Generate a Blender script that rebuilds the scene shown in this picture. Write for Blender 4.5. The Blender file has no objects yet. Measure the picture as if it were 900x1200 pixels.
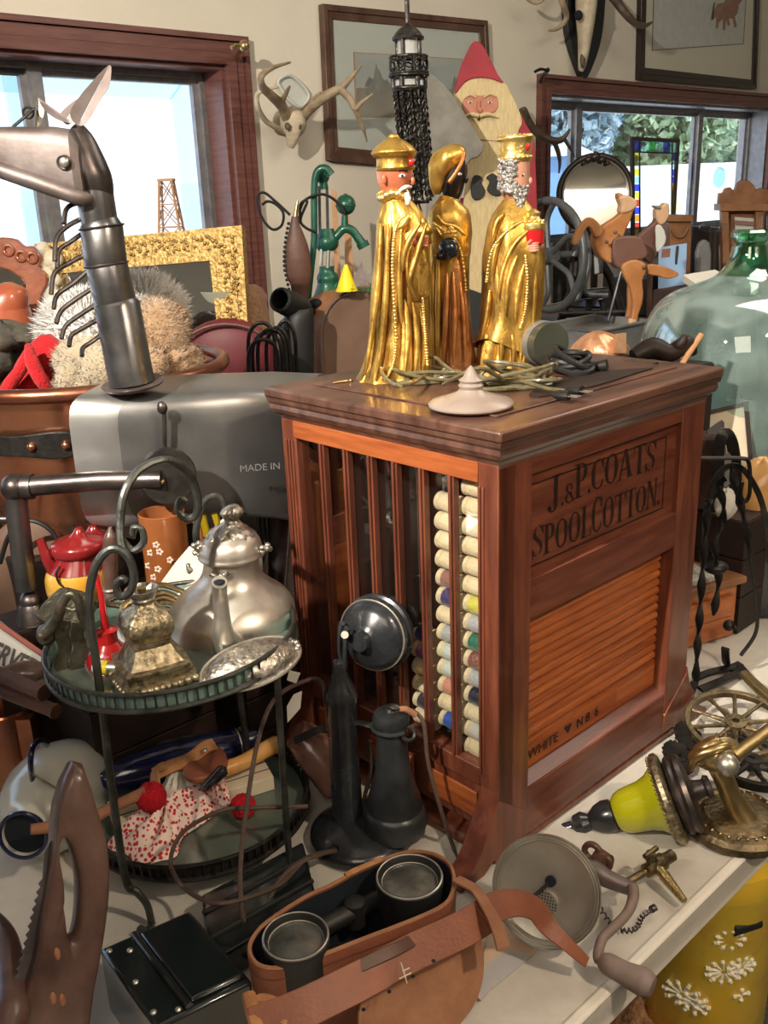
import bpy, math, random
import numpy as np
from mathutils import Vector, Matrix
random.seed(7)
C = bpy.context.scene.collection
PI = math.pi
# ------------------------------------------------ camera
FP, PITCH, ROLL = 1103.85, .3227, -.0392
ZC = 1.601
def cam_basis():
    f = np.array([0, math.cos(PITCH), -math.sin(PITCH)]); r = np.array([1., 0, 0]); u = np.cross(r, f)
    c, s = math.cos(ROLL), math.sin(ROLL)
    return c*r + s*u, -s*r + c*u, f
RR, UU, FF = cam_basis()
cd = bpy.data.cameras.new('camera'); cam = bpy.data.objects.new('camera', cd); C.objects.link(cam)
cd.sensor_fit = 'VERTICAL'; cd.sensor_height = 36; cd.lens = FP/1200*36; cd.clip_start = .02; cd.clip_end = 200
cam.matrix_world = Matrix([[RR[0], UU[0], -FF[0], 0], [RR[1], UU[1], -FF[1], 0], [RR[2], UU[2], -FF[2], ZC], [0, 0, 0, 1]])
bpy.context.scene.camera = cam
sc = bpy.context.scene
sc.view_settings.view_transform = 'Standard'; sc.view_settings.look = 'None'; sc.view_settings.gamma = 1
sc.view_settings.use_curve_mapping = False; sc.view_settings.exposure = 0.25
# ------------------------------------------------ world and lights
TH = .8274
AV = np.array([math.sin(TH), math.cos(TH), 0.]); AU = np.array([-math.cos(TH), math.sin(TH), 0.])   # along the wall / towards the wall
CORN = np.array([.1332, 1.019, 0.]); ZT = .75; HC = .598
w = bpy.data.worlds.new('sky'); sc.world = w; w.use_nodes = True
nt = w.node_tree; bg = nt.nodes['Background']
tc = nt.nodes.new('ShaderNodeTexCoord'); sp = nt.nodes.new('ShaderNodeSeparateXYZ'); rp = nt.nodes.new('ShaderNodeValToRGB')
nt.links.new(tc.outputs['Generated'], sp.inputs[0]); nt.links.new(sp.outputs['Z'], rp.inputs[0]); nt.links.new(rp.outputs[0], bg.inputs[0])
rp.color_ramp.elements[0].position = .0; rp.color_ramp.elements[0].color = (.86, .93, 1, 1)
rp.color_ramp.elements[1].position = .5; rp.color_ramp.elements[1].color = (.38, .62, 1, 1)
bg.inputs[1].default_value = 1.9
def light(kind, name, loc, target, energy, color, size=.3, **k):
    l = bpy.data.lights.new(name, kind); o = bpy.data.objects.new(name, l); C.objects.link(o)
    o.location = loc; d = Vector(target)-Vector(loc); o.rotation_euler = d.to_track_quat('-Z', 'Y').to_euler()
    l.energy = energy; l.color = color
    if kind == 'AREA': l.size = size
    elif kind == 'SUN': l.angle = size
    else: l.shadow_soft_size = size
    for a, b in k.items(): setattr(l, a, b)
    return o
light('SPOT', 'ceiling_spot_left', (-1.15, -.25, 2.62), (1.15, 3.3, 1.65), 420, (1, .90, .76), .03, spot_size=1.22, spot_blend=.35)
light('SPOT', 'ceiling_spot_right', (1.15, -.1, 2.60), (.2, 1.1, .8), 84, (1, .80, .58), .05, spot_size=1.5, spot_blend=.6)
light('AREA', 'fill_panel_behind', (-.3, -.9, 2.6), (0, 1.2, .9), 12, (1, .84, .66), 1.0)  # soft fill light added behind the camera
light('AREA', 'ceiling_panel_room', (1.5, 2.2, 2.85), (1.2, 2.6, .8), 20, (1, .9, .76), 1.2)
light('AREA', 'room_fill_front', (2.6, -1.6, 2.9), (2.6, -1.6, 0), 30, (1, .88, .72), 1.2)  # added fill, brightens the part of the room the mirrors reflect
light('SUN', 'sun', (0, 8, 10), (2, 14, 0), 4.0, (1, .95, .86), .01)

# ------------------------------------------------ pixel to place (photo frame 900 x 1200)
def ray(x, y): return FF + RR*(x-450)/FP - UU*(y-600)/FP
CAMP = np.array([0, 0, ZC])
def T(x, y, z=ZT): d = ray(x, y); return CAMP + d*((z-ZC)/d[2])
def W(x, y, Y): d = ray(x, y); return CAMP + d*(Y/d[1])
def onp(x, y, P, n): d = ray(x, y); n = np.array(n, float); return CAMP + d*(((np.array(P)-CAMP)@n)/(d@n))
def ppm(P): return FP/((np.array(P)-CAMP)@FF)            # pixels per metre at P
def zat(P, y):                                           # height on the vertical line through P seen at row y
    q = np.array([P[0], P[1], 0.])
    a = (600-y); return (FP*(q@UU)-a*(q@FF))/(a*FF[2]-FP*UU[2])*1 + ZC
def pth(L, Y):                                           # pixel path at depth(s) Y
    n = len(L)
    if np.isscalar(Y): Y = [Y]*n
    if len(Y) == 2 and n != 2: Y = list(np.linspace(Y[0], Y[1], n))
    return [W(x, y, d) for (x, y), d in zip(L, Y)]
def smooth(P, k=5, closed=False):
    P = [np.array(p, float) for p in P]; n = len(P); out = []
    rng = range(n if closed else n-1)
    for i in rng:
        if closed: a, b, c, d = P[(i-1) % n], P[i], P[(i+1) % n], P[(i+2) % n]
        else: a, b, c, d = P[max(i-1, 0)], P[i], P[i+1], P[min(i+2, n-1)]
        for j in range(k):
            t = j/k; out.append(.5*(2*b + (c-a)*t + (2*a-5*b+4*c-d)*t*t + (3*b-a-3*c+d)*t**3))
    if not closed: out.append(P[-1])
    return out
def wp(s, z, off=0): return AV*s + AU*(2.76-off) + np.array([0, 0, z])      # a point on the wall
def WL(x, y, off=0): return onp(x, y, AU*(2.76-off), AU)
def frameM(o, X, Y, Z):
    return Matrix([[X[0], Y[0], Z[0], o[0]], [X[1], Y[1], Z[1], o[1]], [X[2], Y[2], Z[2], o[2]], [0, 0, 0, 1]])
def axisM(o, z, up=(0, 0, 1)):
    z = np.array(z, float); z /= np.linalg.norm(z); up = np.array(up, float)
    if abs(z@up) > .98: up = np.array([0, 1., 0])
    x = np.cross(up, z); x /= np.linalg.norm(x); return frameM(o, x, np.cross(z, x), z)
# ------------------------------------------------ materials
def mat(name, col, rough=.5, metal=0., c2=None, ns=12, bump=0., bs=60, st=(1, 1, 1), coat=0., trans=0., sheen=0., wave=None, c3=None, ior=1.45, alpha=1., lo=.35, hi=.68, bd=.004):
    m = bpy.data.materials.new(name); m.use_nodes = True; nt = m.node_tree; b = nt.nodes['Principled BSDF']
    b.inputs['Roughness'].default_value = rough; b.inputs['Metallic'].default_value = metal
    b.inputs['Coat Weight'].default_value = coat; b.inputs['Coat Roughness'].default_value = .12
    b.inputs['Transmission Weight'].default_value = trans; b.inputs['IOR'].default_value = ior
    b.inputs['Sheen Weight'].default_value = sheen; b.inputs['Alpha'].default_value = alpha
    b.inputs['Base Color'].default_value = (*col, 1)
    tc = nt.nodes.new('ShaderNodeTexCoord'); mp = nt.nodes.new('ShaderNodeMapping'); mp.inputs['Scale'].default_value = st
    nt.links.new(tc.outputs['Object'], mp.inputs[0])
    if c2 is not None:
        n = nt.nodes.new('ShaderNodeTexNoise'); n.inputs['Scale'].default_value = ns; n.inputs['Detail'].default_value = 6; n.inputs['Roughness'].default_value = .62
        r = nt.nodes.new('ShaderNodeValToRGB'); e = r.color_ramp.elements
        e[0].position = lo; e[0].color = (*col, 1); e[1].position = hi; e[1].color = (*c2, 1)
        if c3 is not None: q = e.new((lo+hi)/2); q.color = (*c3, 1)
        nt.links.new(mp.outputs[0], n.inputs['Vector']); nt.links.new(n.outputs['Fac'], r.inputs[0]); nt.links.new(r.outputs[0], b.inputs['Base Color'])
        rr = nt.nodes.new('ShaderNodeMapRange'); rr.inputs[3].default_value = max(rough-.1, .03); rr.inputs[4].default_value = min(rough+.14, 1)
        nt.links.new(n.outputs['Fac'], rr.inputs[0]); nt.links.new(rr.outputs[0], b.inputs['Roughness'])
    if bump:
        n2 = nt.nodes.new('ShaderNodeTexNoise'); n2.inputs['Scale'].default_value = bs; n2.inputs['Detail'].default_value = 4
        nt.links.new(mp.outputs[0], n2.inputs['Vector']); src = n2.outputs['Fac']
        if wave:
            wv = nt.nodes.new('ShaderNodeTexWave'); wv.inputs['Scale'].default_value = wave; wv.bands_direction = 'Z'; wv.inputs['Distortion'].default_value = 1
            nt.links.new(tc.outputs['Object'], wv.inputs[0]); src = wv.outputs['Fac']
        bp = nt.nodes.new('ShaderNodeBump'); bp.inputs['Strength'].default_value = bump; bp.inputs['Distance'].default_value = bd
        nt.links.new(src, bp.inputs['Height']); nt.links.new(bp.outputs[0], b.inputs['Normal'])
    return m
M = {}
def mm(k, *a, **b): M[k] = mat(k, *a, **b)
mm('wall', (.68, .63, .53), .9, c2=(.63, .58, .49), ns=3, bump=.15, bs=90)
mm('ceiling', (.62, .59, .52), .95, c2=(.58, .55, .49), ns=3)
mm('trim', (.10, .035, .03), .32, c2=(.17, .07, .055), ns=8, st=(1, 1, 12), bump=.05)
mm('alu', (.20, .20, .22), .4, .6, c2=(.30, .29, .29), ns=30)
mm('blue_film', (.66, .84, .98), .5)
mm('plastic_table', (.50, .47, .42), .55, c2=(.56, .53, .47), ns=40, bump=.12, bs=350)
mm('plastic_edge', (.72, .68, .60), .5, c2=(.66, .62, .55), ns=30)
mm('carpet', (.06, .055, .05), .95, c2=(.15, .14, .13), ns=180, bump=.5, bs=200)
mm('mahog', (.085, .022, .012), .36, c2=(.20, .060, .030), c3=(.135, .038, .020), ns=9, st=(6, 6, .7), bump=.06, bs=120, coat=.25)
mm('mahog_h', (.085, .022, .012), .36, c2=(.20, .060, .030), c3=(.135, .038, .020), ns=9, st=(.7, .7, 8), bump=.06, bs=120, coat=.25)
mm('mahog_red', (.24, .055, .016), .36, c2=(.44, .125, .035), ns=9, st=(.7, .7, 8), coat=.2, bump=.05)
mm('slat', (.26, .062, .018), .36, c2=(.50, .15, .042), ns=7, st=(.8, .8, 14), coat=.2, bump=.08)
mm('slat_b', (.20, .045, .014), .36, c2=(.38, .10, .03), ns=7, st=(.8, .8, 14), coat=.2, bump=.08)
mm('topwood', (.055, .025, .018), .34, c2=(.15, .07, .047), ns=7, st=(.7, 5, 3), coat=.3, bump=.06)
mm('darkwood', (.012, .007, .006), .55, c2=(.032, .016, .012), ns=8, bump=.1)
mm('insidewood', (.055, .035, .028), .7, c2=(.08, .05, .04), ns=8)
mm('ink', (.018, .010, .008), .4)
mm('glass', (.93, .95, .95), .03, trans=1., ior=1.12)
mm('pane', (.96, .98, .98), .01, trans=1., ior=1.05)
mm('gold', (.25, .12, .018), .37, .88, c2=(.72, .45, .11), ns=30, bump=.8, bs=38, st=(1, 1, .5), lo=.3, hi=.6, bd=.006)
mm('gold_dark', (.28, .15, .03), .4, .85, c2=(.6, .38, .1), ns=40, bump=.6, bs=90)
mm('gold_pale', (.80, .56, .16), .3, .9, c2=(.9, .68, .26), ns=60, bump=.4, bs=120)
mm('copper_cloth', (.45, .17, .05), .34, .75, c2=(.68, .32, .12), ns=26, bump=.4, bs=60)
mm('face', (.42, .12, .06), .35, c2=(.5, .17, .09), ns=30, coat=.5)
mm('face_pale', (.50, .26, .18), .4, c2=(.42, .2, .14), ns=60, coat=.3)
mm('face_dark', (.012, .007, .006), .35, coat=.3)
mm('white_paint', (.75, .73, .70), .5, c2=(.62, .6, .56), ns=40)
mm('silverbeard', (.20, .19, .18), .35, .6, c2=(.45, .43, .42), ns=60, bump=.9, bs=170)
mm('red_gloss', (.45, .012, .015), .22, coat=.6)
mm('blue_dark', (.008, .018, .035), .25, coat=.5)
mm('steel', (.10, .10, .105), .30, .92, c2=(.26, .255, .26), ns=9, bump=.1, bs=25)
mm('steel_dark', (.07, .06, .06), .34, .9, c2=(.17, .145, .14), ns=14, bump=.15, bs=60)
mm('steel_rust', (.12, .09, .085), .50, .7, c2=(.22, .19, .185), ns=14, bump=.12, bs=60)
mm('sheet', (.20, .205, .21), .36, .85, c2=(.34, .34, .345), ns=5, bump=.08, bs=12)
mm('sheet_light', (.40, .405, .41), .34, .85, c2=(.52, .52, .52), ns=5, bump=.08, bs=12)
mm('copper', (.42, .15, .08), .20, .95, c2=(.72, .34, .20), ns=7, bump=.22, bs=16)
mm('copper_dark', (.28, .10, .06), .3, .9, c2=(.48, .2, .12), ns=9, bump=.2, bs=30)
mm('iron', (.014, .013, .013), .42, .5, c2=(.035, .032, .03), ns=40, bump=.2, bs=150)
mm('wrought', (.045, .048, .045), .4, .75, c2=(.12, .125, .115), ns=30, bump=.25, bs=140)
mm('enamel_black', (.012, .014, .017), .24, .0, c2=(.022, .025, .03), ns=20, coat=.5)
mm('bakelite', (.016, .018, .02), .30, .3, c2=(.05, .055, .06), ns=18, bump=.05)
mm('blackbox', (.006, .010, .011), .16, c2=(.012, .016, .017), ns=20, coat=.8, bump=.04, bs=60)
mm('blackmetal', (.10, .10, .10), .3, .9, c2=(.2, .2, .2), ns=30)
mm('lens', (.07, .075, .07), .12, .5, c2=(.20, .20, .185), ns=30)
mm('silver', (.36, .31, .26), .36, .92, c2=(.68, .64, .58), ns=11, bump=.12, bs=40, lo=.3, hi=.6)
mm('silver_orn', (.22, .20, .17), .32, .9, c2=(.62, .58, .52), ns=120, bump=1., bs=200, bd=.0018)
mm('brass', (.32, .22, .09), .30, .92, c2=(.52, .40, .2), ns=16, bump=.15, bs=60)
mm('brass_dark', (.08, .06, .035), .4, .85, c2=(.22, .165, .09), ns=30, bump=.4, bs=160)
mm('brass_orn', (.12, .095, .055), .36, .9, c2=(.52, .44, .30), ns=120, bump=1., bs=200, bd=.0015)
mm('bronze', (.07, .062, .045), .38, .85, c2=(.20, .18, .13), ns=40, bump=.5, bs=110)
mm('leather', (.17, .052, .026), .46, c2=(.26, .085, .042), ns=14, bump=.25, bs=200)
mm('leather_worn', (.22, .09, .045), .75, c2=(.34, .165, .09), ns=18, bump=.35, bs=160)
mm('leather_dark', (.05, .02, .014), .45, c2=(.13, .06, .04), ns=10, bump=.2, bs=180)
mm('leather_edge', (.45, .22, .09), .6, c2=(.3, .12, .05), ns=60)
mm('lining', (.004, .008, .015), .9)
mm('cordbrown', (.055, .032, .025), .6, c2=(.10, .065, .05), ns=300)
mm('rubber', (.012, .012, .012), .5)
mm('cable_clear', (.17, .15, .085), .28, .0, c2=(.07, .06, .03), ns=90, coat=.5)
mm('sawwood', (.045, .022, .018), .36, c2=(.15, .085, .068), ns=10, bump=.2, bs=60, coat=.3)
mm('sawblade', (.10, .085, .09), .4, .8, c2=(.18, .16, .17), ns=18)
mm('enamel_white', (.55, .55, .48), .2, c2=(.48, .48, .42), ns=6, coat=.5)
mm('navy', (.008, .012, .05), .15, coat=.8)
mm('wood_light', (.55, .26, .06), .35, c2=(.66, .36, .12), ns=12, st=(6, 1, 1), coat=.3)
mm('wood_tan', (.40, .21, .10), .5, c2=(.5, .28, .14), ns=16, bump=.1)
mm('wood_mid', (.20, .085, .035), .45, c2=(.34, .16, .075), ns=9, bump=.15, bs=50)
mm('cream', (.62, .55, .42), .6, c2=(.55, .47, .35), ns=40)
mm('lace', (.7, .67, .6), .9, bump=.8, bs=300)
mm('pompom', (.55, .004, .018), .9, c2=(.38, .002, .012), ns=300, bump=1., bs=400)
mm('redplush', (.34, .004, .008), .9, c2=(.55, .010, .016), ns=40, bump=1., bs=240, sheen=.12)
mm('plush', (.38, .31, .21), .95, c2=(.47, .40, .28), ns=30, bump=1., bs=260, sheen=.6)
mm('plush_brown', (.30, .18, .095), .95, c2=(.42, .28, .16), ns=60, bump=1., bs=260, sheen=.6)
mm('fluff', (.82, .81, .80), .95, c2=(.72, .70, .68), ns=60, bump=1., bs=200, sheen=.5)
mm('green_iron', (.010, .075, .045), .38, .2, c2=(.018, .11, .07), ns=20, bump=.2, bs=100, coat=.2)
mm('yellow', (.85, .65, .01), .4)
mm('plastic_green', (.02, .2, .06), .5)
mm('case_brown', (.13, .075, .05), .6, c2=(.17, .10, .07), ns=12)
mm('bone', (.62, .55, .42), .6, c2=(.42, .34, .23), ns=30, bump=.4, bs=100)
mm('antler', (.22, .16, .10), .5, c2=(.42, .33, .22), ns=24, bump=.4, bs=120)
mm('antler_dark', (.055, .038, .028), .5, c2=(.12, .085, .06), ns=24, bump=.4, bs=120)
mm('plaque', (.02, .022, .024), .5)
mm('frame_brown', (.07, .035, .025), .3, c2=(.12, .07, .05), ns=12)
mm('frame_dark', (.025, .016, .014), .3)
mm('mat_grey', (.54, .56, .52), .8)
mm('mat_cream', (.66, .61, .50), .8)
mm('pic_sky', (.34, .38, .38), .35, c2=(.46, .47, .44), ns=5, st=(1, 1, 3), coat=.5)
mm('pic_tree', (.17, .18, .16), .4, c2=(.26, .25, .22), ns=20, coat=.5)
mm('pic_field', (.24, .22, .19), .4, c2=(.33, .30, .25), ns=9, coat=.5)
mm('pic_roof', (.26, .15, .12), .4, coat=.5)
mm('pic_snow', (.50, .51, .51), .4, c2=(.62, .62, .60), ns=30, coat=.4)
mm('pic_horse', (.20, .07, .04), .4, c2=(.32, .14, .08), ns=60)
mm('stone_grey', (.15, .14, .12), .7, c2=(.24, .225, .195), ns=12, bump=.4, bs=60)
mm('beard', (.62, .50, .28), .75, c2=(.50, .38, .19), ns=30, st=(5, 5, 1), bump=.3, bs=120)
mm('santared', (.34, .02, .035), .6, c2=(.24, .02, .03), ns=14, bump=.15)
mm('santaface', (.50, .22, .14), .6, c2=(.42, .16, .10), ns=14)
mm('black_paint', (.010, .011, .013), .5)
mm('lantern', (.018, .016, .015), .35, .7, c2=(.06, .055, .05), ns=60, bump=.4, bs=160)
mm('crystal', (.85, .87, .88), .12, trans=.7, bump=.3)
mm('gilt', (.24, .14, .04), .45, .7, c2=(.60, .42, .16), ns=110, bump=1., bs=120)
mm('mirror', (.75, .77, .77), .03, 1.)
mm('redwood', (.16, .045, .022), .3, c2=(.30, .10, .05), ns=10, coat=.5, bump=.3, bs=40)
mm('terracotta', (.30, .07, .035), .3, c2=(.38, .11, .05), ns=12, coat=.5)
mm('wicker', (.20, .10, .05), .6, c2=(.42, .24, .13), ns=120, bump=1., bs=170)
mm('clothbrown', (.24, .13, .09), .9, c2=(.32, .19, .13), ns=20, bump=.6, bs=60)
mm('burgundy', (.09, .008, .014), .5, c2=(.13, .015, .022), ns=12)
mm('bowlgreen', (.30, .31, .24), .3, c2=(.36, .37, .30), ns=12, coat=.4)
mm('demij', (.66, .87, .80), .04, trans=.93, ior=1.33, bump=.12, bs=9)
mm('demij_neck', (.30, .72, .46), .05, trans=.9, ior=1.35, bump=.2, bs=20)
mm('toywood', (.36, .14, .045), .5, c2=(.52, .24, .09), ns=9, bump=.2, bs=50)
mm('toywood_pale', (.52, .32, .18), .5, c2=(.6, .4, .25), ns=9)
mm('toysaddle', (.12, .06, .045), .5, c2=(.18, .09, .07), ns=9)
mm('greymetal', (.16, .165, .165), .5, .4, c2=(.24, .24, .24), ns=14)
mm('pressgrey', (.10, .11, .12), .42, .5, c2=(.16, .17, .18), ns=20)
mm('olive', (.04, .045, .035), .4, c2=(.06, .065, .05), ns=12)
mm('peach', (.55, .26, .13), .3, .5, c2=(.75, .42, .25), ns=26, bump=.5, bs=60)
mm('paper', (.68, .66, .60), .8, c2=(.60, .57, .5), ns=24)
mm('paper_peach', (.62, .46, .33), .6, c2=(.42, .42, .44), ns=9, lo=.5, hi=.56)
mm('paper_blue', (.30, .48, .75), .6)
mm('newsprint', (.22, .2, .18), .8, c2=(.5, .48, .44), ns=200)
mm('drawerwood', (.30, .085, .022), .4, c2=(.50, .17, .05), ns=9, st=(1, 1, 5), bump=.2, bs=40)
mm('hornwood', (.55, .28, .09), .3, c2=(.70, .42, .17), ns=6, coat=.5)
mm('mugbrown', (.19, .06, .016), .3, c2=(.26, .09, .03), ns=12, coat=.6)
mm('flower', (.55, .40, .34), .5)
mm('tpred', (.20, .012, .014), .2, coat=.7)
mm('tpyellow', (.62, .30, .03), .25, c2=(.70, .42, .08), ns=20, coat=.7)
mm('tpgreen', (.06, .10, .03), .3)
mm('shade_yellow', (.40, .40, .008), .12, c2=(.34, .33, .006), ns=8, coat=.9)
mm('pouch', (.13, .055, .04), .26, c2=(.26, .13, .10), ns=9, coat=.5, bump=.15, bs=80)
mm('nickel', (.50, .47, .41), .33, .9, c2=(.68, .66, .60), ns=9, bump=.15, bs=30)
mm('handlegrey', (.15, .10, .085), .5, c2=(.25, .19, .17), ns=24, st=(1, 1, 1), bump=.2, bs=70)
mm('tray_glass', (.07, .10, .085), .12, .2, c2=(.13, .165, .14), ns=12, coat=.6)
mm('teal_metal', (.22, .36, .33), .5, .2, c2=(.14, .2, .18), ns=50)
mm('sign_white', (.62, .62, .60), .5)
mm('signred', (.36, .12, .10), .5)
mm('bucket', (.85, .52, .03), .4, c2=(.60, .30, .03), c3=(.72, .52, .05), ns=7, coat=.4)
mm('petal', (.85, .82, .68), .6)
mm('basket', (.16, .07, .035), .7, c2=(.42, .24, .13), ns=90, bump=1., bs=120)
mm('ground', (.75, .72, .66), .95, c2=(.62, .60, .54), ns=.6)
mm('leaf', (.12, .24, .08), .8, c2=(.60, .72, .50), ns=2, bump=.5, bs=8)
mm('leafblue', (.14, .26, .30), .8, c2=(.62, .74, .80), ns=2)
mm('bark', (.14, .12, .10), .9)
mm('blueshed', (.16, .30, .52), .6)
mm('shedwhite', (.7, .75, .8), .6)
for k, c in dict(g_yellow=(.9, .8, .03), g_blue=(.01, .03, .7), g_green=(.02, .4, .08), g_red=(.7, .03, .02), g_orange=(.85, .3, .02), g_cyan=(.3, .8, .85), g_white=(.9, .95, .95)).items():
    mm(k, c, .2, trans=.85, ior=1.05)
for k, c in dict(t_cream=(.80, .66, .42), t_yellow=(.62, .58, .08), t_grey=(.40, .41, .42), t_green=(.0, .16, .09), t_brown=(.17, .055, .035), t_navy=(.012, .014, .035),
                 t_rose=(.30, .13, .10), t_purple=(.035, .015, .13), t_pale=(.55, .60, .52), t_peach=(.62, .27, .19), t_blue=(.03, .10, .42), t_white=(.6, .58, .52), t_violet=(.12, .05, .3)).items():
    mm(k, c, .45, bump=.5, wave=None, bs=300, st=(1, 1, 1), sheen=.3)
def thin(name, col, refl=.05, rough=.0, dust_haze=0.):
    m = bpy.data.materials.new(name); m.use_nodes = True; nt = m.node_tree; nt.nodes.clear(); o = nt.nodes.new('ShaderNodeOutputMaterial')
    a = nt.nodes.new('ShaderNodeBsdfTransparent'); a.inputs[0].default_value = (*col, 1); g = nt.nodes.new('ShaderNodeBsdfGlossy'); g.inputs['Roughness'].default_value = max(rough, .02); g.inputs[0].default_value = (1, 1, 1, 1)
    lw = nt.nodes.new('ShaderNodeLayerWeight'); lw.inputs[0].default_value = .35; mr = nt.nodes.new('ShaderNodeMapRange'); mr.inputs[3].default_value = refl; mr.inputs[4].default_value = min(.9, refl*6)
    mx = nt.nodes.new('ShaderNodeMixShader'); nt.links.new(lw.outputs['Facing'], mr.inputs[0]); nt.links.new(mr.outputs[0], mx.inputs[0]); nt.links.new(a.outputs[0], mx.inputs[1]); nt.links.new(g.outputs[0], mx.inputs[2]); nt.links.new(mx.outputs[0], o.inputs[0])
    if dust_haze:  # dust, plus the window-lit haze painted in as pale diffuse
        df = nt.nodes.new('ShaderNodeBsdfDiffuse'); df.inputs[0].default_value = (.50, .62, .62, 1); m2 = nt.nodes.new('ShaderNodeMixShader'); nz = nt.nodes.new('ShaderNodeTexNoise'); nz.inputs['Scale'].default_value = 7; r2 = nt.nodes.new('ShaderNodeMapRange'); r2.inputs[1].default_value = .3; r2.inputs[2].default_value = .7; r2.inputs[3].default_value = dust_haze*.5; r2.inputs[4].default_value = dust_haze*1.5
        nt.links.new(nz.outputs['Fac'], r2.inputs[0]); nt.links.new(r2.outputs[0], m2.inputs[0]); nt.links.new(mx.outputs[0], m2.inputs[1]); nt.links.new(df.outputs[0], m2.inputs[2]); nt.links.new(m2.outputs[0], o.inputs[0])
    M[name] = m; return m
thin('glass', (.93, .94, .94), .05); thin('pane', (.97, .98, .98), .03); thin('demij', (.84, .95, .94), .09, dust_haze=.16); thin('demij_neck', (.42, .82, .60), .12); thin('blue_film', (.80, .90, .97), .05)
for k, c in dict(g_yellow=(.95, .88, .08), g_blue=(.03, .08, .85), g_green=(.05, .6, .18), g_red=(.8, .06, .04), g_orange=(.95, .42, .05), g_cyan=(.45, .85, .95), g_white=(.92, .95, .95)).items(): thin(k, tuple(x**.5 for x in c), .04)
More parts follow.
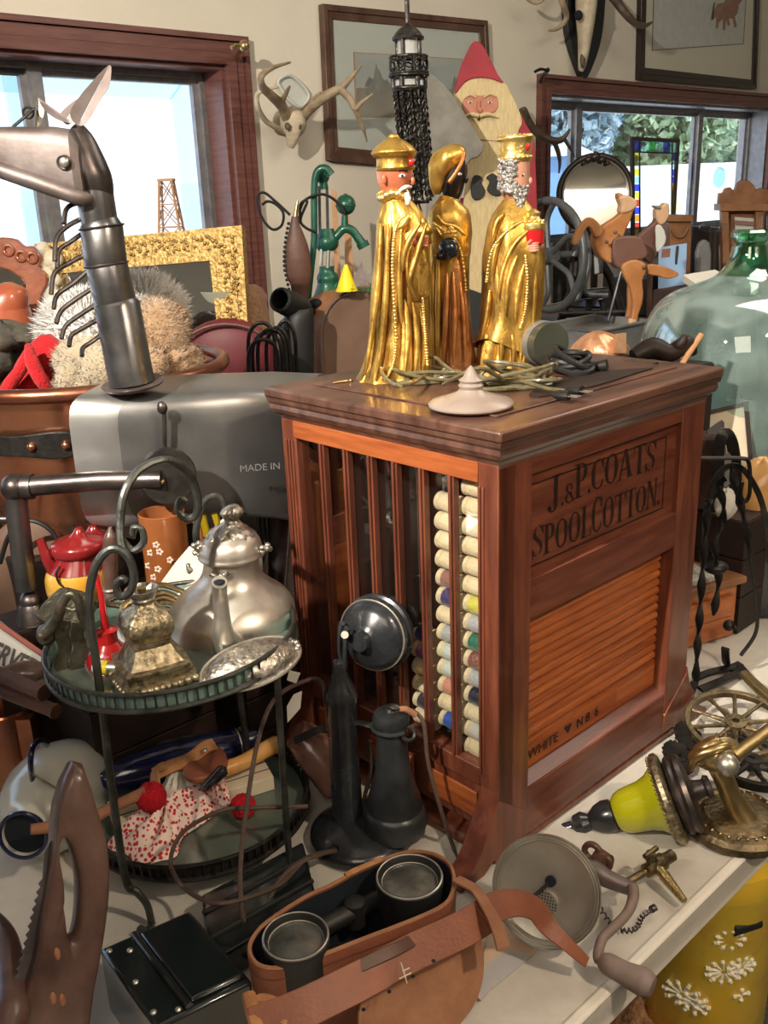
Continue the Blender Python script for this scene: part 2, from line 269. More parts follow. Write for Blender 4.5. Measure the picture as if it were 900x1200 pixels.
# ------------------------------------------------ mesh builder
ROOTLOC = {}
class MB:
    def __init__(s): s.v = []; s.f = []; s.mi = []; s.k = 0; s.mats = []
    def use(s, m):
        if m not in s.mats: s.mats.append(m)
        s.k = s.mats.index(m); return s
    def add(s, V, F, flip=False):
        n = len(s.v); s.v += [tuple(float(c) for c in p) for p in V]
        for f in F: s.f.append([i+n for i in (f[::-1] if flip else f)]); s.mi.append(s.k)
        return s
    def box(s, c, sz, R=None):
        V = []
        for a in (-.5, .5):
            for b in (-.5, .5):
                for d in (-.5, .5):
                    p = np.array([a*sz[0], b*sz[1], d*sz[2]]); p = R @ p if R is not None else p
                    V.append(p+np.array(c))
        return s.add(V, [[0, 1, 3, 2], [4, 6, 7, 5], [0, 4, 5, 1], [2, 3, 7, 6], [0, 2, 6, 4], [1, 5, 7, 3]])
    def b2(s, x0, x1, y0, y1, z0, z1): return s.box(((x0+x1)/2, (y0+y1)/2, (z0+z1)/2), (abs(x1-x0), abs(y1-y0), abs(z1-z0)))
    def loft(s, rings, closed=False, cap=True):
        n = len(rings[0]); V = [p for r in rings for p in r]; F = []; m = len(rings)
        for i in range(m if closed else m-1):
            for j in range(n): F.append([i*n+j, i*n+(j+1) % n, ((i+1) % m)*n+(j+1) % n, ((i+1) % m)*n+j])
        if cap and not closed: F += [list(range(n))[::-1], [(m-1)*n+j for j in range(n)]]
        return s.add(V, F)
    def tube(s, P, r, n=8, closed=False, cap=True, flat=1., twist=0.):
        P = [np.array(p, float) for p in P]; m = len(P)
        R = [r]*m if np.isscalar(r) else list(np.interp(np.linspace(0, 1, m), np.linspace(0, 1, len(r)), r))
        tg = []
        for i in range(m):
            a = P[(i-1) % m] if closed or i > 0 else P[i]; b = P[(i+1) % m] if closed or i < m-1 else P[i]
            d = b-a; L = np.linalg.norm(d); tg.append(d/L if L > 1e-9 else np.array([0, 0, 1.]))
        up = np.array([0, 0, 1.]) if abs(tg[0][2]) < .9 else np.array([1., 0, 0])
        x = np.cross(up, tg[0]); x /= np.linalg.norm(x); rings = []
        for i in range(m):
            x = x - tg[i]*(x@tg[i]); x /= max(np.linalg.norm(x), 1e-9); y = np.cross(tg[i], x); tw = twist*i/max(m-1, 1)
            rings.append([P[i] + R[i]*(x*math.cos(2*PI*j/n+0)*1 + y*flat*math.sin(2*PI*j/n)) if not twist else
                          P[i] + R[i]*((x*math.cos(tw)+y*math.sin(tw))*math.cos(2*PI*j/n) + (y*math.cos(tw)-x*math.sin(tw))*flat*math.sin(2*PI*j/n)) for j in range(n)])
        return s.loft(rings, closed, cap)
    def lathe(s, prof, M4=None, n=32, cap=True, sx=1., sy=1., fn=None):
        M4 = M4 or Matrix.Identity(4); rings = []
        for r, z in prof:
            ring = []
            for j in range(n):
                a = 2*PI*j/n; q = r*(fn(a, z) if fn else 1)
                ring.append(M4 @ Vector((q*sx*math.cos(a), q*sy*math.sin(a), z)))
            rings.append(ring)
        return s.loft(rings, cap=cap)
    def sph(s, c, r, nu=16, nv=10, M3=None, fn=None):
        r = (r, r, r) if np.isscalar(r) else r; prof = []
        rings = []
        for i in range(nv+1):
            t = PI*i/nv; ring = []
            st_ = max(math.sin(t), 1e-3)
            for j in range(nu):
                a = 2*PI*j/nu; p = np.array([r[0]*st_*math.cos(a), r[1]*st_*math.sin(a), -r[2]*math.cos(t)])
                if fn: p = p*fn(a, t)
                if M3 is not None: p = M3 @ p
                ring.append(p+np.array(c))
            rings.append(ring)
        return s.loft(rings)
    def prism(s, P, d):                                      # polygon (3-D points) pushed along vector d
        P = [np.array(p, float) for p in P]; n = len(P); d = np.array(d, float)
        nn = np.zeros(3)
        for i in range(n): nn += np.cross(P[i], P[(i+1) % n])
        if nn@d > 0: P = P[::-1]
        return s.add(P+[p+d for p in P], [list(range(n)), [n+i for i in range(n)][::-1]] + [[(i+1) % n, i, n+i, n+(i+1) % n] for i in range(n)])
    def torus(s, c, R, r, ax=(0, 0, 1), n=36, k=8, sy=1.):
        A = axisM(c, ax); return s.tube([A @ Vector((R*math.cos(2*PI*i/n), R*sy*math.sin(2*PI*i/n), 0)) for i in range(n)], r, k, closed=True)
    def build(s, name, mats=None, parent=None, bevel=0, sub=0, angle=38, loc=None, local=False, seg=2):
        me = bpy.data.meshes.new(name)
        if parent is not None: base = np.array(ROOTLOC.get(parent.name, (0, 0, 0)))
        elif loc is not None: base = np.array(loc)
        else:
            A = np.array(s.v); base = np.array([(A[:, 0].min()+A[:, 0].max())/2, (A[:, 1].min()+A[:, 1].max())/2, A[:, 2].min()])
        off = np.zeros(3) if local else base
        me.from_pydata([tuple(np.array(p)-off) for p in s.v], [], s.f); me.update()
        ml = s.mats or ([mats] if isinstance(mats, str) else mats)
        for m in ml: me.materials.append(M[m])
        if s.mats: me.polygons.foreach_set('material_index', s.mi)
        me.polygons.foreach_set('use_smooth', [True]*len(me.polygons))
        try: me.set_sharp_from_angle(angle=math.radians(angle))
        except Exception: pass
        import bmesh
        bm = bmesh.new(); bm.from_mesh(me); bmesh.ops.recalc_face_normals(bm, faces=bm.faces); bm.to_mesh(me); bm.free()
        o = bpy.data.objects.new(name, me); C.objects.link(o)
        if parent is not None: o.parent = parent; ROOTLOC[o.name] = tuple(base)
        else: o.location = base; ROOTLOC[o.name] = tuple(base)
        if bevel:
            b = o.modifiers.new('bevel', 'BEVEL'); b.width = bevel; b.segments = seg; b.limit_method = 'ANGLE'; b.angle_limit = math.radians(40)
        if sub: q = o.modifiers.new('sub', 'SUBSURF'); q.levels = sub; q.render_levels = sub
        return o
def thing(name, label, cat, loc, group=None, rotz=0):
    o = bpy.data.objects.new(name, None); C.objects.link(o); o.location = tuple(float(c) for c in loc); o.rotation_euler = (0, 0, rotz)
    o.empty_display_size = .05; o['label'] = label; o['category'] = cat; ROOTLOC[o.name] = tuple(loc)
    if group: o['group'] = group
    return o
def tag(o, label, cat, group=None, kind=None):
    o['label'] = label; o['category'] = cat
    if group: o['group'] = group
    if kind: o['kind'] = kind
    return o
def struct(o): o['kind'] = 'structure'; return o
def copy_tree(o, parent=None):
    c = o.copy(); C.objects.link(c)
    if parent: c.parent = parent
    for ch in list(o.children): copy_tree(ch, c)
    return c
# silhouette loft: rows of (y, xl, xr) seen in the photo, solid around the vertical axis at P0
def sil(mb, rows, P0, dep=.8, k=3, n=40, fold=None, yaw=0, cap=True, pw=1.):
    R = smooth([np.array(r, float) for r in rows], k) if k > 1 else [np.array(r, float) for r in rows]
    rings = []; N = len(R); c, s_ = math.cos(yaw), math.sin(yaw)
    for i, (y, a, b) in enumerate(R):
        m = (a+b)/2; A = W(a, y, P0[1]); Bq = W(b, y, P0[1]); Cn = (A+Bq)/2; rx = max(abs(Bq[0]-A[0])/2, 1e-4); t = i/(N-1)
        ring = []
        for j in range(n):
            an = 2*PI*j/n; f = fold(an, t) if fold else 1.
            ca, sa = math.cos(an), math.sin(an)
            if pw != 1.: ca = math.copysign(abs(ca)**pw, ca); sa = math.copysign(abs(sa)**pw, sa)
            x = rx*f*ca; yy = rx*dep*f*sa
            ring.append(np.array([Cn[0]+x*c-yy*s_, Cn[1]+x*s_+yy*c, Cn[2]]))
        rings.append(ring)
    return mb.loft(rings, cap=cap)
def plate(mb, L, P, n, t, k=0):                              # outline seen at pixels L on the plane (P, n), thickness t away from the camera
    n = np.array(n, float); n /= np.linalg.norm(n)
    Q = [onp(x, y, P, n) for x, y in L]
    if k: Q = smooth(Q, k, True)
    if n@(np.array(P)-CAMP) > 0: n = -n
    return mb.prism(Q, -n*t)
def frame(mb, TL, TR, BR, BL, w, t, d):                      # rectangular moulding, d = depth direction
    O = [np.array(p, float) for p in (TL, TR, BR, BL)]; I = []
    X = O[1]-O[0]; X /= np.linalg.norm(X); Y = O[3]-O[0]; Y /= np.linalg.norm(Y)
    I = [O[0]+X*w+Y*w, O[1]-X*w+Y*w, O[2]-X*w-Y*w, O[3]+X*w-Y*w]; d = np.array(d, float)
    for i in range(4): j = (i+1) % 4; mb.prism([O[i], O[j], I[j], I[i]], d*t)
    return I
def textmesh(mb, s, o, X, Y, size, depth=.0008, bold=0., sx=1.):
    cu = bpy.data.curves.new('t', 'FONT'); cu.body = s; cu.size = 1; cu.extrude = 0; cu.offset = bold
    ob = bpy.data.objects.new('t', cu); C.objects.link(ob); bpy.context.view_layer.update()
    me = bpy.data.meshes.new_from_object(ob.evaluated_get(bpy.context.evaluated_depsgraph_get()))
    X = np.array(X, float); Y = np.array(Y, float); N = np.cross(X, Y); o = np.array(o, float)
    V = [o + X*size*sx*v.co.x + Y*size*v.co.y + N*depth for v in me.vertices]
    mb.add(V, [list(p.vertices) for p in me.polygons])
    bpy.data.objects.remove(ob); bpy.data.curves.remove(cu); bpy.data.meshes.remove(me)
# ================================================ ROOM
# wall with the two window openings, s along the wall, z up
SL = (-1.6, WL(262, 78)[:2] @ AV[:2], 1.17, 2.02)
SR = (WL(641, 112)[:2] @ AV[:2], WL(897, 128)[:2] @ AV[:2]+.05, 1.35, 2.0)
def wallbox(mb, s0, s1, z0, z1, d0=0., d1=-.18):
    mb.prism([wp(s0, z0, d0), wp(s1, z0, d0), wp(s1, z1, d0), wp(s0, z1, d0)], AU*(d0-d1))
m = MB(); zs = 3.0
wallbox(m, -2.2, SL[0], 0, zs); wallbox(m, SL[0], SL[1], 0, SL[2]); wallbox(m, SL[0], SL[1], SL[3], zs)
wallbox(m, SL[1], SR[0], 0, zs); wallbox(m, SR[0], SR[1], 0, SR[2]); wallbox(m, SR[0], SR[1], SR[3], zs); wallbox(m, SR[1], 7.2, 0, zs)
struct(m.build('wall_back', 'wall', loc=wp(2, 0)))
def roombox(name, s0, s1, u0, u1, z0, z1, mt):
    m = MB(); P = lambda s, u, z: AV*s + AU*u + np.array([0, 0, z])
    m.prism([P(s0, u0, z0), P(s1, u0, z0), P(s1, u1, z0), P(s0, u1, z0)], (0, 0, z1-z0)); return struct(m.build(name, mt))
roombox('floor', -2.2, 7.2, -3.0, 2.94, -.1, 0, 'carpet')
roombox('ceiling', -2.3, 7.3, -3.1, 2.94, 3.0, 3.1, 'ceiling')
roombox('wall_left', -2.3, -2.2, -3.0, 2.94, 0, 3.0, 'wall')
roombox('wall_right', 7.2, 7.3, -3.0, 2.94, 0, 3.0, 'wall')
roombox('wall_front', -2.3, 7.3, -3.1, -3.0, 0, 3.0, 'wall')
def window(name, S, mull, wtr, panes_blue):
    s0, s1, z0, z1 = S
    m = MB()                                                  # moulded casing on the wall face
    for k, (a, b, dd) in enumerate(((0, .016, .03), (.018, .05, .018), (.052, wtr, .026))):
        e = lambda v: wtr-v
        frame(m, wp(s0-e(a), z1+e(a), 0), wp(s1+e(a), z1+e(a), 0), wp(s1+e(a), z0-e(a), 0), wp(s0-e(a), z0-e(a), 0), b-a, dd, -AU)
    struct(m.build(name.replace('window', 'trim'), 'trim'))
    root = thing(name, 'window', 'window', wp((s0+s1)/2, z0, 0)); del root['label']; del root['category']; struct(root)
    m = MB(); d = -.17                                       # reveal lining
    frame(m, wp(s0-.0, z1, 0), wp(s1, z1, 0), wp(s1, z0, 0), wp(s0, z0, 0), .012, .17, AU)
    m.build('window_reveal', 'trim' if panes_blue else 'alu', root)
    m = MB(); frame(m, wp(s0+.012, z1-.012, -.10), wp(s1-.012, z1-.012, -.10), wp(s1-.012, z0+.012, -.10), wp(s0+.012, z0+.012, -.10), .018, .03, AU)
    edges = [s0+.012]+list(mull)+[s1-.012]
    for x in mull: m.prism([wp(x-.022, z0+.02, -.095), wp(x+.022, z0+.02, -.095), wp(x+.022, z1-.02, -.095), wp(x-.022, z1-.02, -.095)], AU*.04)
    m.build('window_frame', 'alu', root)
    for a, b in zip(edges[:-1], edges[1:]):
        m = MB(); a2, b2 = a+.016, b-.016
        frame(m, wp(a2, z1-.026, -.115), wp(b2, z1-.026, -.115), wp(b2, z0+.026, -.115), wp(a2, z0+.026, -.115), .022, .02, AU); m.build('sash', 'alu', root)
        m = MB(); a3, b3 = a2+.018, b2-.018
        m.prism([wp(a3, z0+.04, -.125), wp(b3, z0+.04, -.125), wp(b3, z1-.04, -.125), wp(a3, z1-.04, -.125)], AU*.003); m.build('pane', 'pane', root)
    if panes_blue:
        m = MB(); frame(m, wp(s0, z1, -.19), wp(s1-.0, z1, -.19), wp(s1, z0, -.19), wp(s0, z0, -.19), .085, .02, AU)
        for x in mull: m.prism([wp(x-.05, z0, -.19), wp(x+.05, z0, -.19), wp(x+.05, z1, -.19), wp(x-.05, z1, -.19)], AU*.02)
        m.build('film_border', 'blue_film', root)  # pale blue see-through strips around the panes
    m = MB(); m.prism([wp(s0-.02, z0+.004, .03), wp(s1+.02, z0+.004, .03), wp(s1+.02, z0-.02, .03), wp(s0-.02, z0-.02, .03)], AU*.19); m.build('window_sill', 'trim', root)
    return root
sw = lambda x, y: float(WL(x, y)[:2] @ AV[:2])
window('window_1', SL, [sw(64, 130), sw(-190, 130)], .085, True)
window('window_2', SR, [sw(696, 140)+.02, sw(838, 150)+.02], .075, False)
# ================================================ OUTSIDE
m = MB(); m.prism([(-60, 4.6, -.9), (80, 4.6, -.9), (80, 15, 1.9), (-60, 15, 1.9)], (0, 0, -.1)); m.prism([(-60, 15, 1.9), (80, 15, 1.9), (80, 90, 2.2), (-60, 90, 2.2)], (0, 0, -.1)); struct(m.build('ground', 'ground'))
def tree(x, y, h, r, key, lab, seed):
    rnd = random.Random(seed); t = thing('tree', lab, 'tree', (x, y, 1.9), 'trees beyond the right window')
    m = MB(); m.tube([(x, y, 1.85), (x+.1, y, 2.2+h*.3), (x, y, 2+h*.8)], [.16, .1, .04]); m.build('trunk', 'bark', t)
    m = MB()
    for i in range(6500):
        a = rnd.uniform(0, 6.28); q = r*rnd.random()**.5; zz = 1.8+rnd.random()*h*.9; q *= .6+.4*math.sin(PI*min((zz-1.6)/h, 1))
        c = np.array((x+q*math.cos(a), y+q*math.sin(a), zz)); u_ = np.array([rnd.gauss(0, 1) for _ in range(3)]); v_ = np.array([rnd.gauss(0, 1) for _ in range(3)])
        u_ *= .10/np.linalg.norm(u_); v_ *= .075/np.linalg.norm(v_); m.add([c-u_, c-v_, c+u_, c+v_], [[0, 1, 2, 3]])
    m.build('foliage', key, t)
for i, (px, Y, h, r, k, lab) in enumerate(((652, 16, 3.6, 1.1, 'leafblue', 'blue green tree seen through the left pane of the right window'), (722, 17.5, 4.0, 1.2, 'leaf', 'tall green tree seen through the middle pane just left of the stained glass'),
        (785, 17, 4.0, 1.3, 'leaf', 'bushy green tree seen above the stained glass panel'), (885, 19, 4.4, 1.4, 'leaf', 'green tree seen through the right pane of the right window'), (845, 24, 4.6, 1.6, 'leafblue', 'pale distant tree seen behind the window mullion'))):
    P = W(px, 150, Y); tree(P[0], Y, h, r, k, lab, i+3)
t = thing('shed', 'low blue shed seen outside through the left pane of the right window', 'shed', W(668, 200, 11)*[1, 1, 0]+[0, 0, .8])
P = W(666, 200, 11); m = MB(); m.box((P[0], P[1]+.6, 1.2), (.5, 1.2, 1.5)); m.build('shed_wall', 'blueshed', t)
m = MB(); m.prism([(P[0]-.3, P[1]-.1, 1.95), (P[0]+.3, P[1]-.1, 1.95), (P[0], P[1]-.1, 2.1)], (0, 1.4, 0)); m.build('shed_roof', 'shedwhite', t)
# ================================================ TABLES
E0 = T(700, 1171); E0 = E0 - AV*(E0@AV-.9)*1
u0 = float(T(790, 1090)@AU)
def table(label, ua, ub, s0, s1):
    P = lambda s, u, z: AV*s + AU*u + np.array([0, 0, z])
    t = thing('folding_table', label, 'table', P((s0+s1)/2, (ua+ub)/2, 0), 'white plastic folding tables')
    m = MB(); m.prism([P(s0, ua, .715), P(s1, ua, .715), P(s1, ub, .715), P(s0, ub, .715)], (0, 0, .033)); m.build('table_top', 'plastic_table', t)
    m = MB(); frame(m, P(s0, ub, .751), P(s1, ub, .751), P(s1, ua, .751), P(s0, ua, .751), .016, .05, (0, 0, -1)); m.build('rim', 'plastic_edge', t, bevel=.005, seg=3)
    for s in (s0+.12, s1-.12):
        for u in (ua+.08, ub-.08):
            m = MB(); m.tube([P(s, u, .72), P(s, u, 0)], .014, 10); m.build('leg', 'iron', t)
table('white folding table in front carrying the spool cabinet and telephone', u0, u0+.78, -.25, 1.9)
table('white folding table behind, mostly hidden under the copper cauldron and clutter', u0+.785, u0+1.5, -.3, 1.86)
table('white folding table at back right carrying the green glass demijohn', u0+.3, u0+1.5, 1.91, 3.7)
# sideboard along the wall
def rb(mb, s0, s1, ua, ub, z0, z1):
    P = lambda s, u, z: AV*s + AU*u + np.array([0, 0, z])
    mb.prism([P(s0, ua, z0), P(s1, ua, z0), P(s1, ub, z0), P(s0, ub, z0)], (0, 0, z1-z0))
UB = u0+1.52; ZS = 1.10
t = thing('sideboard', 'long dark wooden sideboard against the wall under the windows', 'sideboard', AV*2.4+AU*2.3)
m = MB(); rb(m, .1, 5.8, UB+.02, 2.70, .08, ZS-.03); m.build('body', 'darkwood', t)
m = MB(); rb(m, .06, 5.84, UB, 2.72, ZS-.03, ZS); m.build('sideboard_top', 'topwood', t, bevel=.005)
for i in range(9):
    s = .14+i*.63; m = MB(); rb(m, s, s+.58, UB+.0, UB+.02, .14, ZS-.07); d = m.build('door', 'darkwood', t, bevel=.004)
    m = MB(); m.sph(AV*(s+.52)+AU*(UB-.012)+np.array([0, 0, .75]), .012); m.build('knob', 'brass_dark', d)

# ================================================ SPOOL CABINET (local: x = depth d, y = width a, z up from the table)
CAB = thing('spool_cabinet', 'mahogany thread cabinet with glass front and black lettering on its side, on the white table', 'cabinet', CORN+np.array([0, 0, ZT]), rotz=PI/2-TH)
CABM = Matrix.Translation(Vector(CORN+np.array([0, 0, ZT]))) @ Matrix.Rotation(PI/2-TH, 4, 'Z')
CD, CW, o_ = .503, .444, .017
def cpart(name, mt, fn, parent=None, **k):
    m = MB(); fn(m); return m.build(name, mt, parent or CAB, local=True, **k)
cpart('top_board', 'topwood', lambda m: m.b2(0, CD, 0, CW, HC-.014, HC), bevel=.003)
def f(m):
    m.b2(.052, CD-.045, .05, CW-.05, HC, HC+.0025)
cpart('lid', 'topwood', f, bevel=.001)
for a in (.09, .30): cpart('hinge', 'brass_dark', lambda m: m.b2(CD-.044, CD-.030, a, a+.05, HC, HC+.003))
def f(m):
    rings = []
    for ins, z in ((.002, HC-.014), (.003, HC-.020), (.006, HC-.024), (.005, HC-.030), (.008, HC-.036), (.014, HC-.040), (.017, HC-.046), (.0165, HC-.050)):
        rings.append([(ins, ins, z), (CD-ins, ins, z), (CD-ins, CW-ins, z), (ins, CW-ins, z)])
    m.loft(rings)
cpart('cornice', 'topwood', f, angle=25)
zt = HC-.046; zb = HC-.583; x0, x1, y0, y1 = o_, CD-o_, o_, CW-o_
for (a, b) in ((x0, x0+.062), (x1-.062, x1)):                 # right side (faces the camera's right), stiles
    for ya, yb in ((y0, y0+.03), (y1-.03, y1)):
        cpart('side_stile', 'mahog', lambda m: m.b2(a, b, ya, yb, zb, zt), bevel=.0015)
for ya, yb in ((y0+.001, y0+.03), (y1-.03, y1-.001)):
    for z0, z1 in ((HC-.070, zt), (HC-.262, HC-.207), (zb, HC-.512)):
        cpart('side_rail', 'mahog_h', lambda m: m.b2(x0+.062, x1-.062, ya, yb, z0, z1), bevel=.001)
    s = 1 if ya < .1 else -1; yo = ya if s > 0 else yb
    cpart('side_panel', 'mahog_h', lambda m: m.b2(x0+.055, x1-.055, yo+s*.008, yo+s*.016, HC-.212, HC-.065))
    tam = cpart('tambour', 'slat_b', lambda m: m.b2(x0+.055, x1-.055, yo+s*.027, yo+s*.030, HC-.515, HC-.255))
    for i in range(14):
        za = HC-.262-(i+1)*.01386; g = MB(); prof = [(yo+s*.0275, za+.0006), (yo+s*.0215, za+.003), (yo+s*.0205, za+.007), (yo+s*.022, za+.0115), (yo+s*.0275, za+.0134)]
        g.prism([(x0+.060, p[0], p[1]) for p in prof], (x1-x0-.12, 0, 0)); g.build('slat', 'slat', tam, local=True)
    pb = cpart('tambour_board', 'slat', lambda m: m.b2(x0+.060, x1-.060, yo+s*.021, yo+s*.026, HC-.50, HC-.4575))
    cpart('sill', 'mahog_h', lambda m: m.prism([(x0+.06, yo+s*.003, HC-.512), (x0+.06, yo+s*.028, HC-.500), (x0+.06, yo+s*.028, HC-.515)], (x1-x0-.12, 0, 0)))
# label strip
cpart('label_strip', 'slat_b', lambda m: m.b2(x0+.075, x0+.30, y0+.0198, y0+.021, HC-.491, HC-.466))
def f(m):
    yy = y0+.0192
    textmesh(m, 'WHITE', (x0+.084, yy, HC-.486), (1, 0, 0), (0, 0, 1), .022, bold=.01)
    textmesh(m, 'N 8  6', (x0+.196, yy, HC-.486), (1, 0, 0), (0, 0, 1), .021, bold=.01)
    m.prism([(x0+.176, yy, HC-.485), (x0+.184, yy, HC-.474), (x0+.181, yy, HC-.470), (x0+.176, yy, HC-.473), (x0+.171, yy, HC-.470), (x0+.168, yy, HC-.474)], (0, -.0005, 0))
cpart('strip_lettering', 'ink', f)
# painted lettering: own stroke letters, thick stems and hairlines
def glyphs(ch):
    G = []
    def st(x, y0=0, y1=1, w=.17): G.append([(x, y0), (x+w, y0), (x+w, y1), (x, y1)])
    def serif(x0, x1, y, h=.035): G.append([(x0, y), (x1, y), (x1, y+h), (x0, y+h)])
    def bowl(cx, cy, rx, ry, w, a0, a1, n=16, thin=.05):
        O = []; I = []
        for i in range(n+1):
            a = math.radians(a0+(a1-a0)*i/n); k = thin+(w-thin)*abs(math.cos(a))**1.5
            O.append((cx+rx*math.cos(a), cy+ry*math.sin(a))); I.append((cx+(rx-k)*math.cos(a), cy+(ry-thin)*math.sin(a)))
        for i in range(n): G.append([O[i], O[i+1], I[i+1], I[i]])
    if ch == 'J': st(.22, .15, 1); serif(.08, .52, .965); bowl(.16, .16, .23, .20, .17, 190, 360); G.append([(-.1, .10), (-.02, .2), (.08, .12), (0, .02)]); return G, .58
    if ch == 'P': st(.08); serif(-.03, .36, 0); serif(-.03, .3, .965); bowl(.28, .73, .34, .27, .17, -90, 90); return G, .68
    if ch in 'CG': bowl(.36, .5, .36, .5, .18, 55, 305); G.append([(.52, .95), (.62, 1.), (.62, .68), (.57, .68)]); G.append([(.52, .05), (.60, .09), (.62, .26), (.57, .3)]); return G, .72
    if ch == 'O': bowl(.36, .5, .36, .5, .18, 0, 360, 26); return G, .78
    if ch == 'A': G.append([(.30, 1), (.42, 1), (.74, 0), (.55, 0)]); G.append([(.30, 1), (.345, 1), (.1, 0), (.04, 0)]); G.append([(.14, .3), (.58, .3), (.57, .35), (.15, .35)]); serif(-.06, .2, 0); serif(.47, .84, 0); return G, .84
    if ch == 'T': st(.27); serif(0, .70, .955, .045); G.append([(0, 1), (.05, 1), (.02, .74), (0, .74)]); G.append([(.65, 1), (.70, 1), (.70, .74), (.68, .74)]); serif(.17, .54, 0); return G, .74
    if ch == 'S':
        P = smooth([(.56, .80), (.44, .955), (.24, .965), (.12, .78), (.2, .60), (.40, .45), (.50, .25), (.38, .05), (.18, .04), (.05, .2)], 4); n = len(P)
        W_ = [.03+.15*math.exp(-((i/(n-1)-.5)/.22)**2) for i in range(n)]
        for i in range(n-1):
            a, b = P[i], P[i+1]; G.append([(a[0]-W_[i]*.5, a[1]), (a[0]+W_[i]*.5, a[1]+.02), (b[0]+W_[i+1]*.5, b[1]+.02), (b[0]-W_[i+1]*.5, b[1])])
        G.append([(.54, .97), (.6, 1.0), (.6, .72), (.55, .72)]); G.append([(0, .0), (.05, .0), (.06, .3), (0, .3)]); return G, .64
    if ch == 'L': st(.08); serif(-.03, .36, 0); serif(-.03, .34, .965); serif(.1, .6, 0, .04); G.append([(.56, 0), (.62, 0), (.62, .32), (.59, .32)]); return G, .66
    if ch == 'N': st(.06, 0, 1, .05); st(.60, 0, 1, .05); G.append([(.02, 1), (.2, 1), (.66, 0), (.58, 0)]); serif(-.04, .2, 0); serif(.5, .76, .965); serif(-.06, .15, .965); return G, .80
    if ch == '.': G.append([(.02, 0), (.12, 0), (.12, .12), (.02, .12)]); return G, .18
    if ch == '&':
        s = .62
        bowl(.22, .16, .2, .17, .09, 40, 320, 12, .04); bowl(.22, .47, .16, .15, .08, -40, 260, 12, .04); G.append([(.2, .33), (.44, .0), (.48, .02), (.26, .36)]); return G, .5
    return G, .3
def lettering(m, s, xa, xb, zbase, h, y, rise=0., hh=None):
    adv = [glyphs(c)[1] for c in s]; tot = sum(adv); k = (xb-xa)/tot; x = xa
    for i, c in enumerate(s):
        G, a = glyphs(c); hs = h*(hh[i] if hh else 1); zo = zbase + rise*math.sin(PI*(x-xa)/(xb-xa))
        for g in G: m.add([(x+p[0]*k, y, zo+p[1]*hs) for p in g], [list(range(len(g)))])
        x += a*k
def f(m):
    y = y0+.0082
    lettering(m, 'J.&P.COATS', .125, .372, HC-.131, .042, y, .006, [1.1, 1, 1, 1.1, 1, 1.0, 1, 1, 1, 1.0])
    lettering(m, 'SPOOLCOTTON.', .092, .388, HC-.185, .044, y, -.002, [.95, .9, .9, .95, 1, 1.15, 1.0, .95, .95, .9, .95, .9])
    for a, b, c, d in ((.083, .397, HC-.0875, HC-.0855), (.083, .397, HC-.195, HC-.193), (.083, .0845, HC-.195, HC-.0855), (.3955, .397, HC-.195, HC-.0855)): m.add([(a, y, c), (b, y, c), (b, y, d), (a, y, d)], [[0, 1, 2, 3]])
cpart('painted_lettering', 'ink', f)
# front: stiles, rails, glazing bars
for (a, b, k) in ((y0, y0+.031, 0), (y1-.027, y1, 0)):
    cpart('front_stile', 'mahog', lambda m: m.b2(x0-.001, x0+.03, a, b, HC-.56, zt), bevel=.001)
    cpart('stile_moulding', 'mahog', lambda m: [m.b2(x0-.004, x0+.002, q, q+.0035, HC-.47, HC-.075) for q in ((a+.021, a+.0265) if a < .1 else (b-.012, b-.019, b-.026))], bevel=.001)
cpart('front_rail', 'mahog_red', lambda m: m.b2(x0-.002, x0+.03, y0+.031, y1-.027, HC-.0715, zt), bevel=.001)
cpart('front_rail', 'mahog', lambda m: m.b2(x0-.002, x0+.03, y0+.031, y1-.027, HC-.490, HC-.462), bevel=.002)
BARS = (.340, .289, .240, .193, .144, .093)
for a in BARS:
    cpart('glazing_bar', 'mahog', lambda m: [m.b2(x0+.0, x0+.010, a-.0045, a+.0045, HC-.465, HC-.070), m.b2(x0-.004, x0+.001, a-.002, a+.002, HC-.465, HC-.070)], bevel=.0008)
    cpart('divider', 'insidewood', lambda m: m.b2(x0+.04, x0+.20, a-.002, a+.002, HC-.465, HC-.070))
cpart('glass_front', 'glass', lambda m: m.b2(x0+.0105, x0+.0120, y0+.03, y1-.026, HC-.465, HC-.070))
cpart('inner_back', 'insidewood', lambda m: m.b2(x0+.20, x0+.205, y0+.03, y1-.03, HC-.5, HC-.05))
cpart('inner_floor', 'insidewood', lambda m: m.b2(x0+.03, x0+.2, y0+.03, y1-.03, HC-.470, HC-.464))
cpart('base_drawer', 'mahog', lambda m: m.b2(x0+.004, x0+.03, y0+.031, y1-.027, HC-.56, HC-.49))
for i, a in enumerate((.10, .22, .34)):
    d = cpart('drawer_front', 'mahog_red', lambda m: m.b2(x0-.001, x0+.004, a-.045, a+.045, HC-.545, HC-.505), bevel=.002)
cpart('back_panel', 'mahog', lambda m: m.b2(x1-.012, x1, y0+.03, y1-.03, zb, zt))
def f(m):
    rings = []
    for ins, z in ((.006, HC-.583), (.0, HC-.585), (-.004, HC-.590), (-.004, HC-.597)): rings.append([(x0+ins, y0+ins+.006, z), (x1-ins, y0+ins+.006, z), (x1-ins, y1-ins-.006, z), (x0+ins, y1-ins-.006, z)])
    m.loft(rings)
cpart('plinth', 'mahog', f)
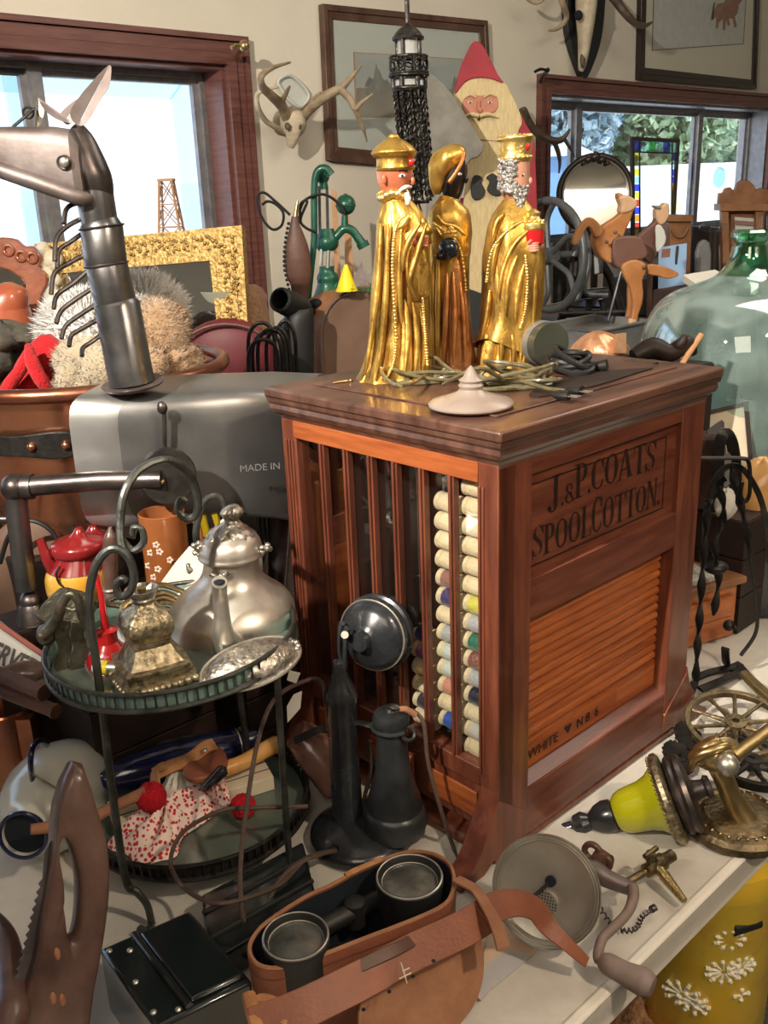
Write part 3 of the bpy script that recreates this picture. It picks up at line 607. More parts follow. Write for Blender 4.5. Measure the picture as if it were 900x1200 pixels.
for ya in (y0-.002, y1-.030):
    for sgn, xb in ((-1, x0), (1, x1)):
        pr_ = smooth([(0, -.485), (.010, -.515), (.026, -.540), (.036, -.560), (.052, -.578), (.072, -.590), (.076, -.598)], 4)
        pts = [(xb+sgn*p[0], ya, HC+p[1]) for p in pr_] + [(xb+sgn*.030, ya, 0), (xb+sgn*.012, ya, .012), (xb-sgn*.03, ya, .014), (xb-sgn*.062, ya, .03), (xb-sgn*.062, ya, .05), (xb, ya, .1)]
        g = MB(); g.prism(pts, (0, .032, 0)); g.build('foot', 'mahog', CAB, local=True, bevel=.002)
# thread spools
cols = [(.0715, -.075-.0135, ['cream']*6+['yellow', 'grey', 'green', 'brown', 'grey', 'navy', 'cream', 'white', 'cream'], 'right'),
        (.1185, -.118, ['cream']*4+['rose', 'purple', 'cream', 'grey', 'pale', 'pale', 'peach', 'cream', 'blue'], 'middle'),
        (.1685, -.318, ['purple', 'violet', 'cream', 'cream', 'navy', 'cream'], 'left')]
sn = {}
ordn = ['topmost', 'second from top', 'third from top', 'fourth from top', 'fifth from top', 'sixth from top', 'seventh from top', 'eighth from top', 'ninth from top', 'tenth from top', 'eleventh from top', 'twelfth from top', 'thirteenth from top', 'fourteenth from top', 'fifteenth from top']
cn = dict(cream='cream', yellow='yellow', grey='silver grey', green='dark green', brown='brown', navy='navy blue', white='off white', rose='dusty rose', purple='deep purple', pale='pale green white', peach='peach pink', blue='bright blue', violet='violet')
for a, ztop, L, cname in cols:
    for i, c in enumerate(L):
        bare = False
        zz = HC+ztop-i*.02625-.0 if cname != 'left' else HC+ztop-i*.0262
        r = .0125; P = CABM @ Vector((x0+.0135+r, a, zz))
        if i == len(L)-1: zlow = zz
        t = thing('thread_spool', f'{cn[c]} thread spool, {ordn[i]} of the {cname} column behind the cabinet glass', 'spool', P, 'thread spools behind the cabinet glass', rotz=PI/2-TH)
        A = axisM((0, 0, 0), (0, 1, 0)); hw = .0185
        m = MB(); m.lathe([(.003, -hw), (r*.95, -hw), (r, -hw+.003), (r*.8, -hw+.007), (r*.55, -hw+.009), (r*.55, hw-.009), (r*.8, hw-.007), (r, hw-.003), (r*.95, hw), (.003, hw)], A, 20); m.build('core', 't_cream', t, local=True)
        m = MB(); m.lathe([(r*.6, -hw+.0075), (r*.93, -hw+.0085), (r*.97, 0), (r*.93, hw-.0085), (r*.6, hw-.0075)], A, 20); m.build('thread', 't_'+c, t, local=True)
# ================================================ ON TOP OF THE CABINET
ZK = ZT+HC+.0025
def near(x, y, P, r): return W(x, y, P[1]-r)
def rope(mb, L, P, r, rad=.0020, bead=True, kk=9):
    Q = smooth([near(x, y, P, r if np.isscalar(r) else r[i]) for i, (x, y) in enumerate(L)], kk)
    mb.tube(Q, rad, 6)
    if bead:
        for q in Q[::1]: mb.sph(q, rad*1.35, 8, 5)
def foldf(n1, n2, a, ph=0., twist=1.2):
    def g(an, t):
        k = a*(1-t)**.5*min(1, 3*(1-t)+.1)
        s = abs(math.sin(n1*an/2+ph+twist*t+.5*math.sin(2.3*an+5*t))); s2 = abs(math.sin(n1*.83*an+2*ph-twist*1.6*t))
        return 1 + k*(.8*(s**.55-.65)+.45*(s2**.6-.6)+.3*math.sin(n2*an-ph*2+2*t)+.12*math.sin(23*t+3*an))
    return g
# --- first king, red face, domed gold hat
P1 = T(462, 443, ZK)
t = thing('king_figurine', 'gilded king figurine with red face, white moustache and domed hat, left of the three', 'figurine', P1, 'gilded king figurines on the cabinet')
m = MB(); sil(m, [(450, 421, 499), (446, 418, 503), (438, 425, 503), (420, 431, 503), (380, 437, 502), (340, 439, 502), (300, 440, 502), (270, 442, 501), (250, 444, 494), (238, 447, 484), (229, 450, 474), (224, 453, 470)], P1, .82, 5, 72, foldf(13, 9, .17)); m.build('robe', 'gold', t)
m = MB()
def capef(an, t): return foldf(9, 5, .12, .6)(an, t)
R = smooth([np.array(q, float) for q in [(449, 417, 492), (430, 426, 482), (400, 432, 478), (360, 435, 480), (320, 437, 484), (280, 440, 488), (255, 443, 486), (240, 447, 480), (231, 450, 474)]], 5)
rings = []
for i, (y, a, b) in enumerate(R):
    A, B_ = W(a, y, P1[1]), W(b, y, P1[1]); Cn = (A+B_)/2; rx = (B_[0]-A[0])/2; tt = i/(len(R)-1); O = []; I = []
    for j in range(33):
        an = math.radians(-62 - 236*j/32); f = capef(an, tt)*(1+.03*math.sin(20*tt)); O.append(Cn+np.array([rx*f*math.cos(an), rx*.95*f*math.sin(an), 0])); I.append(Cn+np.array([rx*(f-.09)*math.cos(an), rx*.95*(f-.09)*math.sin(an), 0]))
    rings.append(O+I[::-1])
m.loft(rings); m.build('cape', 'gold', t)
m = MB(); sil(m, [(352, 483, 497), (344, 476, 504), (325, 470, 506), (300, 468, 503), (280, 470, 500), (262, 474, 495), (252, 478, 489)], P1-np.array([0, .026, 0]), .55, 4, 36, foldf(8, 5, .18, 1.)); m.build('sleeve', 'gold', t)
m = MB(); rope(m, [(474, 252), (466, 262), (461, 285), (460, 320), (462, 360), (464, 400), (460, 428), (452, 444)], P1, [.038, .040, .042, .041, .040, .040, .042, .046]); m.build('trim_braid', 'gold_pale', t)
m = MB(); rope(m, [(495, 350), (497, 375), (499, 400), (501, 428)], P1, [.030, .028, .028, .03]); m.build('trim_braid', 'gold_pale', t)
m = MB()
for k in range(15):
    a = 2*PI*k/15; m.sph(W(461, 229, P1[1])+np.array([.0165*math.cos(a), .0165*math.sin(a), .003*math.sin(3*a)]), (.007, .006, .0065), 8, 6)
m.build('collar', 'gold_pale', t)
m = MB(); sil(m, [(232, 455, 469), (226, 449, 474), (218, 444, 480), (210, 442, 483), (202, 441, 484), (196, 441, 484)], P1, .9, 4, 28)
c = near(483.5, 212, P1, .008); m.sph(c, (.0034, .0034, .0058), 10, 8); m.sph(near(450, 210, P1, .0215), (.0035, .002, .0065), 10, 8); head = m.build('head', 'face', t)
m = MB(); m.tube(smooth([near(465, 202, P1, .0205), near(471, 199.5, P1, .0215), near(478, 201, P1, .018)], 4), .0011, 6); m.build('brow', 'ink', head)
m = MB(); m.sph(near(471, 206, P1, .0205), (.0050, .0022, .0026), 12, 8); e = m.build('eye', 'white_paint', head)
m = MB(); m.sph(near(471.5, 206, P1, .0225), (.0018, .001, .0020), 10, 8); m.build('pupil', 'ink', head)
m = MB(); m.tube(smooth([near(466, 227, P1, .020), near(470, 222, P1, .021), near(476, 219, P1, .020), near(482, 219, P1, .012)], 4), [.0012, .0024, .0028, .0015], 8)
m.tube(smooth([near(476, 226, P1, .018), near(478, 233, P1, .020), near(477, 240, P1, .021)], 3), [.003, .0045, .002], 8); m.build('moustache', 'white_paint', head)
m = MB(); sil(m, [(200, 441, 484), (197, 440, 486), (194, 441, 485), (186, 441, 485), (184, 439, 487), (181, 436, 487), (178, 435, 488), (173, 439, 484), (167, 446, 477), (163, 452, 470), (161, 455, 468), (159, 455, 467), (157, 457, 465)], P1, 1., 3, 48, lambda an, t: 1+.012*abs(math.sin(9*an))); m.build('hat', 'gold', t)
m = MB(); m.sph(near(482, 190, P1, .0165), (.0045, .003, .005), 12, 8); m.build('jewel', 'red_gloss', t)
m = MB(); A = axisM(W(496, 286, P1[1]-.022), (0, 0, 1)); k_ = 1/ppm(P1); m.lathe([(9*k_, 0), (10.5*k_, 2*k_), (10*k_, 10*k_), (11.5*k_, 12*k_), (11.5*k_, 15*k_), (9*k_, 20*k_), (3*k_, 23*k_), (2*k_, 26*k_), (.5*k_, 28*k_)], A, 28); m.build('gift_box', 'gold', t)
def hand(mb, c, dx, s=1., n=4):                               # palm and fingers closed round a gift
    c = np.array(c); mb.sph(c, (.008*s, .006*s, .006*s), 12, 8)
    for i in range(n):
        q = c+np.array([dx*.004, -.004, .005-.0033*i])*s; mb.tube(smooth([q, q+np.array([dx*.006, -.004, .0005])*s, q+np.array([dx*.011, -.002, .0008])*s], 3), [.0022*s, .0021*s, .0016*s], 8)
    q = c+np.array([0, -.004, .006])*s; mb.tube([q, q+np.array([dx*.004, -.003, .004])*s, q+np.array([dx*.008, -.001, .005])*s], [.0024*s, .0018*s], 8)
m = MB(); hand(m, W(488, 284, P1[1]-.034), 1); m.build('hand', 'face', t)
def ridges(P, t, key, LL, rr, rad=.0042):
    for L, r in zip(LL, rr):
        m = MB(); m.tube(smooth([near(x, y, P, r if np.isscalar(r) else r[i]) for i, (x, y) in enumerate(L)], 5), [rad*.3, rad, rad*1.15, rad*.9, rad*.3], 10); m.build('robe_fold', key, t)
ridges(P1, t, 'gold', [[(480, 250), (474, 262), (466, 268)], [(500, 262), (488, 300), (480, 330), (486, 348)], [(492, 262), (476, 290), (472, 318)], [(474, 350), (478, 390), (474, 440)], [(484, 355), (489, 400), (486, 440)], [(492, 355), (496, 400), (495, 438)], [(446, 262), (444, 320), (436, 390), (428, 440)], [(455, 262), (453, 330), (448, 400), (440, 446)], [(470, 275), (468, 330), (471, 380)]],
       [.04, .046, .05, [.034, .038, .046], [.030, .034, .040], [.022, .024, .03], [.026, .028, .03, .034], [.034, .036, .036, .042], .040])
# --- second king, dark face and turban, turned away
P2 = T(528, 423, ZK)
t = thing('king_figurine', 'gilded robed king figurine with dark face and gold turban, middle of the three', 'figurine', P2, 'gilded king figurines on the cabinet')
m = MB(); sil(m, [(427, 504, 555), (415, 504, 555), (400, 503, 553), (360, 501, 549), (320, 501, 549), (290, 501, 550), (262, 502, 551), (248, 503, 549), (238, 509, 540), (229, 516, 535)], P2, .85, 5, 60, foldf(12, 7, .16, .4)); m.build('robe', 'gold', t)
m = MB(); sil(m, [(428, 517, 556), (410, 518, 555), (380, 519, 551), (345, 520, 547), (315, 522, 545), (300, 526, 542)], P2-np.array([0, .02, 0]), .5, 5, 44, foldf(12, 7, .22, 1.4)); m.build('tunic', 'copper_cloth', t)
m = MB(); sil(m, [(300, 508, 550), (290, 503, 551), (272, 501, 552), (256, 502, 551), (246, 505, 547), (238, 512, 539), (233, 518, 534)], P2-np.array([0, .008, 0]), .8, 4, 40, foldf(9, 5, .14, .2)); m.build('shawl', 'gold', t)
m = MB(); rope(m, [(508, 262), (520, 270), (532, 280), (541, 300), (546, 340)], P2, [.03, .034, .034, .03, .028]); m.build('trim_braid', 'gold_pale', t)
m = MB(); sil(m, [(236, 523, 536), (228, 519, 541), (218, 518, 544), (208, 518, 546), (196, 518, 546), (188, 520, 545)], P2, .95, 4, 28); m.sph(W(546, 210, P2[1]-.006), (.004, .004, .006), 10, 8); head = m.build('head', 'face_dark', t)
m = MB(); m.sph(near(539, 204, P2, .0165), (.003, .0015, .002), 10, 6); m.build('eye', 'white_paint', head)
m = MB(); sil(m, [(228, 508, 516), (218, 504, 521), (208, 502, 526), (200, 502, 534), (192, 503, 541), (184, 506, 546), (177, 511, 546), (172, 519, 543), (169, 527, 538)], P2, 1.05, 4, 40, lambda an, t: 1+.07*math.sin(5*an+7*t)); m.build('turban', 'gold', t)
m = MB(); m.tube(smooth([W(526, 214, P2[1]-.026), W(534, 203, P2[1]-.028), W(541, 190, P2[1]-.026), W(544, 179, P2[1]-.02)], 4), .003, 8); m.build('turban_band', 'copper_cloth', t)
m = MB(); m.sph(near(520, 224, P2, .021), .0032, 10, 8); m.build('earring', 'g_green', t)
m = MB(); m.sph(W(526, 291, P2[1]-.042), .0155, 20, 14); m.build('gift_orb', 'blue_dark', t)
m = MB()
for k in range(9): a = k/9*2*PI; m.sph(W(528, 272, P2[1]-.042)+np.array([.007*math.cos(a), .007*math.sin(a), 0]), .0028, 8, 6)
m.lathe([(.008, -.003), (.009, 0), (.005, .004), (.006, .010), (.001, .014)], axisM(W(528, 276, P2[1]-.042), (0, 0, 1)), 16); m.build('gift_lid', 'gold_pale', t)
m = MB(); hand(m, W(516, 300, P2[1]-.046), 1); m.build('hand', 'face_dark', t)
ridges(P2, t, 'copper_cloth', [[(524, 320), (523, 360), (520, 425)], [(531, 318), (533, 370), (531, 425)], [(538, 322), (543, 370), (545, 424)]], [[.028, .034, .042], [.030, .038, .046], [.024, .03, .038]])
ridges(P2, t, 'gold', [[(508, 300), (507, 350), (508, 420)], [(514, 300), (513, 360), (513, 424)], [(512, 252), (520, 262), (534, 266), (546, 276)], [(510, 262), (516, 276), (524, 282)]], [[.022, .024, .028], [.028, .03, .034], .032, .03])
# --- third king, silver beard, crown
P3 = T(597, 424, ZK)
t = thing('king_figurine', 'gilded king figurine with silver beard and tall crown holding a red gift, on the right', 'figurine', P3, 'gilded king figurines on the cabinet')
m = MB(); sil(m, [(430, 562, 631), (424, 560, 632), (405, 563, 632), (380, 568, 631), (350, 569, 632), (320, 569, 634), (290, 570, 636), (268, 572, 634), (252, 577, 628), (242, 583, 622), (233, 590, 616)], P3, .85, 5, 72, foldf(14, 9, .18, .2)); m.build('robe', 'gold', t)
R = smooth([np.array(q, float) for q in [(402, 556, 628), (380, 564, 633), (345, 566, 637), (310, 566, 641), (285, 568, 641), (264, 572, 637), (250, 578, 628), (240, 584, 622)]], 5)
m = MB(); rings = []
for i, (y, a, b) in enumerate(R):
    A, B_ = W(a, y, P3[1]), W(b, y, P3[1]); Cn = (A+B_)/2; rx = (B_[0]-A[0])/2; tt = i/(len(R)-1); O = []; I = []
    for j in range(33):
        an = math.radians(-38 - 284*j/32); f = foldf(9, 5, .11, .9)(an, tt); dz = .012*math.sin(an*2)*(1-tt); O.append(Cn+np.array([rx*f*math.cos(an), rx*.95*f*math.sin(an), dz])); I.append(Cn+np.array([rx*(f-.07)*math.cos(an), rx*.95*(f-.07)*math.sin(an), dz]))
    rings.append(O+I[::-1])
m.loft(rings); m.build('cape', 'gold', t)
m = MB(); sil(m, [(390, 596, 606), (380, 588, 614), (355, 582, 620), (320, 580, 621), (290, 584, 618), (272, 592, 614), (262, 598, 610)], P3-np.array([0, .030, 0]), .5, 5, 40, foldf(7, 5, .2, 1.6)); m.build('sleeve', 'gold', t)
m = MB(); rope(m, [(606, 262), (590, 275), (576, 295), (570, 330)], P3, [.036, .040, .036, .03]); m.build('trim_braid', 'gold_pale', t)
m = MB(); rope(m, [(616, 300), (618, 330), (616, 360), (610, 384)], P3, [.044, .046, .046, .044]); m.build('trim_braid', 'gold_pale', t)
m = MB(); rope(m, [(616, 392), (619, 410), (618, 427)], P3, [.034, .032, .034]); m.build('trim_braid', 'gold_pale', t)
m = MB(); sil(m, [(236, 596, 612), (228, 588, 619), (215, 585, 621), (200, 584, 621), (188, 585, 621)], P3, .95, 4, 28); head = m.build('head', 'face_pale', t)
m = MB(); m.sph(W(621, 212, P3[1]-.008), (.004, .004, .0055), 10, 8); m.build('nose', 'face_pale', head)
m = MB(); m.sph(near(612, 205, P3, .0185), (.0036, .0018, .0026), 10, 8); m.build('eye', 'white_paint', head)
m = MB(); m.sph(near(612.5, 205.5, P3, .0198), (.0017, .001, .0018), 10, 8); m.build('pupil', 'ink', head)
rnd = random.Random(5); m = MB(); kh = 1/ppm(W(602, 205, P3[1]))
for i in range(150):                                          # hair at the side and back
    y = rnd.uniform(187, 226); xm = 606 - 2*math.sin((y-187)/39*PI); x = rnd.uniform(584.5, xm); R_ = 18.2; dx = (x-602.5)
    m.sph(W(x, y, P3[1]-math.sqrt(max(R_*R_-dx*dx, 1))*kh*.98), (rnd.uniform(.0026, .0038),)*3, 8, 6)
for i in range(60): a = rnd.uniform(0, PI); m.sph(W(602, rnd.uniform(190, 228), P3[1])+np.array([.0165*math.cos(a), .0165*math.sin(a), 0]), .0042, 8, 6)
m.build('hair', 'silverbeard', t)
m = MB()
for i in range(110):
    y = rnd.uniform(217, 242); wd = 11*(1-(y-215)/36); x = 609+rnd.uniform(-1, 1)*wd; m.sph(W(x, y, P3[1]-.019-.004*rnd.random()), rnd.uniform(.0022, .0034), 8, 6)
m.build('beard', 'silverbeard', t)
m = MB(); sil(m, [(190, 585, 621), (187, 583, 623), (184, 583, 623), (181, 584, 622), (172, 584, 623), (166, 584, 624), (164, 582, 625), (161, 582, 626), (159, 583, 625)], P3, 1., 2, 48)
for y in (186, 161):
    c = W(603.5, y, P3[1])
    for k in range(22): a = 2*PI*k/22; m.sph(c+np.array([.0232*math.cos(a), .0232*math.sin(a), .0015]), .0027, 8, 6)
m.build('crown', 'gold_pale', t)
m = MB(); m.sph(near(617, 172, P3, .018), (.0055, .003, .0055), 12, 8); m.build('jewel', 'red_gloss', t)
k_ = 1/ppm(P3)
m = MB(); A = axisM(W(624.5, 287, P3[1]-.03), (0, 0, 1)); m.lathe([(10*k_, 0), (12*k_, 2*k_), (12.5*k_, 16*k_), (11*k_, 17*k_)], A, 28, fn=lambda a, z: 1+.04*abs(math.sin(5*a))); m.build('gift_box', 'red_gloss', t)
m = MB(); m.lathe([(13*k_, 16*k_), (14*k_, 18*k_), (13*k_, 23*k_), (9*k_, 26*k_), (7*k_, 30*k_), (8*k_, 34*k_), (2*k_, 38*k_)], A, 24)
for k in range(12): a = 2*PI*k/12; m.sph(A @ Vector((11*k_*math.cos(a), 11*k_*math.sin(a), 25*k_)), .0025, 8, 6)
m.build('gift_lid', 'gold_pale', t)
m = MB(); hand(m, W(618, 290, P3[1]-.038), 1); hand(m, W(632, 288, P3[1]-.03), -1); m.build('hand', 'face_pale', t)
ridges(P3, t, 'gold', [[(616, 258), (598, 268), (582, 290), (576, 330)], [(622, 268), (604, 285), (590, 315), (584, 350)], [(606, 300), (596, 330), (592, 370)], [(614, 310), (606, 345), (604, 378)], [(590, 250), (582, 262), (577, 285)], [(574, 340), (571, 370), (564, 398)], [(626, 300), (627, 345), (624, 385)], [(632, 300), (634, 340), (631, 380)], [(590, 392), (588, 410), (587, 428)], [(600, 392), (602, 410), (601, 428)], [(610, 392), (611, 410), (610, 428)]],
       [.036, .042, .046, .044, .030, .026, .034, .022, .040, .042, .038])
# --- loose china lid, cords, plug, little key, flap of dark cloth
P = T(552, 477, ZK); k_ = 1/ppm(P)
m = MB(); m.lathe([(40*k_, 0), (47*k_, .5*k_), (50*k_, 3*k_), (50*k_, 5*k_), (47*k_, 8*k_), (30*k_, 13*k_), (17*k_, 18*k_), (13*k_, 22*k_), (15*k_, 26*k_), (12*k_, 29*k_), (14*k_, 32*k_), (9*k_, 36*k_), (7*k_, 40*k_), (4*k_, 45*k_), (.5*k_, 49*k_)], axisM(P, (0, 0, 1)), 48)
mm('china', (.32, .27, .24), .35, c2=(.25, .19, .16), ns=14, coat=.3)
tag(m.build('china_lid', 'china'), 'small grey pink china lid with pointed finial lying on the cabinet front edge', 'lid')
def loops(m, cx, cy, rx, ry, n, seed, z0, dz, r, rot=0., turns=14, fig=0.):
    rnd = random.Random(seed); L = []; N = turns*n
    c = T(cx, cy, z0); kk = 1/ppm(c)
    for i in range(N):
        a = 2*PI*i/turns; k = i//turns; rr = 1+.25*math.sin(k*2.4+seed)+.12*math.sin(a*2+k); z = z0+r+dz*(.5+.5*math.sin(a*1.0+k*1.7))*(k/n)
        x = rx*rr*math.cos(a)*kk+math.sin(k*1.3)*.006; y = ry*rr*math.sin(a)*kk*2.4+math.cos(k*2.1)*.005
        L.append(c*[1, 1, 0]+np.array([x*math.cos(rot)-y*math.sin(rot), x*math.sin(rot)+y*math.cos(rot), z]))
    Q = smooth(L, 3); m.tube(Q, r, 7); return Q
t = thing('lamp_cord', 'coiled clear brownish lamp cord with plug lying in front of the gilded kings', 'cord', T(560, 450, ZK))
m = MB(); loops(m, 500, 446, 34, 10, 5, 1, ZK, .035, .0026, .1); m.tube(smooth([T(500, 440, ZK+.01), T(470, 452, ZK+.02), T(449, 440, ZK+.022), T(450, 426, ZK+.02), T(470, 424, ZK+.02), T(490, 432, ZK+.012)], 5), .0028, 7)
loops(m, 600, 452, 44, 12, 7, 2, ZK, .04, .0028, -.05); m.tube(smooth([T(520, 450, ZK+.01), T(545, 437, ZK+.035), T(566, 432, ZK+.04), T(590, 445, ZK+.02)], 5), .003, 7)
m.tube(smooth([T(610, 446, ZK+.02), T(640, 455, ZK+.01), T(662, 458, ZK+.006)], 5), .0028, 7); m.build('cable', 'cable_clear', t)
def plug(P, d):
    d = np.array(d)/np.linalg.norm(d); m = MB(); m.tube([P, P+d*.006, P+d*.022], [.004, .008, .0085], 12, flat=.75); b = m.build('plug', 'rubber', t)
    e = P+d*.022; s = np.array([-d[1], d[0], 0])
    for q in (-.004, .004):
        m = MB(); m.tube([e+s*q, e+s*q+d*.014], .0022, 6, flat=.4); m.build('prong', 'nickel', b)
plug(T(664, 456, ZK+.008), (.75, -.7, 0)); plug(T(648, 462, ZK+.008), (.8, -.6, 0))
t = thing('power_cord', 'thick black coiled power cord on the cabinet top right of the kings', 'cord', T(668, 430, ZK))
m = MB(); Q = loops(m, 669, 436, 17, 9, 8, 4, ZK, .036, .0042, .6); m.build('cable', 'rubber', t)
m = MB(); m.tube([Q[-1], Q[-1]+np.array([.02, -.01, .004])], [.006, .009], 10); m.build('plug_end', 'rubber', t)
P = T(640, 428, ZK); ax = np.array([.45, -.9, 0]); 
t = thing('round_tin', 'dark olive round tin standing on edge behind the third king', 'tin', P)
k_ = 1/ppm(P); cc = P+np.array([0, 0, 25*k_]); m = MB(); A = axisM(cc, ax); m.lathe([(20*k_, -.02), (24*k_, -.02), (25*k_, -.018), (25*k_, .012)], A, 40); m.build('body', 'olive', t)
m = MB(); m.lathe([(24.5*k_, -.0185), (26*k_, -.018), (26*k_, -.006), (25*k_, -.005)], A, 40); m.build('rim', 'greymetal', t)
m = MB(); P = T(398, 447, ZK+.002); m.tube([P, P+np.array([.016, .004, 0])], .0018, 8); m.sph(P+np.array([.016, .004, 0]), .003, 8, 6); m.tube([P+np.array([.004, 0, 0]), P+np.array([-.010, -.006, -.001])], .0015, 6)
tag(m.build('small_key', 'brass'), 'tiny brass key lying on the left of the cabinet top', 'key')
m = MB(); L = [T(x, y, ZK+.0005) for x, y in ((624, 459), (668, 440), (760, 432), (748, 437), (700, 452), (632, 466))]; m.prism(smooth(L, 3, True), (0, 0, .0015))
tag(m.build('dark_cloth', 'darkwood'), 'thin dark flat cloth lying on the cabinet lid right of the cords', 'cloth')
# ================================================ CANDLESTICK TELEPHONE
PB = T(430, 984)+np.array([-.008, .004, 0]); k_ = 1/ppm(PB)
TELZ = .756
t = thing('candlestick_telephone', 'black antique candlestick telephone with receiver on its hook, in front of the thread cabinet', 'telephone', PB)
c0 = PB.copy(); A = axisM(c0, (0, 0, 1))
m = MB(); m.lathe([(.070, 0), (.0725, .003), (.0725, .010), (.070, .016), (.064, .020), (.045, .026), (.028, .030), (.02, .032)], A, 56); m.build('base', 'enamel_black', t)
cx_ = W(407, 955, PB[1]-.0)[:2]; PC = np.array([cx_[0], PB[1]+.012, PB[2]]); kc = 1/ppm(PC+[0, 0, .1]); zz = lambda y: zat(PC, y)
AC = axisM((PC[0], PC[1], 0), (0, 0, 1))
m = MB(); m.lathe([(23*kc, PB[2]+.024), (24*kc, zz(966)), (22*kc, zz(962)), (18*kc, zz(955)), (17.5*kc, zz(900)), (17.5*kc, zz(825)), (19*kc, zz(820)), (19*kc, zz(812)), (16*kc, zz(805)), (11*kc, zz(796)), (8*kc, zz(784)), (7.5*kc, zz(775)), (3*kc, zz(772))], AC, 40); m.build('column', 'enamel_black', t)
m = MB(); m.torus((PC[0], PC[1], zz(963)), 23*kc, 1.6*kc); m.build('column_ring', 'nickel', t)
# fork and transmitter
ht = W(438, 743, PC[1]+.022); ax = np.array([.50, .85, -.10]); ax /= np.linalg.norm(ax)
m = MB()
for s_ in (-1, 1):
    o2 = np.array([-.45, .9, 0])*.0085*s_; m.tube(smooth([W(403, 780, PC[1])+o2*.4, W(401, 765, PC[1])+o2, W(402, 740, PC[1])+o2, W(404, 733, PC[1])+o2], 4), [.006, .0055, .007], 10, flat=.6)
m.build('fork', 'bakelite', t)
m = MB(); m.tube([W(404, 744, PC[1]-.016), W(404, 744, PC[1]+.016)], .005, 14); m.build('pivot_bolt', 'nickel', t)
AT = axisM(ht - ax*.014, ax) @ Matrix.Diagonal((1.2, 1.2, 1.1, 1))
m = MB(); m.lathe([(.006, -.024), (.010, -.023), (.012, -.014), (.017, -.010), (.030, -.006), (.037, .001), (.0405, .008), (.0405, .020), (.0435, .022), (.0435, .028), (.038, .032), (.020, .036), (.016, .040)], AT, 56); tr = m.build('transmitter', 'enamel_black', t)
m = MB(); m.lathe([(.013, .038), (.012, .046), (.017, .056), (.027, .068), (.029, .070), (.026, .069), (.013, .052), (.010, .044)], AT, 40, cap=False); m.build('mouthpiece', 'bakelite', tr)
m = MB(); m.torus(np.array(AT @ Vector((0, 0, .008))), .0408*1.2, .0012, ax); m.build('transmitter_ring', 'nickel', tr)
for k in range(3): a = .5+2.1*k; m = MB(); m.sph(np.array(AT @ Vector((.027*math.cos(a), .027*math.sin(a), -.0035))), .0028, 10, 6); m.build('screw', 'bakelite', tr)
# hook
PR = W(463, 960, PC[1]-.022); PR[2] = 0; zr = lambda y: zat(PR, y); kr = 1/ppm(PR+[0, 0, .85])
m = MB(); q0 = np.array([PC[0], PC[1], zz(846)]); m.tube(smooth([q0, q0+np.array([.025, -.008, .002]), np.array([PR[0]-.012, PR[1]-.002, zr(852)])], 4), .006, 8, flat=.45)
fk = np.array([PR[0], PR[1], zr(851)])
for s_ in (1,): m.tube([fk+np.array([22*kr*math.cos(a), 20*kr*math.sin(a), 0]) for a in np.linspace(.3, 2*PI-.9, 22)], .0032, 8)
m.torus(fk+np.array([.022, -.014, -.004]), .0085, .0028, (.2, -.8, .5)); m.build('receiver_hook', 'bakelite', t)
m = MB(); AR = axisM((PR[0], PR[1], 0), (0, 0, 1))
m.lathe([(30*kr, zr(975)), (36*kr, zr(971)), (38*kr, zr(962)), (38*kr, zr(950)), (36*kr, zr(946)), (33*kr, zr(944)), (33*kr, zr(938)), (28*kr, zr(925)), (22*kr, zr(905)), (18.5*kr, zr(880)), (17*kr, zr(858)), (17.5*kr, zr(851)), (20.5*kr, zr(848)), (21.5*kr, zr(840)), (19*kr, zr(835)), (8*kr, zr(832)), (6*kr, zr(829)), (2*kr, zr(828))], AR, 44); m.build('receiver', 'bakelite', t)
m = MB(); m.torus((PR[0]+.006, PR[1]-.0, zr(829)), .009, .0026, (.2, .3, 1)); m.build('receiver_ring', 'rubber', t)
hole = T(395, 997, PB[2]+.018)
m = MB(); m.lathe([(.0045, -.004), (.0075, -.003), (.0085, .001), (.006, .0025), (.004, -.001)], axisM(T(393, 996, PB[2]+.022), (-.2, -.5, .8)), 20); m.build('cord_hole', 'lining', t)
# cords, down to the table in front and the loop over the trays
m = MB(); m.tube(smooth([W(385, 857, PC[1]+.0), W(377, 800, 1.16), W(350, 801, 1.14), W(320, 822, 1.08), W(302, 870, 1.03), W(290, 940, .99), W(282, 1010, .95), W(283, 1060, .92), W(291, 1105, .90), T(300, 1135, .76)], 7), .0031, 7); m.build('cord', 'cordbrown', t)
m = MB(); m.tube(smooth([T(393, 997, PB[2]+.024), T(372, 1002, .80), W(345, 1015, .99), W(322, 1040, .96), W(308, 1080, .93), T(303, 1110, .76)], 7), .0031, 7); m.build('cord', 'cordbrown', t)
m = MB(); m.tube(smooth([T(390, 997, PB[2]+.022), T(360, 1005, .80), T(330, 1035, .80), T(290, 1052, .815), T(250, 1058, .82), W(215, 1040, .97), W(200, 1010, .97), W(215, 975, .99), W(260, 950, 1.0), W(300, 947, 1.02), W(360, 945, 1.05)], 7), .0029, 7); m.build('cord', 'cordbrown', t)
m = MB(); m.tube(smooth([np.array([PR[0], PR[1], zr(829)]), W(474, 832, PR[1]), W(487, 835, PR[1]+.0), W(497, 850, PR[1]-.005), W(502, 895, PR[1]-.01), W(517, 950, PR[1]-.02), W(532, 995, PR[1]-.02), T(545, 1035, .753), T(560, 1050, .753)], 7), .0030, 7); m.build('cord', 'cordbrown', t)
m = MB(); m.tube(smooth([W(463, 832, PR[1]-.006), W(475, 831, PR[1]-.006), W(487, 838, PR[1]-.004)], 5), [.003, .0045, .004], 8); m.build('cord_sleeve', 'leather_worn', t)
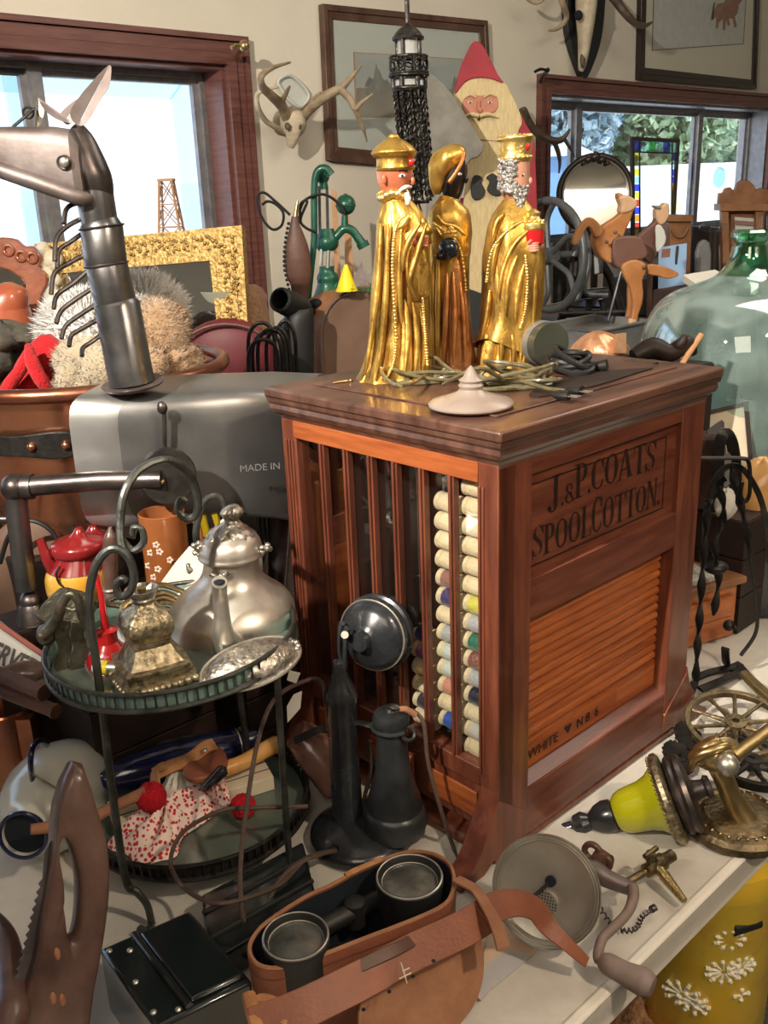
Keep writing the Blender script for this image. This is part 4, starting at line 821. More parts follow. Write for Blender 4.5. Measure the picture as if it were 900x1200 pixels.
m = MB(); m.tube(smooth([W(434, 868, PR[1]+.03), W(435, 900, PR[1]+.035), W(428, 930, PR[1]+.03), np.array([PR[0]-.05, PR[1]+.03, PB[2]+.02])], 5), .003, 7); m.build('cord', 'cordbrown', t)
m = MB(); q = W(343, 787, 1.13); m.prism([W(339, 786, 1.12), W(352, 789, 1.12), W(347, 801, 1.12), W(336, 797, 1.12)], (0, .001, 0)); tg = m.build('paper_tag', 'paper', t)
m = MB(); m.prism([W(354, 810, 1.13), W(352, 830, 1.13), W(337, 847, 1.13), W(336, 828, 1.13), W(344, 814, 1.13)], (0, .001, 0)); m.build('paper_tag', 'paper', t)
# ================================================ BINOCULARS IN LEATHER CASE
ZB = .865
rim = [(290, 1108), (293, 1125), (306, 1135), (330, 1136), (370, 1124), (413, 1108), (458, 1091), (499, 1074), (524, 1060), (533, 1044), (534, 1026), (527, 1010), (509, 1000), (486, 997), (465, 1001), (440, 1011), (413, 1022), (385, 1037), (356, 1051), (325, 1071), (303, 1088)]
RT = smooth([T(x, y, ZB) for x, y in rim], 3, True); cen = np.mean(RT, axis=0)
t = thing('binocular_case', 'worn brown leather binocular case standing open at the front of the table', 'case', cen*[1, 1, 0]+[0, 0, ZT])
def ringz(z, s=1., ins=0.):
    O = []
    for p in RT:
        d = p-cen; L = np.linalg.norm(d[:2]); q = cen+d*s*(1-ins/L); O.append(np.array([q[0], q[1], z]))
    return O
m = MB(); m.loft([ringz(ZT, .93, 0), ringz(ZT+.01, .96), ringz(ZT+.06, .985), ringz(ZB-.004, 1.0), ringz(ZB, 1., .0015), ringz(ZB, 1., .004), ringz(ZB-.01, 1., .005), ringz(ZT+.02, .96, .006)]); body = m.build('case_body', 'leather', t, angle=60)
m = MB(); m.loft([ringz(ZB-.002, 1., .0052), ringz(ZT+.02, .95, .008), ringz(ZT+.019, .93, .01)], cap=False); m.build('lining', 'lining', t)
m = MB(); RR_ = ringz(ZB+.0006, 1., .0026); m.tube(RR_, .0024, 6, closed=True); m.build('rim_edge', 'leather_worn', t)
m = MB(); m.tube([p+np.array([0, 0, .002]) for p in RR_[44:50]], .0033, 6); m.build('torn_edge', 'leather_edge', t)
m = MB(); m.loft([ringz(ZB-.012, 1.004), ringz(ZB-.0128, 1.006), ringz(ZB-.0136, 1.004)], cap=False); m.build('stitching', 'leather_dark', t)
bn = thing('binoculars', 'black binoculars upright inside the brown leather case', 'binoculars', cen*[1, 1, 0]+[0, 0, ZT+.03])
for (x, y, rr) in ((347, 1103, 38), (480, 1033, 38)):
    P = T(x, y, ZB+.004); k_ = 1/ppm(P); AA = axisM((P[0], P[1], 0), (0, 0, 1)); r = rr*k_
    m = MB(); m.lathe([(r*.75, ZT+.03), (r*.98, ZB-.03), (r, ZB-.004), (r*1.05, ZB+.003), (r*1.05, ZB+.010), (r*.95, ZB+.012), (r*.90, ZB+.009), (r*.86, ZB+.004), (r*.82, ZB+.001)], AA, 44, cap=False); b = m.build('barrel', 'rubber', bn)
    m = MB(); m.torus((P[0], P[1], ZB+.011), r*1.0, .0012); m.torus((P[0], P[1], ZB+.004), r*.87, .001); m.build('worn_ring', 'nickel', b)
    m = MB(); m.lathe([(r*.86, ZB+.003), (r*.6, ZB+.0055), (r*.3, ZB+.007), (.0005, ZB+.0075)], AA, 36); m.build('lens', 'lens', b)
Pb = [T(347, 1103, ZB-.03), T(480, 1033, ZB-.03)]; m = MB(); m.tube(Pb, .011, 12); m.build('bridge', 'rubber', bn)
m = MB(); q = (Pb[0]+Pb[1])/2; m.lathe([(.008, -.02), (.012, -.018), (.012, .012), (.008, .014)], axisM(q, (0, 0, 1)), 24); m.build('focus_wheel', 'rubber', bn)
# lid flap hanging in front, closing strap and buckle strap
fl = [(432, 1158), (470, 1136), (520, 1112), (560, 1098), (567, 1118), (566, 1150), (556, 1178), (540, 1200), (520, 1225), (440, 1230), (420, 1200)]
nF = np.array([.45, -.75, .42])
m = MB(); plate(m, fl, T(500, 1120, .83), nF, .004, 3); m.build('lid_flap', 'leather_worn', t, bevel=.0012)
m = MB(); Q = smooth([T(295, 1205, .86), T(350, 1184, .868), T(420, 1150, .870), T(480, 1118, .868), T(540, 1090, .862), T(570, 1072, .86)], 5)
def strap(m, Q, w, th, nrm):
    rings = []
    for i, p in enumerate(Q):
        a = Q[max(i-1, 0)]; b = Q[min(i+1, len(Q)-1)]; d = b-a; d /= np.linalg.norm(d); n_ = np.array(nrm(i/(len(Q)-1)), float); n_ -= d*(n_@d); n_ /= np.linalg.norm(n_); s_ = np.cross(n_, d)
        ww = w(i/(len(Q)-1)) if callable(w) else w
        rings.append([p+s_*ww/2+n_*th/2, p-s_*ww/2+n_*th/2, p-s_*ww/2-n_*th/2, p+s_*ww/2-n_*th/2])
    m.loft(rings)
strap(m, Q, .036, .0032, lambda t: (.3, -.55, .75)); m.build('front_strap', 'leather', t, bevel=.0008)
m = MB(); Q = smooth([T(565, 1074, .862), T(582, 1062, .858), T(606, 1058, .850), T(628, 1066, .835), T(642, 1085, .815), T(662, 1104, .80), T(688, 1128, .775)], 5)
strap(m, Q, lambda t: .034*(1-.65*t**1.5), .003, lambda t: (.25-.3*math.sin(3*t), -.5, .8)); m.build('strap_end', 'leather', t, bevel=.0008)
m = MB(); Q = smooth([T(402, 1142, .874), T(430, 1128, .878), T(465, 1112, .878), T(487, 1100, .872)], 4); strap(m, Q, .013, .004, lambda t: (.3, -.5, .8)); m.build('strap_loop', 'leather_dark', t, bevel=.001)
m = MB(); Q = smooth([T(534, 1030, .872), T(556, 1042, .875), T(570, 1062, .873), T(582, 1085, .868), T(590, 1112, .852)], 5); strap(m, Q, lambda t: .014+.004*t, .003, lambda t: (.5, -.4, .7)); m.build('shoulder_strap', 'leather_worn', t, bevel=.0008)
m = MB()
for x, y in ((426, 1183), (456, 1162), (484, 1144), (508, 1126)): m.sph(T(x, y, .874), (.0022, .0022, .0012), 10, 6)
m.build('strap_holes', 'lining', t)['kind'] = 'stuff'
m = MB(); 
for a, b in (((470, 1128), (477, 1152)), ((468, 1147), (482, 1140)), ((472, 1138), (480, 1134))): m.tube([T(*a, .8745), T(*b, .8745)], .0007, 5)
m.build('stitch_marks', 'cream', t)
m = MB(); m.tube(smooth([T(292, 1180, .86), T(304, 1170, .866), T(322, 1174, .868), T(337, 1186, .866), T(330, 1200, .862)], 4), .005, 8, flat=.5); m.tube(smooth([T(291, 1165, .86), T(296, 1185, .866), T(302, 1205, .862)], 4), .007, 8, flat=.5); m.build('buckle_knot', 'leather_edge', t)
m = MB(); m.prism(smooth([T(x, y, .7515) for x, y in ((560, 1170), (575, 1085), (600, 1062), (626, 1075), (632, 1105), (618, 1125), (575, 1160))], 2, True), (0, 0, .001)); 
tag(m.build('photo_card', 'paper_peach'), 'peach and grey printed card lying under the binocular case strap', 'card')
# ================================================ BLACK BOXES
def boxT(name, lab, cat, A_, B_, Cc, z, mt, group=None):
    a, b, c = T(*A_, z), T(*B_, z), T(*Cc, z); d = a+c-b
    t = thing(name, lab, cat, ((a+c)/2)*[1, 1, 0]+[0, 0, ZT]); m = MB(); m.prism([a, b, c, d], (0, 0, -(z-ZT))); m.build('box_body', mt, t, bevel=.004, seg=3); return t, a, b, c, d
t, a, b, c, d = boxT('metal_box', 'glossy black metal box with raised lid panel at the front left of the table', 'box', (116, 1112), (222, 1066), (296, 1150), .835, 'blackbox')
lp = lambda u, v, z=0: a+(b-a)*u+(d-a)*v+np.array([0, 0, z])
m = MB(); m.prism([lp(.40, .06), lp(.96, .06), lp(.96, .94), lp(.40, .94)], (0, 0, .006)); m.build('lid_panel', 'blackbox', t, bevel=.003, seg=3)
m = MB(); m.tube([lp(.36, .03, .003), lp(.36, .97, .003)], .004, 10); m.build('lid_bar', 'blackbox', t)
for u_, v_ in ((.07, .07), (.07, .85), (.24, .16), (.27, .93), (.36, .05), (.1, .5)): m = MB(); m.sph(lp(u_, v_, .0005), (.0035, .0035, .002), 12, 6); m.build('screw', 'nickel', t)
t, a, b, c, d = boxT('ringer_box', 'flat black wooden box lying between the tray stand and the telephone', 'box', (236, 1048), (355, 985), (372, 1055), .79, 'blackbox')
m = MB(); 
for v_ in (.3, .7): m.tube([a+(d-a)*v_+np.array([0, 0, .001]), b+(c-b)*v_+np.array([0, 0, .001])], .003, 8)
m.build('box_ribs', 'rubber', t)
# ================================================ HAND SAW
n_ = np.array([.55, -.80, .25]); n_ /= np.linalg.norm(n_); PS = T(80, 1150, .84)
t = thing('hand_saw', 'old hand saw with a big dark wooden handle standing up at the front left corner', 'saw', T(80, 1190)*[1, 1, 0]+[0, 0, ZT])
out = [(80, 895), (88, 890), (97, 896), (104, 918), (112, 945), (121, 975), (125, 1010), (124, 1050), (119, 1090), (112, 1130), (104, 1170), (97, 1215), (60, 1230), (8, 1225), (20, 1175), (38, 1120), (46, 1075), (54, 1030), (60, 990), (63, 950), (70, 920)]
hol = [(68, 980), (75, 981), (82, 1000), (88, 1030), (89, 1060), (87, 1082), (82, 1095), (76, 1092), (74, 1072), (73, 1048), (69, 1020), (65, 998)]
Oq = smooth([onp(x, y, PS, n_) for x, y in out], 3, True); Iq = smooth([onp(x, y, PS, n_) for x, y in hol], 5, True)
def annulus(mb, O, I, n, t):                                  # plate with a hole, rounded edges
    co = np.mean(I, axis=0); X = np.array([1, 0, 0]) - n*n[0]; X /= np.linalg.norm(X); Y = np.cross(n, X); N = 72
    def at(L, th):
        best = None; d = X*math.cos(th)+Y*math.sin(th); e = -X*math.sin(th)+Y*math.cos(th)
        for i in range(len(L)):
            p, q = L[i]-co, L[(i+1) % len(L)]-co; a, b = p@e, q@e
            if (a <= 0) != (b <= 0):
                s = a/(a-b); r = (p+(q-p)*s)@d
                if r > 0 and (best is None or r > best): best = r
        return co+d*(best or .01)
    rings = []
    for (f, h) in ((0, .0), (.06, .42), (.2, .5), (.8, .5), (.94, .42), (1, 0), (.94, -.42), (.8, -.5), (.2, -.5), (.06, -.42)):
        rg = []
        for k in range(N):
            o1, i1 = at(O, 2*PI*k/N), at(I, 2*PI*k/N); rg.append(i1+(o1-i1)*f+n*t*h)
        rings.append(rg)
    mb.loft(rings, closed=True)
m = MB(); annulus(m, Oq, Iq, n_, .036); m.build('handle', 'sawwood', t, angle=60)
teeth = [(52, 990)]; N = 17
for i in range(N):
    y = 1030+i*10; x = 44-(i/16)*40+6; teeth += [(x+(3 if i < 0 else 0), y), (x-5, y+6)]
bl = [(60, 985), (52, 1000)]+teeth[1:]+[(0, 1210), (60, 1210), (75, 1100)]
m = MB(); plate(m, bl, PS, n_, .0015); m.build('blade', 'sawblade', t)
for x, y in ((67, 1118), (62, 1170), (73, 1172)): m = MB(); m.sph(onp(x, y, PS+n_*.017, n_), (.0035, .0035, .008), 12, 8); m.build('rivet', 'leather_worn', t)
m = MB(); m.tube(smooth([T(-12, 1075, .84), T(2, 1100, .85), T(10, 1140, .85), T(12, 1190, .85), T(0, 1230, .84)], 5), [.010, .016, .018, .018, .014], 14); m.sph(T(-4, 1205, .77), (.03, .02, .022)); 
tag(m.build('wooden_tool', 'sawwood'), 'brown wooden tool handle cut off by the bottom left corner', 'handle')
# ================================================ ENAMEL POT, LADLE, COPPER CAN, TUBES, SIGN
t = thing('enamel_pot', 'white enamel pot with navy rim lying on its side at the left edge', 'pot', T(60, 985)); P = W(66, 935, 1.16)
ax = W(27, 978, 1.03)-W(80, 915, 1.20); ax /= np.linalg.norm(ax); mo = W(27, 979, 1.03)
A = axisM(mo, ax); L_ = np.linalg.norm(mo-W(80, 915, 1.20)); 
m = MB(); m.lathe([(.002, -.20), (.045, -.20), (.06, -.19), (.070, -.15), (.070, -.10), (.058, -.055), (.038, -.032), (.030, -.02), (.030, 0), (.028, -.001), (.027, -.02), (.03, -.03)], A, 48); m.build('body', 'enamel_white', t)
m = MB(); m.torus(mo, .0305, .0028, ax); m.build('rim', 'navy', t)
m = MB(); m.lathe([(.029, -.008), (.002, -.02)], A, 32); m.build('inside', 'lining', t)
m = MB(); m.tube(smooth([W(38, 912, 1.06), W(36, 895, 1.05), W(38, 877, 1.06), W(46, 869, 1.09), W(55, 872, 1.12)], 5), .006, 10, flat=.6); m.build('handle', 'navy', t)
m = MB(); m.tube(smooth([W(40, 908, 1.07), W(55, 918, 1.07), W(75, 930, 1.09)], 4), .002, 6); m.build('handle_bracket', 'nickel', t)
m = MB(); m.tube(smooth([W(36, 972, 1.00), W(60, 969, 1.01), W(100, 962, 1.03), W(130, 947, 1.05), W(158, 934, 1.07), W(172, 928, 1.075)], 5), [.0065, .008, .008, .0075, .009], 12)
tag(m.build('stirring_stick', 'leather_worn'), 'orange brown wooden stick lying from the enamel pot to the lower tray', 'stick')
P = T(16, 903, .75); t = thing('copper_can', 'shiny copper can behind the white enamel pot at the left edge', 'can', P)
m = MB(); A = axisM(P, (0, 0, 1)); m.lathe([(.056, 0), (.058, .004), (.058, .12), (.060, .124), (.058, .127), (.056, .124), (.055, .02)], A, 44, cap=True); m.build('body', 'copper', t)
m = MB(); m.b2(P[0]+.04, P[0]+.062, P[1]-.05, P[1]-.03, .76, .87); m.build('seam', 'copper_dark', t)
for i, (a, b, ra, rb_, lab) in enumerate((((-20, 782), (52, 812), .010, .010, 'upper of two dark brown tubes poking in from the left edge'), ((-20, 800), (66, 834), .010, .009, 'lower of two dark brown tubes poking in from the left edge'))):
    m = MB(); p, q = W(*a, 1.16), W(*b, 1.09); m.tube([p, (p+q)/2, q-.0*(q-p)], [ra, ra, rb_], 14); m.tube([q-(q-p)*.04, q], rb_*1.12, 14); tag(m.build('metal_tube', 'leather_dark'), lab, 'tube', 'dark tubes at the left edge')
m = MB(); m.sph(W(30, 787, 1.18), (.035, .02, .014), 18, 12); tag(m.build('darning_egg', 'sawwood'), 'brown rounded wooden knob above the dark tubes at the left edge', 'wooden knob')
SP = W(20, 765, 1.22); nS = np.array([.15, -.85, .5]); nS /= np.linalg.norm(nS)
t = thing('sign', 'white sign with black capital letters and a red edge leaning at the left edge', 'sign', SP-[0, 0, .1])
m = MB(); plate(m, [(-70, 690), (2, 729), (50, 768), (56, 806), (10, 790), (-70, 760)], SP, nS, .004); m.build('board', 'sign_white', t)
m = MB(); m.tube([onp(-70, 684, SP+nS*.004, nS), onp(53, 769, SP+nS*.004, nS)], .004, 8); m.build('edge', 'signred', t)
X = onp(40, 782, SP, nS)-onp(0, 763, SP, nS); X /= np.linalg.norm(X); Y = np.cross(nS, X)
m = MB(); ks = 1/ppm(SP); textmesh(m, 'RESERVED', onp(-42, 758, SP+nS*.0006, nS)+X*0, X, Y, 31*ks, bold=.03, sx=.62); m.build('sign_lettering', 'ink', t)
# ================================================ TWO TIER TRAY STAND
CU = W(204, 757, 1.08); CL = T(236, 948, ZT+.045); RU = .5*286/ppm(CU); RL = .5*262/ppm(CL)
CL = T(233, 944, ZT+.04); RL = .5*256/ppm(CL)
t = TS_ = thing('tray_stand', 'two tier wrought iron stand with pierced gallery trays, at the left of the telephone', 'stand', CL*[1, 1, 0]+[0, 0, ZT])
def gallery(c, R, tilt, key, h=.021, n=84):
    m = MB(); A = axisM(c, tilt); hh = h
    ring = lambda r, z: [np.array(A @ Vector((r*math.cos(2*PI*i/72), r*math.sin(2*PI*i/72), z))) for i in range(72)]
    m.tube(ring(R, 0), .0035, 8, closed=True); m.tube(ring(R, hh), .0028, 8, closed=True);
    for i in range(n):
        a = 2*PI*i/n; p = np.array(A @ Vector((R*math.cos(a), R*math.sin(a), 0))); q = np.array(A @ Vector((R*math.cos(a), R*math.sin(a), hh))); m.tube([p, (p+q)/2, q], [.0021, .0012, .0021], 5)
    m.build('gallery_rim', key, t)
    m = MB(); m.lathe([(R-.001, -.003), (R-.001, .0005), (R-.008, .001)], A, 64); m.build('tray_plate', 'wrought', t)
    m = MB(); m.lathe([(R-.006, .0008), (R-.006, .0028)], A, 64); m.build('tray_glass', 'tray_glass', t)
    m = MB(); m.lathe([(R-.004, .001), (R-.004, hh*.9)], A, 64, cap=False); m.build('tray_band', 'teal_metal' if key == 'wrought' else 'iron', t)
    return A
AU_ = gallery(CU, RU, (-.04, -.02, 1), 'wrought'); AL_ = gallery(CL, RL, (0, 0, 1), 'iron')
ZU = CU[2]+.003; ZL = CL[2]+.003
m = MB(); P_ = [T(178, 1082, ZT+.004), W(172, 1060, .955), W(160, 1045, .955), W(150, 1038, .958), W(143, 1010, .96), W(136, 960, .965), W(128, 900, .965), W(121, 840, .965), W(113, 780, .965), W(106, 730, .965), W(105, 695, .965), W(113, 662, .966), W(130, 643, .968), W(148, 650, .968), W(157, 672, .968), W(153, 692, .968), W(142, 699, .968), W(136, 688, .968), W(142, 678, .968), W(149, 681, .968)]
m.tube(smooth(P_, 6), [.0045, .005, .005, .005, .005, .0048, .0045, .0036], 9); m.tube(smooth([T(178, 1082, ZT+.004), T(172, 1092, ZT+.012), T(163, 1088, ZT+.014)], 4), .005, 8); m.build('leg', 'wrought', t)
m = MB(); P_ = [W(152, 655, .975), W(143, 640, .98), W(141, 610, .99), W(147, 575, 1.0), W(165, 550, 1.02), W(195, 539, 1.04), W(220, 553, 1.06), W(231, 580, 1.07), W(230, 603, 1.07), W(218, 607, 1.07), W(208, 597, 1.07), W(212, 585, 1.07), W(219, 588, 1.07)]
m.tube(smooth(P_, 6), [.0048, .005, .005, .005, .0036], 9); m.tube(smooth([W(141, 630, .985), W(155, 645, .985), W(168, 636, .985), W(166, 620, .985), W(156, 618, .985), W(155, 627, .985)], 5), [.0045, .004, .003], 8); m.build('handle', 'wrought', t)
m = MB(); cr = CU+np.array([.05, .13, 0]); P_ = [np.array([cr[0]+.03, cr[1]-.012, ZT+.004]), np.array([cr[0]+.01, cr[1], CL[2]]), np.array([cr[0]-.005, cr[1], CU[2]]), W(232, 640, cr[1]), W(233, 605, cr[1]), W(242, 585, cr[1]), W(257, 582, cr[1]), W(264, 598, cr[1])]
m.tube(smooth(P_, 5), [.005, .005, .004], 9); m.build('leg', 'wrought', t)
m = MB(); q = CU+np.array([.135, -.06, 0]); P_ = [np.array([q[0]+.01, q[1]-.012, ZT+.004]), np.array([q[0]+.0, q[1]+.01, ZT+.03]), np.array([q[0]-.004, q[1]+.004, CL[2]+.02]), np.array([q[0], q[1], CU[2]])]
m.tube(smooth(P_, 5), .0045, 8); m.build('leg', 'wrought', t)
# silver teapot
P = W(272, 781, CU[1]+.055); P[2] = ZU+.002
t = thing('teapot', 'tarnished silver teapot with ornate lid standing on the upper tray', 'teapot', P)
BR = [(788, 238, 308), (780, 224, 322), (767, 209, 336), (752, 199, 344), (737, 195, 347), (723, 196, 346), (710, 199, 344), (699, 207, 336), (689, 219, 323), (679, 231, 311), (668, 237, 305), (654, 239, 303)]
m = MB(); sil(m, BR, P, 1., 4, 56); body = m.build('body', 'silver', t)
m = MB(); sil(m, [(653, 236, 306), (650, 232, 309), (646, 233, 308), (641, 234, 307), (633, 237, 304), (627, 243, 299), (622, 248, 293)], P, 1., 3, 48); lid = m.build('lid', 'silver', t)
m = MB(); sil(m, [(627, 243, 298), (621, 247, 293), (615, 256, 285), (610, 262, 280), (606, 262, 281), (600, 259, 285), (595, 263, 283), (592, 268, 279)], P, 1., 3, 40, lambda an, t: 1+.12*math.sin(7*an+9*t)*math.sin(5*an)); m.build('finial', 'silver_orn', lid)
rp = .5*76/ppm([P[0], P[1], 1.15]); zr_ = zat(P, 656)
for k in range(5):
    m = MB(); a = 2*PI*k/5-.25
    for j in range(9): b = a+(j-4)*.055; m.sph((P[0]+rp*math.cos(b)*1.02, P[1]+rp*math.sin(b)*1.02, zr_-.003-.011*(1-abs(j-4)/4)*random.random()), .0032, 7, 5)
    m.build('grape_ornament', 'silver_orn', t)
for dx, (x, y) in ((-1, (232, 643)), (1, (312, 645))):
    m = MB(); q = W(x, y, P[1]-.01)
    for j in range(7): m.sph(q+np.array([random.uniform(-.006, .006), random.uniform(-.004, .004), random.uniform(-.006, .008)]), .004, 8, 6)
    m.build('rim_ornament', 'silver_orn', t)
m = MB(); Q = smooth([W(282, 768, P[1]-.065), W(268, 757, P[1]-.085), W(261, 742, P[1]-.098), W(260, 720, P[1]-.100), W(258, 698, P[1]-.104), W(257, 682, P[1]-.116)], 5)
m.tube(Q, [.022, .020, .0135, .0095, .0088, .0092], 20); sp = m.build('spout', 'silver', t)
m = MB(); m.sph(Q[-1]+(Q[-1]-Q[-2])*.05, (.0068, .0068, .0025), 16, 8); m.build('spout_opening', 'lining', sp)
m = MB()
m.sph(Q[4]+[0, .004, -.004], (.021, .012, .018), 16, 10)
for k in range(24): a = 2*PI*k/24; c = Q[3]; m.sph(c+np.array([.020*math.cos(a), -.008+.01*math.sin(a), .010*math.sin(a)]), .004, 7, 5)
m.build('spout_ornament', 'silver_orn', sp)
m = MB(); m.tube(smooth([P+[.0, .05, .12], P+[.0, .09, .10], P+[.0, .10, .06], P+[.0, .08, .03]], 5), .007, 10); m.build('handle', 'silver', t)
m = MB(); m.lathe([(.038, 0), (.040, .003), (.034, .008)], axisM([P[0], P[1], ZU-.001], (0, 0, 1)), 40); m.build('foot_ring', 'silver_orn', t)
# dish lid lying tilted
P = W(292, 787, CU[1]-.055); X = W(350, 757, CU[1]-.045)-W(236, 801, CU[1]-.105); LX = np.linalg.norm(X)/2; X /= np.linalg.norm(X); N_ = np.array([-.35, -.62, .72]); N_ -= X*(N_@X); N_ /= np.linalg.norm(N_); Y = np.cross(N_, X); c = (W(350, 757, CU[1]-.045)+W(236, 801, CU[1]-.105))/2
t = thing('dish_lid', 'oval chased silver dish lid leaning on the front of the teapot', 'lid', c); Md = frameM(c, X, Y, N_)
m = MB(); m.lathe([(LX, 0), (LX, .002), (LX*.93, .003), (LX*.9, .006), (LX*.72, .014), (LX*.4, .020), (.001, .022)], Md, 56, sy=.52); m.build('cover', 'silver_orn', t, angle=60)
m = MB(); m.tube([np.array(Md @ Vector((LX*math.cos(a), LX*.52*math.sin(a), .001))) for a in np.linspace(0, 2*PI, 56)[:-1]], .0022, 7, closed=True); m.build('rim', 'silver', t)
m = MB(); q = np.array(Md @ Vector((LX*.88, 0, .004)))
for k in range(8): a = k*.8; m.sph(q+np.array([.006*math.cos(a), .004*math.sin(a), .004*math.sin(a)]), .0038, 8, 6)
m.build('knob_ornament', 'silver_orn', t)
# inkwell
P = W(182, 815, CU[1]-.085); P[2] = ZU; k_ = 1/ppm(P)
t = thing('inkwell', 'ornate square brass inkwell with tall cup on the upper tray', 'inkwell', P)
def sq(mb, prof, P, rot, fn=None, n=40):
    rings = []
    for r, z in prof:
        rg = []
        for j in range(n):
            a = 2*PI*j/n; ca, sa = math.cos(a), math.sin(a); q = r/max(abs(ca), abs(sa))**.75; q *= (fn(a, z) if fn else 1)
            rg.append(P+np.array([q*math.cos(a+rot), q*math.sin(a+rot), z]))
        rings.append(rg)
    mb.loft(rings)
m = MB(); sq(m, [(42*k_, 0), (44*k_, 3*k_), (44*k_, 9*k_), (38*k_, 11*k_), (38*k_, 18*k_), (40*k_, 20*k_), (40*k_, 24*k_), (33*k_, 26*k_), (27*k_, 36*k_), (22*k_, 46*k_), (24*k_, 48*k_), (24*k_, 52*k_), (18*k_, 54*k_)], P, .5, None); m.build('base', 'brass_orn', t, angle=30)
m = MB(); sq(m, [(18*k_, 50*k_), (24*k_, 56*k_), (28*k_, 66*k_), (27*k_, 76*k_), (22*k_, 84*k_), (12*k_, 90*k_), (9*k_, 96*k_)], P, .5, lambda a, z: 1+.04*math.sin(8*a)); m.build('body', 'brass_orn', t)
m = MB(); m.lathe([(8*k_, 94*k_), (12*k_, 96*k_), (14*k_, 100*k_), (13*k_, 102*k_), (18*k_, 110*k_), (19*k_, 112*k_), (17*k_, 112*k_), (11*k_, 103*k_), (2*k_, 102*k_)], axisM(P, (0, 0, 1)), 36); m.build('cup', 'silver_orn', t)
m = MB(); m.lathe([(4*k_, 102*k_), (5*k_, 110*k_), (6*k_, 113*k_), (1*k_, 115*k_)], axisM(P, (0, 0, 1)), 16); m.build('stopper', 'brass', t)
m = MB()
for k in range(40):
    a = 2*PI*k/40; q = 43*k_/max(abs(math.cos(a)), abs(math.sin(a)))**.75; m.sph(P+np.array([q*math.cos(a+.5), q*math.sin(a+.5), 5*k_]), .0048, 8, 6)
m.build('scroll_feet', 'brass_orn', t)
# nutcracker with two wavy legs, stacked plate
P = W(85, 808, CU[1]-.03); P[2] = ZU; Yn = CU[1]-.045
t = thing('nutcracker', 'dark bronze lever nutcracker with two wavy legs on the left of the upper tray', 'nutcracker', P)
for L in ([(76, 725), (72, 742), (76, 758), (71, 775), (75, 790), (70, 808)], [(93, 728), (90, 745), (95, 760), (90, 778), (92, 792), (88, 812)]):
    m = MB(); Q = smooth(pth(L, Yn), 4); rings = []
    strap(m, Q, .016, .006, lambda t: (.35, -.9, .1)); m.build('leg', 'bronze', t, bevel=.001)
m = MB(); Q = smooth(pth([(50, 745), (58, 738), (68, 722), (74, 705), (84, 696), (93, 705), (97, 722), (105, 735)], Yn-.005), 4); m.tube(Q, [.008, .007, .006, .006, .007], 10); m.torus(W(84, 705, Yn-.005), .010, .003, (0, 1, 0)); m.sph(W(54, 744, Yn), (.012, .010, .014), 12, 8); m.build('jaw', 'bronze', t)
m = MB(); Q = smooth(pth([(52, 738), (64, 728), (70, 715)], Yn), 3); m.tube(Q, .006, 8); m.build('joint', 'bronze', t)
m = MB(); Xd = W(92, 690, CU[1]+.02); plate(m, [(40, 723), (62, 694), (78, 687), (110, 700), (96, 725), (70, 735)], W(75, 705, CU[1]+.01), (-.25, -.6, .75), .012, 2); tag(m.build('bronze_bookend', 'bronze', bevel=.003), 'tilted dark bronze plate behind the nutcracker on the upper tray', 'plate')
# red vase
P = W(126, 785, CU[1]-.03); P[2] = ZU; t = thing('bud_vase', 'small red bud vase with very long thin neck on the upper tray', 'vase', P)
m = MB(); sil(m, [(790, 110, 142), (780, 102, 150), (765, 102, 150), (755, 110, 142), (748, 116, 135)], P, 1., 4, 32); m.build('body', 'red_gloss', t)
m = MB(); sil(m, [(754, 112, 139), (750, 113, 138), (742, 114, 137), (738, 113, 138), (736, 118, 130)], P, 1., 1, 28); m.tube(pth([(124, 740), (119, 700), (113, 672)], P[1]), [.0055, .0035, .0035], 10); m.build('neck', 'red_gloss', t)
P = W(126, 797, CU[1]-.075); P[2] = ZU+.009; m = MB(); m.tube([P+[-.013, .004, 0], P+[-.002, 0, 0]], .0085, 14); m.use('yellow'); m.tube([P+[-.002, 0, 0], P+[.004, -.001, 0]], .0086, 14); m.mats = []; 
m = MB(); m.use('white_paint').tube([P+[-.013, .004, 0], P+[-.002, 0, 0]], .0085, 14); m.use('yellow').tube([P+[-.002, 0, 0], P+[.004, -.001, 0]], .0087, 14); m.use('nickel').tube([P+[.004, -.001, 0], P+[.015, -.003, 0]], .008, 14)
tag(m.build('small_tube', None), 'tiny white, yellow and silver tube lying on the upper tray', 'tube')
# tangle of wire chain behind the inkwell
rnd = random.Random(3); t = thing('chain_bundle', 'heap of dull brass chain and hooks on the upper tray behind the inkwell', 'chain', W(190, 715, CU[1]+.03))
for i in range(7):
    m = MB(); y0_ = 690+i*5; m.tube(smooth([W(148+rnd.uniform(-6, 6), y0_+15, CU[1]+rnd.uniform(0, .04)), W(165, y0_+rnd.uniform(-8, 8), CU[1]+.03), W(190, y0_-6+rnd.uniform(-8, 8), CU[1]+.05), W(215, y0_+rnd.uniform(-4, 8), CU[1]+.06)], 6), .0035, 7); m.build('strand', 'brass_dark', t)
m = MB(); m.tube(smooth([W(160, 755, CU[1]-.02), W(146, 725, CU[1]-.02), W(145, 710, CU[1]-.01), W(165, 700, CU[1]+.02)], 5), .004, 8); m.build('hook', 'brass', t)
m = MB(); m.tube([W(110, 706, CU[1]+.03), W(160, 712, CU[1]+.0)], .004, 8); tag(m.build('brass_rod', 'brass_dark'), 'thin dull brass rod lying behind the red bud vase', 'rod')
